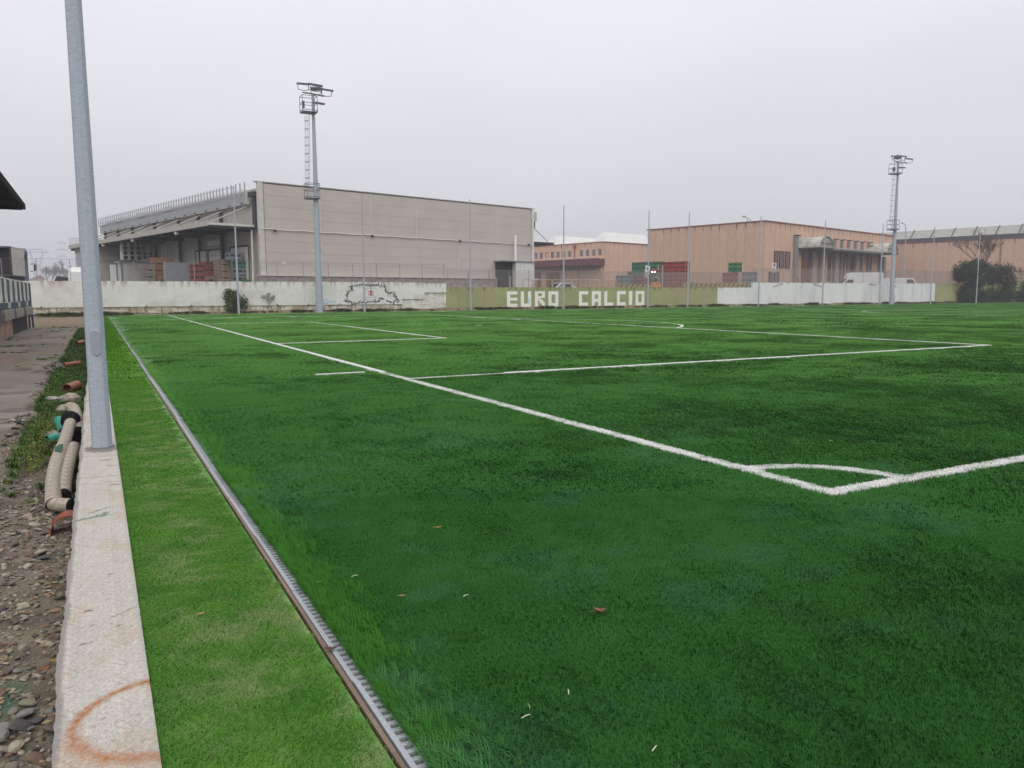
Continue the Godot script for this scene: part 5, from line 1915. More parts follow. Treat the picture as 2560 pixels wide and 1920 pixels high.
func build_yard_things():
	mat("plank_dark", 0.06, 0.04, 0.025, 0.9)
	# wooden and plastic crates under the loading canopy, seen over the white wall
	var p = []
	for j in 6:
		p.append([FW(-6.45, YARD + j * 0.61, 9.0), TURN + 0.02 * sin(j * 2.0), ROW[4 - j if j < 5 else 0]])
	stack(wooden_crate(1.05, 0.60, 0.8, mats.plank_grey), "wooden_crate", "crate", "weathered crates left of the orange crates", "weathered wooden crate, %s in the leftmost stack under the canopy", p.slice(0, 5))
	p = []
	for j in 6:
		p.append([FW(-5.55 + 0.02 * j, YARD + j * 0.61, 9.1), TURN, ROW[5 - j] + " in the front stack"])
		p.append([FW(-4.35, YARD + j * 0.61, 10.4), TURN, ROW[5 - j] + " in the rear stack"])
	stack(wooden_crate(1.15, 0.60, 0.8, mats.plank_orange), "orange_crate", "crate", "orange brown crates before the condensers", "orange brown crate left of the grey sheet, %s", p)
	stack(wooden_crate(0.8, 0.42, 0.5, mats.plank), "pale_crate", "crate", "", "small pale crate at the foot of the orange brown stack", [[FW(-5.4, 2.75, 8.3), TURN]])
	var g = thing("corrugated_sheet", "large grey corrugated sheet standing between orange and red crates", "metal sheet", FW(-4.72, YARD, 6.0), TURN)
	for k in 18:
		pb(g, "ridge", Vector3(-1.31 + k * 0.154, 1.58, 0.02 * (k % 2)), Vector3(0.145, 3.12, 0.06), mats.grey_panel)
	p = []
	for j in 6:
		p.append([FW(-3.4, YARD + j * 0.50, 5.4), TURN, ROW[5 - j] + " in the left stack"])
		p.append([FW(-2.5, YARD + j * 0.545, 5.2), TURN, ROW[5 - j] + " in the right stack"])
	stack(plastic_bin(0.95, 0.55, 0.9, mats.plastic_rust), "red_bin", "bin", "dull red bins under the canopy", "dull red bin right of the grey sheet, %s", p)
	stack(wooden_crate(0.7, 0.4, 0.5, mats.plank), "pale_crate", "crate", "", "small pale crate before the dull red bins", [[FW(-2.75, 2.75, 4.3), TURN]])
	p = []
	for j in 6:
		p.append([FW(-1.72, YARD + j * 0.572, 4.0), TURN + 0.03 * sin(j * 1.7), ROW[5 - j]])
	stack(wooden_crate(1.25, 0.565, 0.9, mats.plank), "wooden_crate", "crate", "beige crates right of the red bins", "beige wooden crate, %s in the stack right of dull red bins", p)
	p = []
	for j in 5:
		p.append([FW(-0.45, YARD + j * 0.66, 3.0), TURN, ["lowest", "second from the ground", "third from the ground", "fourth from the ground", ""][j]])
	stack(plastic_bin(1.15, 0.65, 0.9, mats.plastic_grey), "grey_bin", "bin", "grey bins beside the warehouse corner", "grey plastic bin behind the first netting pole, %s", p.slice(0, 4) + [[FW(-1.1, 4.52, 3.0), TURN, "highest of all on the left"]])
	stack(plastic_bin(1.15, 0.65, 0.9, mats.plastic_green), "green_bin", "bin", "", "dark green plastic bin on top of grey bins beside the warehouse corner", [[FW(-0.45, 3.86, 3.0), TURN]])
	stack(plastic_bin(1.1, 0.62, 0.85, mats.plastic_bright), "green_bin", "bin", "", "bright green plastic bin at the foot of the stack beside the warehouse corner", [[FW(-0.43, 2.2, 2.0), TURN]])
	# tall stacks of bins before the peach factory: along -b from their left end
	var A = V(58.77, 0, 81.79)
	var at = func(d, y, out): return A - DB * d + DA * (0.5 + out) * -0.0 + DA * 0.6 + Vector3(0, y, 0) + DA * out
	var bt = TURN
	p = []
	for j in 8:
		for k in 6:
			if j >= 0:
				p.append([at.call(0.4 + k * 0.79, YARD + j * 0.545, 0.0), bt, [ROW[7 - j], COLUMN[k]]])
	stack(plastic_bin(0.9, 0.54, 0.76, mats.plastic_green), "green_bin", "bin", "tall wall of green bins", "dark green bin, %s in the %s column of the tall green wall", p)
	p = []
	for j in 8:
		for k in 4:
			p.append([at.call(5.22 + k * 0.96, YARD + j * 0.532, 0.0), bt, [ROW[7 - j], COLUMN[k]]])
	stack(plastic_bin(0.9, 0.53, 0.93, mats.plastic_red), "red_bin", "bin", "tall wall of red bins", "bright red bin, %s in the %s column right of the green bins", p)
	p = []
	for j in 5:
		for k in 3:
			p.append([at.call(-1.3 + k * 0.8, YARD + j * 0.53, -1.3), bt, [ROW[4 - j], COLUMN[k]]])
	stack(plastic_bin(0.9, 0.53, 0.76, mats.plastic_grey), "grey_bin", "bin", "lower grey bins before the green wall of bins", "grey blue bin, %s in the %s low stack left of the forklift", p)
	p = []
	for j in 5:
		p.append([at.call(1.15 + 0.8, YARD + j * 0.53, -1.3), bt, [ROW[4 - j], "left"]])
		p.append([at.call(1.15 + 1.6, YARD + j * 0.53, -1.3), bt, [ROW[4 - j], "right"]])
	stack(plastic_bin(0.9, 0.53, 0.76, mats.plastic_rust), "red_bin", "bin", "faded red bins beside the forklift", "faded red bin, %s in the %s low stack behind the forklift", p)
	stack(plastic_bin(0.9, 0.53, 0.76, mats.plastic_red), "red_bin", "bin", "", "single red bin on the left shoulder of the tall green stack", [[at.call(-0.55, 3.85, 0.3), bt]])
	# the loose group further right
	var B = V(64.46, 0, 70.6)
	var bt2 = func(d, y, out): return B - DB * d + DA * (0.5 + out) + Vector3(0, y, 0)
	p = []
	for j in 4:
		p.append([bt2.call(0.4, YARD + j * 0.70, 0.0), bt, [ROW[3 - j], "left"]])
		p.append([bt2.call(1.2, YARD + j * 0.70, 0.0), bt, [ROW[3 - j], "right"]])
	stack(plastic_bin(1.0, 0.69, 0.78, mats.plastic_red), "red_bin", "bin", "red bins under the bright green pair", "red bin, %s in the %s stack below bright green bins", p)
	p = [[bt2.call(1.1, 4.02, 0.1), bt, "left"], [bt2.call(1.75, 4.02, 0.1), bt, "right"]]
	stack(plastic_bin(1.0, 0.58, 0.65, mats.plastic_green), "green_bin", "bin", "dark green lower pair on the red bins", "%s dark green bin resting on the small red stack", p)
	p = [[bt2.call(1.1, 4.60, 0.1), bt, "left"], [bt2.call(1.75, 4.60, 0.1), bt, "right"]]
	stack(plastic_bin(1.0, 0.58, 0.65, mats.plastic_bright), "green_bin", "bin", "bright green upper pair on the red bins", "%s bright green bin on top of the dark green pair", p)
	p = []
	for j in 4:
		p.append([bt2.call(3.1, YARD + j * 0.70, 0.0), bt, [ROW[3 - j], "left"]])
		p.append([bt2.call(3.85, YARD + j * 0.70, 0.0), bt, [ROW[3 - j], "right"]])
	stack(plastic_bin(1.0, 0.69, 0.74, mats.plastic_grey), "grey_bin", "bin", "blue grey bins right of the small red stack", "blue grey bin, %s in the %s stack before tall red windows", p)
	sign_plate("tilted white parking sign before the green bins", V(45.62, 3.86, 61.2), 0.16, 0.55, 0.82)
	sign_plate("white parking sign before the tall red factory windows", V(63.45, 4.48, 61.2), 0.10, 0.62, 0.66)
	build_forklift()


func sign_plate(label, at, lean, w, h):
	var o = thing("road_sign", label, "sign", at, 0.0, "parking signs on the fence")
	o.rotation.z = -lean
	pb(o, "plate", Vector3.ZERO, Vector3(w, h, 0.02), mats.white_paint)
	var st := mb()
	bar(st, Vector3(0, h * 0.14, 0.008), Vector3(0, h * 0.14, 0.016), w * 0.30, 20)
	part(o, "sign_disc", st, mats.sign_blue)
	st = mb()
	for k in 20:
		var a = TAU * k / 20.0
		var b = TAU * (k + 1) / 20.0
		var c = Vector3(0, h * 0.14, 0.018)
		var r0 = w * 0.245
		var r1 = w * 0.30
		quad(st, c + Vector3(cos(a), sin(a), 0) * r0, c + Vector3(cos(b), sin(b), 0) * r0, c + Vector3(cos(b), sin(b), 0) * r1, c + Vector3(cos(a), sin(a), 0) * r1)
	box(st, Vector3(0, h * 0.14, 0.018), Vector3(w * 0.54, w * 0.06, 0.004), Color.WHITE, Basis(Vector3(0, 0, 1), -0.785))
	part(o, "sign_ring", st, mats.sign_red)
	for k in 2:
		pb(o, "printed_line", Vector3(0, -h * (0.30 + 0.11 * k), 0.012), Vector3(w * (0.7 - 0.15 * k), h * 0.05, 0.004), mats.dark_steel)
	pb(o, "lower_plate", Vector3(0, -h * 0.5 - 0.22, -0.004), Vector3(w * 0.86, 0.40, 0.016), mats.pale_trim)
	pb(o, "sign_post", Vector3(0, -h * 0.5 - 0.9, -0.05), Vector3(0.05, 2.6, 0.05), mats.far_steel)


func build_forklift():
	var turn = deg_to_rad(-36)
	var at = V(56.4, YARD, 73.5)
	var o = thing("forklift", "orange counterbalance forklift with red roof and lit headlights", "forklift", at, turn)
	var st := mb()
	slab(st, [Vector2(-0.62, 0.28), Vector2(-0.62, 1.30), Vector2(-0.50, 1.62), Vector2(0.52, 1.62), Vector2(0.64, 1.30), Vector2(0.64, 0.28)], -0.2, 0.75, Color.WHITE, 0.06)
	part(o, "counterweight", st, mats.orange_paint)
	pb(o, "grille", Vector3(0.28, 1.45, 0.752), Vector3(0.36, 0.08, 0.01), mats.black_hole)
	pb(o, "chassis", Vector3(0, 0.75, -0.9), Vector3(1.1, 0.7, 1.5), mats.orange_paint)
	pb(o, "seat_base", Vector3(0, 1.35, -0.55), Vector3(0.55, 0.5, 0.5), mats.dark_steel)
	pb(o, "seat", Vector3(0, 1.66, -0.55), Vector3(0.5, 0.12, 0.5), mats.rubber)
	pb(o, "seat_back", Vector3(0, 1.95, -0.30), Vector3(0.48, 0.5, 0.10), mats.rubber)
	for x in [-0.56, 0.56]:
		for z in [0.30, -1.35]:
			pb(o, "roof_post", Vector3(x, 2.1, z), Vector3(0.07, 1.9, 0.07), mats.dark_steel)
		for z in [0.25, -1.2]:
			var w := mb()
			bar(w, Vector3(x - 0.12, 0.32, z), Vector3(x + 0.12, 0.32, z), 0.32, 16)
			part(o, "wheel", w, mats.rubber)
	pb(o, "roof", Vector3(0, 3.08, -0.5), Vector3(1.3, 0.16, 2.0), mats.plastic_red)
	for x in [-0.46, -0.14]:
		pb(o, "headlight", Vector3(x, 2.86, 0.42), Vector3(0.18, 0.12, 0.06), mats.headlight)
		var l := OmniLight3D.new()
		l.name = "headlight_glow"
		l.light_energy = 0.08
		l.omni_range = 30.0
		l.omni_attenuation = 2.0
		l.light_size = 0.08
		l.shadow_enabled = true
		o.add_child(l)
		l.position = Vector3(x, 2.86, 0.55)
	for x in [0.30, 0.85]:
		pb(o, "mast_channel", Vector3(x + 0.05, 1.9, -1.75), Vector3(0.12, 3.6, 0.16), mats.far_steel)
	pb(o, "mast_beam", Vector3(0.62, 3.6, -1.75), Vector3(0.7, 0.14, 0.14), mats.dark_steel)
	for x in [0.3, 0.85]:
		pb(o, "fork", Vector3(x, 0.25, -2.5), Vector3(0.12, 0.05, 1.2), mats.dark_steel)
	# the driver sits facing the forks
	var d = thing("person", "forklift driver in a yellow hi-vis jacket seated under the red roof", "person", at + Basis(Vector3.UP, turn) * Vector3(0.05, 1.72, -0.55), turn)
	var joints = [[Vector3(0, 0.02, 0), Vector3(0, 0.30, 0.03), 0.17, 0.17], [Vector3(0, 0.30, 0.03), Vector3(0, 0.50, 0.0), 0.18, 0.16], [Vector3(0, 0.52, 0), Vector3(0, 0.64, -0.03), 0.065, 0.06],
		[Vector3(0, 0.72, -0.05), Vector3(0, 0.78, -0.04), 0.10, 0.10],
		[Vector3(-0.20, 0.48, 0), Vector3(-0.28, 0.24, -0.08), 0.07, 0.058], [Vector3(-0.28, 0.24, -0.08), Vector3(-0.16, 0.18, -0.36), 0.055, 0.042], [Vector3(0.20, 0.48, 0), Vector3(0.28, 0.24, -0.08), 0.07, 0.058], [Vector3(0.28, 0.24, -0.08), Vector3(0.16, 0.18, -0.36), 0.055, 0.042],
		[Vector3(-0.16, 0.18, -0.36), Vector3(-0.14, 0.18, -0.46), 0.042, 0.028], [Vector3(0.16, 0.18, -0.36), Vector3(0.14, 0.18, -0.46), 0.042, 0.028],
		[Vector3(-0.10, 0.02, 0), Vector3(-0.14, 0.02, -0.42), 0.10, 0.075], [Vector3(-0.14, 0.02, -0.42), Vector3(-0.14, -0.40, -0.46), 0.07, 0.05], [Vector3(0.10, 0.02, 0), Vector3(0.14, 0.02, -0.42), 0.10, 0.075], [Vector3(0.14, 0.02, -0.42), Vector3(0.14, -0.40, -0.46), 0.07, 0.05],
		[Vector3(-0.14, -0.42, -0.46), Vector3(-0.14, -0.45, -0.62), 0.055, 0.04], [Vector3(0.14, -0.42, -0.46), Vector3(0.14, -0.45, -0.62), 0.055, 0.04]]
	var paint = func(q: Vector3) -> Color:
		if q.y > 0.80 or (q.y > 0.70 and q.z > -0.05 and q.y > 0.6):
			return Color(0.03, 0.025, 0.02)
		if q.y > 0.585:
			return Color(0.42, 0.26, 0.19)
		if q.z < -0.40 and q.y > 0.12 and q.y < 0.25:
			return Color(0.42, 0.26, 0.19)
		if q.y > 0.08 and absf(q.x) < 0.4 and not (q.y < 0.14 and q.z < -0.2):
			if absf(q.y - 0.22) < 0.03 and absf(q.x) < 0.2:
				return Color(0.6, 0.6, 0.58)
			return Color(0.56, 0.68, 0.05)
		return Color(0.03, 0.035, 0.06)
	part(d, "body", skin(joints, Vector3(-0.42, -0.54, -0.72), Vector3(0.42, 0.94, 0.26), 0.024, 0.03, paint), vmat("person_cloth", 0.85))


# surface nets over a smooth union of tapered capsules
func skin(bones, lo, hi, cell, blend, paint) -> SurfaceTool:
	var nx = int(ceil((hi.x - lo.x) / cell)) + 1
	var ny = int(ceil((hi.y - lo.y) / cell)) + 1
	var nz = int(ceil((hi.z - lo.z) / cell)) + 1
	var f := PackedFloat32Array()
	f.resize(nx * ny * nz)
	for z in nz:
		for y in ny:
			for x in nx:
				var p = lo + Vector3(x, y, z) * cell
				var d = 9.0
				for b in bones:
					var ab = b[1] - b[0]
					var t = clampf((p - b[0]).dot(ab) / ab.length_squared(), 0, 1)
					var e = p.distance_to(b[0] + ab * t) - lerpf(b[2], b[3], t)
					var h = clampf(0.5 + 0.5 * (d - e) / blend, 0, 1)
					d = lerpf(d, e, h) - blend * h * (1 - h)
				f[(z * ny + y) * nx + x] = d
	var at = {}
	var st := mb()
	st.set_smooth_group(0)
	var grid = func(x, y, z): return f[(z * ny + y) * nx + x]
	for z in nz - 1:
		for y in ny - 1:
			for x in nx - 1:
				var sum = Vector3.ZERO
				var c = 0
				for e in [[0, 0, 0, 1, 0, 0], [0, 1, 0, 1, 1, 0], [0, 0, 1, 1, 0, 1], [0, 1, 1, 1, 1, 1], [0, 0, 0, 0, 1, 0], [1, 0, 0, 1, 1, 0], [0, 0, 1, 0, 1, 1], [1, 0, 1, 1, 1, 1], [0, 0, 0, 0, 0, 1], [1, 0, 0, 1, 0, 1], [0, 1, 0, 0, 1, 1], [1, 1, 0, 1, 1, 1]]:
					var a = grid.call(x + e[0], y + e[1], z + e[2])
					var b = grid.call(x + e[3], y + e[4], z + e[5])
					if (a < 0) != (b < 0):
						sum += Vector3(e[0], e[1], e[2]).lerp(Vector3(e[3], e[4], e[5]), a / (a - b))
						c += 1
				if c:
					at[(z * ny + y) * nx + x] = lo + (Vector3(x, y, z) + sum / c) * cell
	var face = func(a, b, c, d, turn):
		if not (at.has(a) and at.has(b) and at.has(c) and at.has(d)):
			return
		var q = [at[a], at[b], at[c], at[d]]
		if turn:
			q.reverse()
		for k in [0, 1, 2, 0, 2, 3]:
			st.set_color(paint.call(q[k]))
			st.add_vertex(q[k])
	for z in range(1, nz - 1):
		for y in range(1, ny - 1):
			for x in range(1, nx - 1):
				var k = (z * ny + y) * nx + x
				var s = f[k] < 0
				if s != (f[k + 1] < 0):
					face.call(k, k - nx, k - nx - nx * ny, k - nx * ny, s)
				if s != (f[k + nx] < 0):
					face.call(k, k - nx * ny, k - 1 - nx * ny, k - 1, s)
				if s != (f[k + nx * ny] < 0):
					face.call(k, k - 1, k - 1 - nx, k - nx, s)
	st.index()
	st.generate_normals()
	return st


# ---------------------------------------------------------------- vehicles
func wheel_at(o, p, r, w):
	var st := mb()
	bar(st, p - Vector3(0, 0, w * 0.5), p + Vector3(0, 0, w * 0.5), r, 18)
	var t = part(o, "wheel", st, mats.rubber)
	st = mb()
	bar(st, p - Vector3(0, 0, w * 0.52), p + Vector3(0, 0, w * 0.52), r * 0.6, 14)
	part(t, "rim", st, mats.far_steel)


# side outline along x (nose at minus x), extruded across z
func body(o, called, pts, w, m, bev = 0.08):
	var st := mb()
	slab(st, pts, -w * 0.5, w * 0.5, Color.WHITE, bev)
	return part(o, called, st, m)


func pane(o, pts, z, m = null):
	for e in [-1, 1]:
		var st := mb()
		slab(st, pts, -0.008, 0.008)
		part(o, "window", st, m if m else mats.glass_dark, Vector3(0, 0, e * z))


func P(a) -> Array:
	var o = []
	for k in range(0, a.size(), 2):
		o.append(Vector2(a[k], a[k + 1]))
	return o


func build_vehicles():
	# long white van behind the tall white wall, nose to the left
	var o = thing("van", "long white panel van parked before the barrel vaulted entrance", "van", V(86.3, 1.45, 67.9), atan2(-0.53, 0.85))
	body(o, "body", P([-2.75, 0.35, -2.80, 0.95, -2.55, 1.15, -1.85, 1.85, -1.55, 2.55, -1.3, 2.64, 2.55, 2.64, 2.75, 2.5, 2.82, 0.45, 2.75, 0.35]), 1.95, mats.white_paint)
	pane(o, P([-2.3, 1.2, -1.8, 1.72, -1.15, 1.72, -1.15, 1.2]), 0.975)
	pb(o, "windscreen", Vector3(-2.22, 1.52, 0), Vector3(0.03, 0.95, 1.6), mats.glass_dark, Vector3(0, 0, -0.78))
	for e in [-1, 1]:
		pb(o, "mirror", Vector3(-2.05, 1.35, e * 1.12), Vector3(0.16, 0.3, 0.2), mats.dark_steel)
		pb(o, "headlight", Vector3(-2.74, 0.95, e * 0.75), Vector3(0.14, 0.2, 0.3), mats.window_grey)
		pb(o, "side_moulding", Vector3(0.2, 0.85, e * 0.975), Vector3(4.6, 0.12, 0.03), mats.dark_steel)
	for x in [-1.85, 1.75]:
		for e in [-1, 1]:
			wheel_at(o, Vector3(x, 0.34, e * 0.85), 0.34, 0.22)
	o = thing("van", "lower white van right of the long panel van, beside the far mast", "van", V(89.9, 1.3, 66.2), atan2(-0.53, 0.85))
	body(o, "body", P([-1.2, 0.3, -1.2, 1.9, -1.0, 2.05, 2.9, 2.05, 3.3, 1.3, 3.9, 1.05, 3.95, 0.35]), 1.8, mats.white_paint)
	pane(o, P([2.0, 1.3, 2.0, 1.85, 2.75, 1.85, 3.1, 1.3]), 0.9)
	for x in [-0.3, 3.1]:
		for e in [-1, 1]:
			wheel_at(o, Vector3(x, 0.32, e * 0.78), 0.32, 0.2)
	# white car behind the hoop railing
	o = thing("car", "white hatchback parked behind the peach hoop railing", "car", V(41.9, YARD, 72.3), deg_to_rad(8))
	body(o, "body", P([-2.05, 0.30, -2.1, 0.62, -1.95, 0.80, -1.15, 0.95, 1.7, 1.0, 2.0, 0.85, 2.05, 0.35]), 1.75, mats.white_paint)
	body(o, "cabin", P([-1.2, 0.93, -0.45, 1.42, -0.2, 1.48, 0.95, 1.46, 1.75, 0.98]), 1.5, mats.white_paint, 0.06)
	pane(o, P([-0.92, 0.98, -0.36, 1.36, 0.05, 1.40, 0.05, 0.98]), 0.752)
	pane(o, P([0.13, 0.98, 0.13, 1.40, 0.88, 1.38, 1.45, 1.0]), 0.752)
	pb(o, "windscreen", Vector3(-0.86, 1.21, 0), Vector3(0.03, 0.78, 1.3), mats.glass_dark, Vector3(0, 0, -1.0))
	for e in [-1, 1]:
		pb(o, "headlight", Vector3(-1.98, 0.70, e * 0.62), Vector3(0.2, 0.13, 0.34), mats.window_grey)
		pb(o, "mirror", Vector3(-0.75, 1.0, e * 0.92), Vector3(0.14, 0.12, 0.18), mats.white_paint)
		for x in [-1.3, 1.3]:
			wheel_at(o, Vector3(x, 0.31, e * 0.78), 0.31, 0.2)
	# box lorry with open dark rear, heading away on the far left
	o = thing("box_lorry", "white box lorry with open dark rear above the striped stand", "lorry", V(-11.05, YARD, 68.2), deg_to_rad(90 - 8))
	# local x runs forward (away), z to its right
	pb(o, "chassis", Vector3(3.0, 1.05, 0), Vector3(7.0, 0.3, 1.6), mats.dark_steel)
	var st := mb()
	box(st, Vector3(2.1, 2.95, 0.0), Vector3(4.2, 2.2, 0.04), Color.WHITE)
	for e in [-0.98, 0.98]:
		pb(o, "side_wall", Vector3(2.1, 2.93, e), Vector3(4.2, 2.14, 0.06), mats.box_white)
	pb(o, "box_roof", Vector3(2.1, 4.02, 0), Vector3(4.25, 0.07, 2.06), mats.box_white)
	pb(o, "front_wall", Vector3(4.17, 2.93, 0), Vector3(0.06, 2.14, 1.9), mats.box_white)
	pb(o, "box_floor", Vector3(2.1, 1.83, 0), Vector3(4.2, 0.10, 1.96), mats.dark_steel)
	pb(o, "inner_load", Vector3(0.5, 2.9, 0), Vector3(0.1, 2.0, 1.88), mats.black_hole)
	for e in [-0.97, 0.97]:
		pb(o, "rear_post", Vector3(-0.02, 2.93, e), Vector3(0.10, 2.2, 0.12), mats.rear_red)
	pb(o, "rear_header", Vector3(-0.02, 4.0, 0), Vector3(0.12, 0.12, 2.06), mats.dark_steel)
	pb(o, "cab", Vector3(5.0, 2.25, -0.1), Vector3(1.5, 2.6, 2.05), mats.cab_blue)
	pb(o, "deflector", Vector3(4.8, 3.7, 0.1), Vector3(0.8, 0.6, 1.9), mats.cab_blue, Vector3(0, 0, -0.5))
	st = mb()
	tube(st, [Vector3(5.6, 2.9, 1.1), Vector3(5.7, 2.95, 1.45), Vector3(5.7, 2.4, 1.45), Vector3(5.6, 2.3, 1.1)], 0.04, 6)
	part(o, "mirror_arm", st, mats.dark_steel)
	pb(o, "mirror", Vector3(5.7, 2.62, 1.45), Vector3(0.1, 0.5, 0.22), mats.dark_steel)
	for x in [0.9, 1.9, 5.0]:
		for e in [-1, 1]:
			wheel_at(o, Vector3(x, 0.5, e * 0.85), 0.5, 0.3)
	# white and green tractor unit partly behind the pole
	o = thing("lorry", "white lorry cab with green side parked behind the steel pole", "lorry", V(-6.0, YARD, 82.9), deg_to_rad(-90))
	body(o, "cab", P([-0.2, 0.5, -0.2, 2.35, -0.1, 2.5, 1.8, 2.5, 1.8, 0.5]), 1.3, mats.white_paint)
	body(o, "wind_deflector", P([0.1, 2.5, 1.3, 2.95, 1.5, 2.5]), 1.1, mats.white_paint, 0.04)
	pb(o, "windscreen", Vector3(-0.22, 1.95, -0.05), Vector3(0.03, 0.62, 1.05), mats.window_grey)
	pb(o, "sun_visor", Vector3(-0.3, 2.4, 0), Vector3(0.2, 0.10, 1.2), mats.dark_steel)
	pb(o, "green_side", Vector3(0.9, 2.0, -0.9), Vector3(1.6, 1.4, 0.5), mats.plastic_green)
	pb(o, "yellow_tank", Vector3(0.2, 1.75, -1.0), Vector3(0.4, 0.5, 0.4), mats.yellow_paint)
	for e in [-1, 1]:
		wheel_at(o, Vector3(0.7, 0.5, e * 0.5), 0.5, 0.3)
	o = thing("car", "dark sloping car roof just above the white wall left of the pole", "car", V(-6.95, YARD, 83.2), deg_to_rad(0))
	body(o, "body", P([-1.0, 0.7, -1.0, 1.5, -0.7, 2.1, -0.45, 2.15, 0.45, 1.95, 0.9, 1.85, 0.95, 0.7]), 1.6, mats.dark_car)
	o = thing("gantry", "grey steel gantry frame standing beside the white lorry cab", "gantry", V(-5.7, YARD, 82.3))
	for x in [-0.2, 0.75]:
		pb(o, "post", Vector3(x, 2.1, 0), Vector3(0.10, 4.2, 0.10), mats.far_steel)
	for y in [4.15, 3.68, 3.1]:
		pb(o, "cross_beam", Vector3(0.27, y, 0), Vector3(1.0, 0.06, 0.08), mats.far_steel)
	st = mb()
	for k in 3:
		tube(st, [Vector3(-0.1 + 0.27 * k, 3.7, 0), Vector3(-0.05 + 0.27 * k, 4.0, 0), Vector3(0.08 + 0.27 * k, 4.1, 0), Vector3(0.15 + 0.27 * k, 3.95, 0)], 0.03, 5)
	part(o, "hook", st, mats.far_steel)


# ---------------------------------------------------------------- far away, in the haze
func build_far():
	# lattice pylons
	var o = thing("pylon", "wide cat's head lattice pylon fading into the haze", "pylon", V(-65.6, YARD, 1128.6), 0.0)
	o.scale = Vector3.ONE * 1.6
	var st := mb()
	var lat = func(w0, y0, w1, y1, n, r):
		for k in n:
			var a = lerpf(y0, y1, float(k) / n)
			var b = lerpf(y0, y1, float(k + 1) / n)
			var wa = lerpf(w0, w1, float(k) / n)
			var wb = lerpf(w0, w1, float(k + 1) / n)
			for z in [-1, 1]:
				for x in [-1, 1]:
					bar(st, Vector3(x * wa, a, z * wa), Vector3(x * wb, b, z * wb), r * 1.5, 4)
					bar(st, Vector3(x * wa, a, z * wa), Vector3(-x * wb, b, z * wb), r * 0.6, 4)
				bar(st, Vector3(-wb, b, z * wb), Vector3(wb, b, z * wb), r * 0.6, 4)
	lat.call(3.2, 0.0, 1.9, 24.0, 7, 0.22)
	part(o, "lattice_body", st, mats.far_steel)
	st = mb()
	for e in [-1, 1]:
		bar(st, Vector3(e * 1.9, 24.0, 0), Vector3(e * 3.3, 28.5, 0), 0.30, 4)
		bar(st, Vector3(e * 3.3, 28.5, 0), Vector3(e * 4.8, 34.0, 0), 0.30, 4)
		bar(st, Vector3(e * 2.6, 28.5, 0), Vector3(e * 4.0, 34.0, 0), 0.20, 4)
		bar(st, Vector3(e * 4.8, 34.0, 0), Vector3(e * 4.3, 36.0, 0), 0.22, 4)
		bar(st, Vector3(e * 4.3, 36.0, 0), Vector3(e * 8.2, 33.9, 0), 0.14, 4)
		for k in 4:
			bar(st, Vector3(e * (2.2 + 0.6 * k), 25.5 + 2.2 * k, 0), Vector3(e * (3.2 + 0.45 * k), 27.5 + 2.2 * k, 0), 0.12, 4)
	for b in [[24.2, 2.4], [27.0, 3.1], [34.0, 8.3], [36.0, 4.4]]:
		bar(st, Vector3(-b[1], b[0], 0), Vector3(b[1], b[0], 0), 0.36, 4)
	part(o, "lattice_head", st, mats.far_steel)
	o = thing("pylon", "tall pointed lattice pylon fading into the haze", "pylon", V(-39.9, YARD, 1117.4), 0.0)
	o.scale = Vector3.ONE * 1.6
	st = mb()
	lat.call(3.0, 0.0, 1.0, 34.0, 10, 0.22)
	lat.call(1.0, 34.0, 0.15, 46.0, 5, 0.18)
	part(o, "lattice_body", st, mats.far_steel)
	for y in [30.8, 36.0, 41.0]:
		st = mb()
		for e in [[-1, 1.6], [1, 4.8]]:
			bar(st, Vector3(0, y, 0), Vector3(e[0] * e[1], y - 0.2, 0), 0.32, 4)
			bar(st, Vector3(0, y + 1.6, 0), Vector3(e[0] * e[1], y - 0.2, 0), 0.16, 4)
		part(o, "cross_arm", st, mats.far_steel)
	o = thing("house", "small hazy house with a red tiled gable roof", "house", V(-37.8, YARD, 602.0), 0.12)
	o.scale = Vector3.ONE * 1.7
	pb(o, "wall", Vector3(0, 3.4, 0), Vector3(4.6, 6.8, 8.0), mats.canopy_cloth)
	st = mb()
	slab(st, [Vector2(-2.7, 6.7), Vector2(0.9, 8.3), Vector2(2.7, 6.8)], -4.4, 4.4)
	part(o, "roof", st, mats.plastic_rust)
	pb(o, "window", Vector3(0.8, 5.6, 4.0), Vector3(0.8, 1.0, 0.06), mats.window_dark)
	for e in [[-17.0, 288.0, 10.8, "leftmost bare tree in the hazy clump beyond the wall"], [-14.2, 284.0, 11.2, "middle bare tree in the hazy clump beneath the pointed pylon"], [-11.6, 287.0, 10.2, "rightmost bare tree in the hazy clump beyond the wall"]]:
		bare_tree(e[3], V(-4.505 + (e[0] + 4.505) * 1.8, YARD, -3.7 + (e[1] + 3.7) * 1.8), e[2] * 1.8, 0.34, int(e[1]), 5, 0.09, "bare trees in the haze")


# ---------------------------------------------------------------- plants
func branch(st, p, d, len_, r, depth, rr, spread, thin):
	var q = p + d * len_
	bar(st, p, q, r, 5 if depth > 2 else 4, r * 0.68, Color.WHITE, 0.0, false)
	if depth == 0:
		return
	var n = 3 if rr.randf() < 0.55 else 2
	for k in n:
		var nd = (d + Vector3(rr.randf_range(-1, 1), rr.randf_range(-0.15, 0.85), rr.randf_range(-1, 1)) * spread).normalized()
		branch(st, p.lerp(q, rr.randf_range(0.6, 1.0)), nd, len_ * rr.randf_range(0.62, 0.85), maxf(r * 0.62, thin), depth - 1, rr, spread, thin)


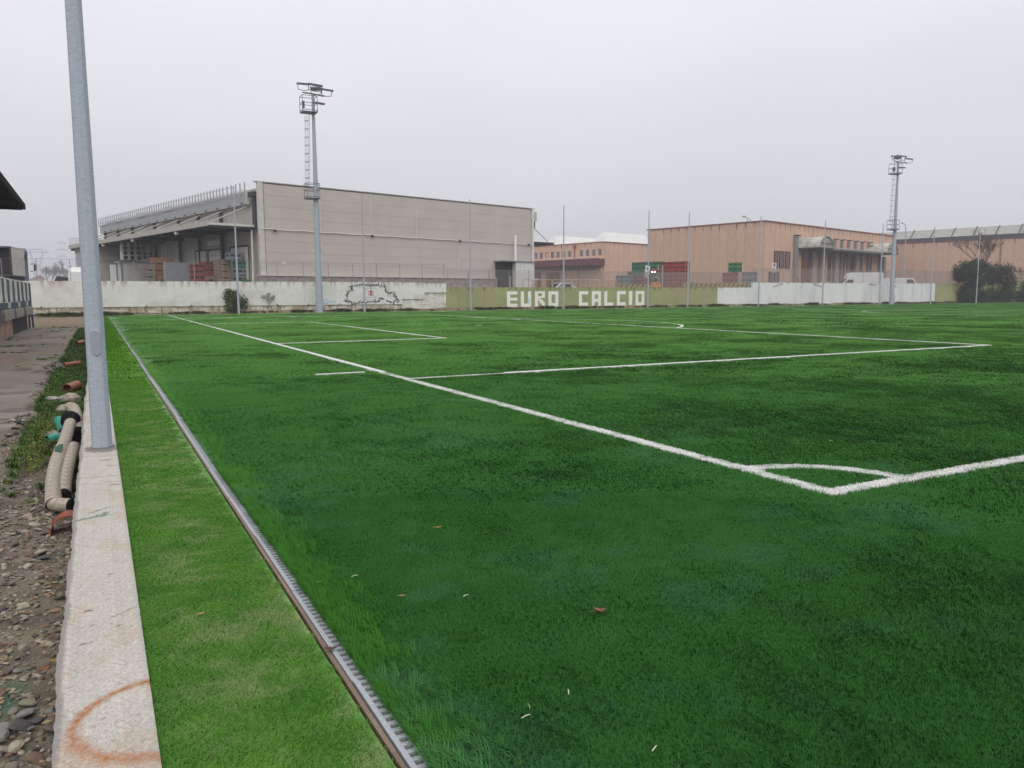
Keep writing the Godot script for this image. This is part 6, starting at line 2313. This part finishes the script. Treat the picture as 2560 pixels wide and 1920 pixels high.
func bare_tree(label, at, h, r, seed_, depth, thin, group = ""):
	var o = thing("bare_tree", label, "tree", at, 0.0, group)
	var rr := RandomNumberGenerator.new()
	rr.seed = seed_
	var st := mb()
	bar(st, Vector3.ZERO, Vector3(0.05, h * 0.28, 0), r, 8, r * 0.75)
	part(o, "trunk", st, mats.bark)
	st = mb()
	for k in 4:
		var a = TAU * k / 4.0 + rr.randf()
		branch(st, Vector3(0.05, h * (0.26 + 0.03 * k), 0), Vector3(cos(a) * 0.55, 1.0, sin(a) * 0.55).normalized(), h * 0.215, r * 0.6, depth, rr, 0.62, thin)
	part(o, "crown", st, mats.bark)
	return o


# leaf faces scattered in clumps inside ellipsoids
func leaf_cloud(blobs, per, size, seed_, c0, c1, droop = 0.0) -> SurfaceTool:
	var r := RandomNumberGenerator.new()
	r.seed = seed_
	var st := mb()
	for b in blobs:
		for k in per:
			var d = Vector3(r.randfn(), r.randfn(), r.randfn()).normalized()
			var clump = d * pow(r.randf(), 0.33)
			var c = b[0] + clump * b[1] * r.randf_range(0.85, 1.12)
			var tone = r.randf()
			for j in 7:
				var p = c + Vector3(r.randfn(), r.randfn(), r.randfn()) * size * 1.3
				var n = (d * 0.6 + Vector3(r.randf_range(-1, 1), r.randf_range(-0.3, 1.2), r.randf_range(-1, 1))).normalized()
				var x = n.cross(Vector3(r.randf_range(-1, 1), r.randf_range(-1, 1), r.randf_range(-1, 1))).normalized() * size * r.randf_range(0.7, 1.2)
				var y = n.cross(x).normalized() * size * 0.42
				x.y -= droop * size
				var t = clampf(tone * 0.7 + r.randf() * 0.4, 0, 1)
				var col = Color(lerpf(c0.x, c1.x, t), lerpf(c0.y, c1.y, t), lerpf(c0.z, c1.z, t))
				quad(st, p - x, p + y, p + x, p - y, col)
	return st


func build_plants():
	var lm = vmat("leaf", 0.6)
	lm.backlight_enabled = true
	lm.backlight = Color(0.1, 0.1, 0.1)
	lm.metallic_specular = 0.25
	# dark evergreens at the right end of the wall
	var dark = Vector3(0.006, 0.013, 0.008)
	var lit = Vector3(0.036, 0.062, 0.022)
	var bush = func(label, at, blobs, per, seed_, c0, c1):
		var o = thing("evergreen_bush", label, "bush", at, 0.0, "dark evergreen bushes at the end wall")
		part(o, "crown", leaf_cloud(blobs, per, 0.15, seed_, c0, c1), lm)
		var st := mb()
		for b in blobs:
			bar(st, Vector3(b[0].x * 0.3, 0, 0), b[0], 0.07, 6, 0.03)
		part(o, "trunk", st, mats.bark)
	bush.call("large rounded dark evergreen bush left of the last netting pole", V(98.6, 0, 60.0), [[Vector3(-1.6, 4.3, 0), Vector3(2.3, 1.1, 1.5)], [Vector3(0.7, 4.8, 0), Vector3(1.5, 0.9, 1.3)], [Vector3(0.0, 2.9, 0), Vector3(1.5, 1.2, 1.2)], [Vector3(-1.5, 1.1, 0), Vector3(1.3, 1.3, 1.2)], [Vector3(0.9, 1.0, 0), Vector3(1.8, 1.2, 1.2)], [Vector3(-3.0, 3.6, 0.2), Vector3(0.9, 0.7, 0.8)]], 260, 301, dark, lit)
	bush.call("flat topped dark evergreen bush right of the last netting pole", V(104.6, 0, 60.3), [[Vector3(0.2, 4.4, 0), Vector3(2.6, 0.8, 1.4)], [Vector3(-1.4, 3.4, 0), Vector3(1.3, 0.9, 1.2)], [Vector3(2.0, 2.6, 0), Vector3(1.5, 1.7, 1.3)], [Vector3(-1.8, 0.9, 0), Vector3(1.9, 1.0, 1.2)], [Vector3(1.6, 0.9, 0), Vector3(2.0, 1.1, 1.2)]], 250, 302, dark, Vector3(0.045, 0.062, 0.022))
	bush.call("low dark evergreen bush at the right edge of the picture", V(111.6, 0, 60.2), [[Vector3(0, 1.6, 0), Vector3(2.2, 1.3, 1.4)], [Vector3(1.6, 2.4, 0), Vector3(2.0, 1.0, 1.3)], [Vector3(-1.0, 0.8, 0), Vector3(2.0, 0.9, 1.2)]], 250, 303, dark, lit)
	var t = bare_tree("slender bare tree rising behind the dark evergreen bushes", V(110.8, YARD, 66.8), 9.6, 0.13, 41, 6, 0.018)
	t.rotation.y = 0.6
	bare_tree("thin bare sapling at the right edge beside the low bush", V(113.0, 0.0, 61.6), 5.4, 0.09, 57, 5, 0.014)
	# shrubs growing out of the white wall
	var s = thing("wall_shrub", "leafy green shrub growing from the foot of the white wall", "shrub", V(5.0, 0.35, 60.2))
	part(s, "crown", leaf_cloud([[Vector3(0, 0.75, 0.1), Vector3(0.62, 0.62, 0.4)], [Vector3(-0.2, 0.25, 0.1), Vector3(0.45, 0.35, 0.3)], [Vector3(0.45, 0.45, 0.1), Vector3(0.45, 0.3, 0.3)], [Vector3(-0.3, 1.15, 0.1), Vector3(0.35, 0.3, 0.25)]], 60, 0.11, 311, Vector3(0.025, 0.05, 0.016), Vector3(0.10, 0.125, 0.045), 0.3), lm)
	var st := mb()
	for e in [[-0.3, 1.2], [0.1, 1.2], [0.5, 0.7], [-0.4, 0.6]]:
		bar(st, Vector3(0, 0, 0.18), Vector3(e[0], e[1], 0.1), 0.03, 5, 0.012)
	part(s, "stem", st, mats.bark)
	s = thing("wall_shrub", "sparse leafless twigs growing on the white wall left of the mast", "shrub", V(7.6, 0.62, 60.3))
	st = mb()
	var rr := RandomNumberGenerator.new()
	rr.seed = 12
	for k in 4:
		branch(st, Vector3(0, 0, 0.05), Vector3(rr.randf_range(-0.7, 0.7), 1, 0.1).normalized(), 0.34, 0.016, 3, rr, 0.6, 0.007)
	part(s, "stem", st, mats.bark)
	part(s, "leaf_tips", leaf_cloud([[Vector3(-0.35, 0.75, 0.05), Vector3(0.2, 0.12, 0.1)], [Vector3(0.35, 0.72, 0.05), Vector3(0.2, 0.12, 0.1)], [Vector3(0.0, 0.85, 0.05), Vector3(0.15, 0.1, 0.1)]], 4, 0.07, 314, Vector3(0.07, 0.07, 0.03), Vector3(0.14, 0.13, 0.06)), lm)
	# rough growth along the foot of the wall
	var places = []
	var cols = []
	var r := RandomNumberGenerator.new()
	r.seed = 19
	for k in 2600:
		var u = r.randf_range(-9.0, 118.0)
		var hgt = clampf(0.45 + 1.3 * n1.get_noise_2d(u * 0.55, 3.0), 0.0, 1.0)
		if r.randf() > hgt + 0.12:
			continue
		places.append(Transform3D(Basis(Vector3.UP, r.randf() * TAU).scaled(Vector3.ONE * r.randf_range(0.5, 1.0) * (0.7 + hgt * 0.9)), V(u, 0.06, 60.42 - r.randf() * r.randf() * 0.6)))
		var c = Vector3(0.07, 0.11, 0.03).lerp(Vector3(0.22, 0.17, 0.08), r.randf() * (1.0 if u > 20 else 0.6))
		cols.append(Color(c.x, c.y, c.z))
	var w = scatter(null, "weeds", blade_mesh(0.14, 60, 0.22, 0.02, 401, 0.8), lm, places, cols)
	w.set_meta("label", "rough grass and weeds along the foot of the end wall")
	w.set_meta("category", "weeds")
	# lumps of earth under the growth
	st = mb()
	var us = span(-9.0, 118.0, 0.4)
	for k in us.size() - 1:
		var ha = 0.10 + 0.20 * clampf(0.6 + n1.get_noise_2d(us[k] * 0.8, 3.0), 0, 1)
		var hb = 0.10 + 0.20 * clampf(0.6 + n1.get_noise_2d(us[k + 1] * 0.8, 3.0), 0, 1)
		var c = Color(0.22, 0.17, 0.105) * (0.8 + 0.4 * clampf(0.5 + n2.get_noise_2d(us[k], 2.0), 0, 1))
		quad(st, V(us[k], 0.002, 60.08), V(us[k], ha, 60.45), V(us[k + 1], hb, 60.45), V(us[k + 1], 0.002, 60.08), c)
	setting("earth_verge", st, vmat("verge", 1.0, "", 2.0, "fine"))
	# weeds in the trench
	places = []
	cols = []
	for k in 5200:
		var v = r.randf_range(2.9, 42.0) if k % 2 else r.randf_range(4.2, 16.0)
		var u = r.randf_range(-5.36, -4.74)
		var want = clampf(0.45 + 1.6 * n1.get_noise_2d(u * 1.6, v * 0.55 + 60), 0, 1) * clampf((v - 3.4) / 2.5, 0, 1)
		if v > 8.5:
			want = maxf(want, 0.75 * clampf((u + 5.3) / 0.3, 0, 1))
		if r.randf() > want:
			continue
		var sc = r.randf_range(0.45, 1.1) * (0.9 if v < 8 else 1.35)
		places.append(Transform3D(Basis(Vector3.UP, r.randf() * TAU).scaled(Vector3.ONE * sc), V(u, dirt_height(u, v), v)))
		var c = Vector3(0.032, 0.085, 0.012).lerp(Vector3(0.11, 0.17, 0.035), r.randf() * r.randf() + (0.25 if v < 8.5 else 0.0))
		cols.append(Color(c.x, c.y, c.z))
	w = scatter(null, "weeds", blade_mesh(0.05, 34, 0.10, 0.008, 402, 0.95), lm, places, cols)
	w.set_meta("label", "green weeds filling the trench along the kerb")
	w.set_meta("category", "weeds")
	places = []
	cols = []
	for k in 900:
		var v = r.randf_range(8.0, 46.0)
		var u = r.randf_range(-9.0, -5.45)
		if n1.get_noise_2d(u * 0.5 + 20, v * 1.1) < 0.22:
			continue
		places.append(Transform3D(Basis(Vector3.UP, r.randf() * TAU).scaled(Vector3.ONE * r.randf_range(0.4, 0.9)), V(u, dirt_height(u, v), v)))
		var c = Vector3(0.05, 0.08, 0.02).lerp(Vector3(0.13, 0.14, 0.045), r.randf())
		cols.append(Color(c.x, c.y, c.z))
	w = scatter(null, "weeds", blade_mesh(0.09, 40, 0.07, 0.010, 403, 1.0), lm, places, cols)
	w.set_meta("label", "tufts of weeds growing through the broken asphalt")
	w.set_meta("category", "weeds")
	# broad leaves low down near the pipes
	var lc := leaf_cloud([[Vector3(0, 0.02, 0), Vector3(0.14, 0.05, 0.55)], [Vector3(0.05, 0.02, -0.9), Vector3(0.16, 0.05, 0.5)], [Vector3(-0.02, 0.01, 1.1), Vector3(0.13, 0.04, 0.5)], [Vector3(-0.05, 0.02, -1.9), Vector3(0.2, 0.05, 0.5)]], 70, 0.018, 77, Vector3(0.03, 0.06, 0.012), Vector3(0.17, 0.19, 0.05))
	var lo = part(null, "ground_leaves", lc, lm, V(-5.13, -0.26, 6.6))
	lo.set_meta("kind", "stuff")
	tag(lo, "low broad weed leaves round the green pipes in the trench", "weeds")


# ---------------------------------------------------------------- things in the trench
func build_trench_things():
	var sleeve = vmat("pipe_sleeve", 0.95, "rough", 7.0, "grimy")
	var cloth = Color(0.50, 0.43, 0.35)
	var ribbed = func(pts, r, ragged = true):
		# close rings along a soft curve, for a corrugated pipe in a cloth sleeve
		var cv := Curve3D.new()
		for k in pts.size():
			var d = (pts[mini(k + 1, pts.size() - 1)] - pts[maxi(k - 1, 0)]) / 5.0
			cv.add_point(pts[k], -d, d)
		var out = cv.tessellate_even_length(6, 0.012)
		var rad = []
		var q = []
		for k in out.size():
			q.append(out[k])
			rad.append(r * (1.0 + (0.020 if k % 2 else -0.012) + 0.03 * n2.get_noise_2d(k * 0.05, r * 90.0)))
		var st := mb()
		tube(st, q, rad, 16, cloth)
		return [st, q]
	var o = thing("drain_pipe", "long corrugated drain pipe in a beige cloth sleeve with black collar", "pipe")
	var a = ribbed.call([V(-4.86, -0.10, 7.1), V(-4.885, -0.13, 5.9), V(-4.92, -0.16, 5.0), V(-4.93, -0.20, 4.3), V(-4.91, -0.22, 3.75), V(-4.895, -0.24, 3.42)], 0.062)
	part(o, "sleeve", a[0], sleeve)
	a = ribbed.call([V(-4.90, -0.235, 3.46), V(-4.83, -0.235, 3.36), V(-4.765, -0.235, 3.32)], 0.055)
	part(o, "elbow", a[0], sleeve)
	var st := mb()
	tube(st, [V(-4.856, -0.07, 7.42), V(-4.858, -0.075, 7.34), V(-4.858, -0.085, 7.22), V(-4.862, -0.10, 7.12), V(-4.864, -0.105, 7.04)], [0.06, 0.085, 0.11, 0.105, 0.066], 16)
	part(o, "collar", st, mats.rubber)
	st = mb()
	slab(st, P([-0.03, -0.10, 0.02, -0.13, 0.03, 0.0, 0.022, 0.14, -0.012, 0.10, -0.034, 0.02]), 0.0, 0.004)
	var pr = part(o, "green_print", st, mats.print_green, V(-4.91, -0.086, 5.2))
	pr.scale = Vector3(1.1, 1.4, 1.0)
	pr.rotation = Vector3(-PI * 0.5 + 0.05, 0.0, 0.0)
	st = mb()
	bar(st, V(-4.765, -0.235, 3.32), V(-4.735, -0.235, 3.29), 0.060, 14, 0.07)
	part(o, "dark_end", st, mats.rubber)
	o = thing("drain_pipe", "short corrugated drain pipe in a beige sleeve against the kerb", "pipe")
	a = ribbed.call([V(-4.795, -0.14, 5.55), V(-4.815, -0.17, 5.0), V(-4.835, -0.21, 4.3), V(-4.835, -0.24, 3.75)], 0.055)
	part(o, "sleeve", a[0], sleeve)
	st = mb()
	bar(st, V(-4.835, -0.24, 3.75), V(-4.83, -0.25, 3.66), 0.050, 14)
	part(o, "dark_end", st, mats.rubber)
	o = thing("drain_pipe", "torn beige sleeved pipe bending behind the black collar", "pipe")
	a = ribbed.call([V(-4.90, -0.10, 8.6), V(-4.84, -0.09, 8.2), V(-4.79, -0.14, 7.4), V(-4.78, -0.2, 6.9)], 0.07)
	part(o, "sleeve", a[0], sleeve)
	st = mb()
	bar(st, V(-4.78, -0.2, 6.9), V(-4.775, -0.22, 6.72), 0.066, 12, 0.075)
	part(o, "dark_end", st, mats.rubber)
	hollow("green_pipe", "short open green plastic pipe lying across the trench", V(-5.085, -0.20, 6.52), V(-4.90, -0.19, 6.62), 0.052, mats.pipe_green, "pipe")
	hollow("green_pipe", "green pipe end standing behind the beige sleeved pipe", V(-4.99, -0.10, 7.35), V(-4.93, -0.2, 7.1), 0.06, mats.pipe_green, "pipe")
	hollow("orange_pipe", "open terracotta coloured pipe piece lying against the kerb in weeds", V(-5.03, -0.17, 11.75), V(-4.88, -0.15, 12.1), 0.085, mats.pipe_orange, "pipe")
	hollow("orange_pipe", "slim orange pipe lying across the trench further back", V(-5.24, -0.17, 17.3), V(-4.92, -0.15, 17.5), 0.05, mats.pipe_orange, "pipe")
	hollow("orange_pipe", "most distant orange pipe piece in the trench", V(-5.15, -0.17, 26.6), V(-4.95, -0.14, 27.0), 0.07, mats.pipe_orange, "pipe")
	hollow("pipe_ring", "red brown pipe end half buried in rubble beside the kerb", V(-4.772, -0.262, 2.62), V(-4.765, -0.275, 2.84), 0.118, mats.pipe_red, "pipe")
	var bg = thing("cloth_lump", "crumpled pale cloth beside the asphalt edge", "cloth", V(-5.22, -0.22, 10.75))
	part(bg, "body", stone_shape(901, 0.7), mats.cloth_pale).scale = Vector3(0.13, 0.10, 0.30)
	# boulders of broken concrete that can be told apart
	for e in [[-4.98, 10.6, 0.15, 0.26, "upper pale concrete lump between weeds and orange pipe"], [-4.99, 9.5, 0.13, 0.22, "lower pale concrete lump in the weeds behind the pipes"], [-5.02, 7.15, 0.10, 0.22, "beige concrete lump beside the green pipe end"], [-5.12, 10.8, 0.07, 0.12, "small pale lump beside the crumpled cloth"]]:
		var s = thing("concrete_lump", e[4], "stone", V(e[0], dirt_height(e[0], e[1]) + e[2] * 0.6, e[1]))
		var q = part(s, "body", stone_shape(int(e[1] * 100), 0.8), mats.lump)
		q.scale = Vector3(e[2], e[2], e[3])
		q.rotation.y = e[1]
	build_rubble()


func hollow(called, label, p, q, r, m, category):
	var o = thing(called, label, category, p, 0.0, "loose pieces of pipe in the trench")
	var st := mb()
	var d = (q - p).normalized()
	var x = d.cross(Vector3.UP).normalized()
	var y = d.cross(x)
	var n = 24
	for k in n:
		var a = TAU * k / n
		var b = TAU * (k + 1) / n
		var wa = x * cos(a) + y * sin(a)
		var wb = x * cos(b) + y * sin(b)
		var l = q - p
		quad(st, wa * r, wb * r, l + wb * r, l + wa * r)
		quad(st, l + wa * r * 0.93, l + wb * r * 0.93, wb * r * 0.93, wa * r * 0.93)
		quad(st, wa * r * 0.93, wb * r * 0.93, wb * r, wa * r)
		quad(st, l + wa * r, l + wb * r, l + wb * r * 0.93, l + wa * r * 0.93)
	part(o, "pipe_wall", st, m)


func build_rubble():
	var r := RandomNumberGenerator.new()
	r.seed = 23
	var m = vmat("stone", 0.95, "rough", 14.0, "fine")
	var pal = [Vector3(0.30, 0.26, 0.21), Vector3(0.22, 0.21, 0.20), Vector3(0.15, 0.11, 0.08), Vector3(0.38, 0.33, 0.26), Vector3(0.085, 0.08, 0.08), Vector3(0.18, 0.115, 0.085), Vector3(0.23, 0.205, 0.14), Vector3(0.31, 0.225, 0.15)]
	var shapes = [stone_shape(1, 0.40), stone_shape(2, 0.28), stone_shape(3, 0.5), stone_shape(4, 0.35)]
	var sets = [[], [], [], []]
	var cols = [[], [], [], []]
	for k in 17000:
		var v = -2.0 + 10.5 * pow(r.randf(), 1.5)
		var u = r.randf_range(-5.65, -4.725)
		if v > 4.0 and r.randf() < 0.55 and u > -5.3:
			continue
		if v > 7.0 and u < -5.5:
			continue
		var j = r.randi() % 4
		var s = 0.003 + 0.022 * pow(r.randf(), 3.4)
		var b = Basis.from_euler(Vector3(r.randf_range(-0.4, 0.4), r.randf() * TAU, r.randf_range(-0.4, 0.4))).scaled(Vector3.ONE * s)
		sets[j].append(Transform3D(b, V(u, dirt_height(u, v) + s * 0.25, v)))
		var c = pal[r.randi() % pal.size()] * r.randf_range(0.75, 1.15)
		cols[j].append(Color(c.x, c.y, c.z))
	# black crumbs of broken asphalt along its edge
	for k in 1500:
		var v = r.randf_range(5.5, 22.0)
		var u = asphalt_edge(v) + r.randf_range(-0.16, 0.10)
		if n1.get_noise_2d(u * 2.0, v * 0.9 + 11) < -0.05:
			continue
		var j = r.randi() % 4
		var s = 0.010 + 0.045 * pow(r.randf(), 2.5)
		var b = Basis.from_euler(Vector3(r.randf_range(-0.4, 0.4), r.randf() * TAU, r.randf_range(-0.4, 0.4))).scaled(Vector3.ONE * s)
		sets[j].append(Transform3D(b, V(u, dirt_height(u, v) + s * 0.2, v)))
		var c = [Vector3(0.035, 0.034, 0.034), Vector3(0.06, 0.055, 0.05), Vector3(0.22, 0.16, 0.11), Vector3(0.30, 0.27, 0.22)][r.randi() % 4] * r.randf_range(0.8, 1.2)
		cols[j].append(Color(c.x, c.y, c.z))
	var root := Node3D.new()
	root.name = numbered("gravel")
	add_child(root)
	tag(root, "grey brown gravel and broken rubble on the ground left of the kerb", "gravel")
	root.set_meta("kind", "stuff")
	for j in 4:
		scatter(root, "gravel", shapes[j], m, sets[j], cols[j])
	# the larger stones one can tell apart
	var mats_ = []
	for k in pal.size():
		mats_.append(mat("stone_tone_%d" % k, pal[k].x, pal[k].y, pal[k].z, 0.95, 0.0, "fine", 8.0, "rough"))
	for k in 260:
		var v = -1.35 + 6.2 * pow(r.randf(), 1.35)
		var u = r.randf_range(-5.5, -4.75)
		var s = r.randf_range(0.016, 0.038) * (1.0 if v > 0.0 else 1.35)
		var kind = [0, 1, 2, 3, 4, 5, 6, 7][r.randi() % 8]
		var level = ["level with the rust ring", "level with the green granules", "between granules and green paint", "level with the green paint", "beside the red brown pipe end", "left of the pipe elbow", "left of the long beige pipe"][clampi(int(v > -0.65) + int(v > 0.45) + int(v > 1.4) + int(v > 2.2) + int(v > 3.1) + int(v > 4.1), 0, 6)]
		var place = level + (", close to the kerb" if u > -4.92 else ", away from the kerb")
		var word = ("large " if s > 0.036 else ("small " if s < 0.022 else "")) + ["beige", "grey", "dark brown", "pale", "blackish", "brick red", "olive grey", "tan"][kind]
		var o = part(null, "loose_stone", shapes_mesh(r.randi() % 6), mats_[kind], V(u, dirt_height(u, v) + s * 0.35, v))
		o.rotation = Vector3(r.randf_range(-0.4, 0.4), r.randf() * TAU, r.randf_range(-0.4, 0.4))
		o.scale = Vector3(s * r.randf_range(0.9, 1.9), s, s)
		tag(o, "%s loose stone %s" % [word, place], "stone", "loose stones in the rubble")
	for e in [[-4.90, 2.02, 0.055, 4, "dark clod of earth beside the kerb, below the green paint"], [-4.80, -0.72, 0.06, 1, "flat grey slab of rubble lowest beside the kerb"], [-4.93, -0.30, 0.07, 1, "flat grey stone left of the kerb near the green granules"], [-4.84, 0.62, 0.035, 3, "pale square stone in the rubble beside the kerb"], [-4.79, 1.05, 0.03, 7, "tan rounded stone touching the kerb"]]:
		var o = part(null, "large_stone", shapes_mesh(int(e[1] * 10 + 30) % 6), mats_[e[3]], V(e[0], dirt_height(e[0], e[1]) + e[2] * 0.25, e[1]))
		o.scale = Vector3(e[2], e[2] * 0.7, e[2] * 0.8)
		o.rotation.y = e[1] * 3.0
		tag(o, e[4], "stone")


func shapes_mesh(k) -> ArrayMesh:
	var key = "stone%d" % k
	if not meshes.has(key):
		meshes[key] = stone_shape(40 + k, 0.26 + 0.06 * k)
	return meshes[key]


# ---------------------------------------------------------------- leaves and clippings on the turf
func dead_leaf(label, u, v, y, len_, w, turn, m, curl, called = "dead_leaf"):
	var o = thing(called, label, "leaf", V(u, y, v), turn)
	var st := mb()
	var n = 8
	for k in n:
		for e in [-1, 1]:
			var q = []
			for j in [k, k + 1]:
				var t = float(j) / n
				var x = (t - 0.5) * len_
				var half = w * sin(PI * pow(t, 0.8)) * (0.85 + 0.25 * sin(j * 2.6 + e))
				q.append(Vector3(x, curl * (t - 0.5) * (t - 0.5) * len_, 0))
				q.append(Vector3(x, curl * (t - 0.5) * (t - 0.5) * len_ + absf(half) * 0.45 * curl, e * half))
			if e > 0:
				quad(st, q[0], q[2], q[3], q[1])
			else:
				quad(st, q[1], q[3], q[2], q[0])
	part(o, "blade", st, m)
	st = mb()
	bar(st, Vector3(-len_ * 0.75, 0.008, 0.004), Vector3(len_ * 0.4, 0.002 + curl * len_ * 0.1, 0), 0.0016, 5, 0.0008)
	part(o, "stalk", st, m)


func twig(label, u, v, len_, turn, m, called = "clipping"):
	var o = thing(called, label, "clipping", V(u, 0.026, v), turn, "clippings on the turf")
	var st := mb()
	tube(st, [Vector3(-len_ * 0.5, 0, 0), Vector3(0, 0.004, len_ * 0.04), Vector3(len_ * 0.5, 0.001, 0)], [0.0018, 0.0022, 0.0015], 5)
	part(o, "stem", st, m)


func build_litter():
	dead_leaf("curled red brown dead leaf alone on the dark turf", -2.62, -0.96, 0.026, 0.066, 0.020, -0.35, mats.leaf_brown, 1.6)
	dead_leaf("dark red dead leaf lying across the drainage channel", -3.752, -0.72, 0.012, 0.052, 0.018, -0.3, mats.leaf_dark, 0.7)
	dead_leaf("tan narrow dead leaf on the turf beyond the drain", -2.76, 0.55, 0.028, 0.060, 0.006, 0.1, mats.leaf_tan, 0.8)
	dead_leaf("small tan leaf nearest the long edge fibres", -3.32, -0.36, 0.026, 0.034, 0.005, 0.0, mats.leaf_tan, 0.6)
	dead_leaf("orange brown leaf on the pale turf strip", -4.17, -0.10, 0.014, 0.040, 0.010, 0.4, mats.leaf_tan, 0.5)
	dead_leaf("large orange brown leaf in the rubble against the kerb", -4.765, -0.98, -0.225, 0.085, 0.030, 1.0, mats.leaf_orange, 0.8)
	dead_leaf("rusty leaf below the brown pipe end by the kerb", -4.80, 0.22, -0.24, 0.06, 0.02, 0.6, mats.leaf_orange, 0.8)
	dead_leaf("rusty narrow leaf in the rubble beside the kerb", -4.78, 1.35, -0.24, 0.05, 0.014, 0.2, mats.leaf_orange, 0.6)
	twig("pale stalk upright to the eye below the red brown leaf", -3.11, -1.48, 0.034, 1.1, mats.stalk)
	twig("pale curved stalk left of the upright one", -3.32, -1.55, 0.036, 0.15, mats.stalk)
	twig("pale stalk in the left part of the dark turf", -3.44, 0.0, 0.036, 0.2, mats.stalk)
	twig("pale stalk right of the small tan leaf", -3.06, -0.50, 0.034, 0.35, mats.stalk)
	twig("pale stalk at the lower edge of the picture", -3.06, -1.90, 0.034, 0.5, mats.stalk)
	twig("green blade cutting near the long edge fibres", -3.62, 0.0, 0.032, -0.3, mats.clip_green)
	twig("green blade cutting low on the dark turf", -3.28, -1.50, 0.030, 1.3, mats.clip_green)
	twig("tiny pale stalk beside the drainage channel higher up", -3.58, 0.62, 0.03, 0.9, mats.stalk)
	twig("pale fleck on the turf inside the corner", 1.6, 1.35, 0.05, 0.1, mats.stalk)
	# stray leaves in the trench, too many to count
	var r := RandomNumberGenerator.new()
	r.seed = 51
	var st := mb()
	for k in 260:
		var v = r.randf_range(-1.4, 14.0)
		var u = r.randf_range(-5.5, -4.73) if r.randf() < 0.5 else -4.74 - 0.08 * r.randf()
		var p = V(u, dirt_height(u, v) + 0.012, v)
		var s = r.randf_range(0.008, 0.024)
		var b = Basis.from_euler(Vector3(r.randf_range(-0.5, 0.5), r.randf() * TAU, r.randf_range(-0.5, 0.5)))
		var c = [Color(0.22, 0.08, 0.03), Color(0.16, 0.07, 0.04), Color(0.28, 0.17, 0.05), Color(0.30, 0.25, 0.12)][r.randi() % 4]
		quad(st, p - b.x * s, p + b.z * s * 0.5, p + b.x * s, p - b.z * s * 0.5, c)
	var o = part(null, "fallen_leaves", st, vmat("dead_leaves", 0.8))
	o.set_meta("kind", "stuff")
	tag(o, "scattered small dead leaves among rubble and weeds along the kerb", "leaves")
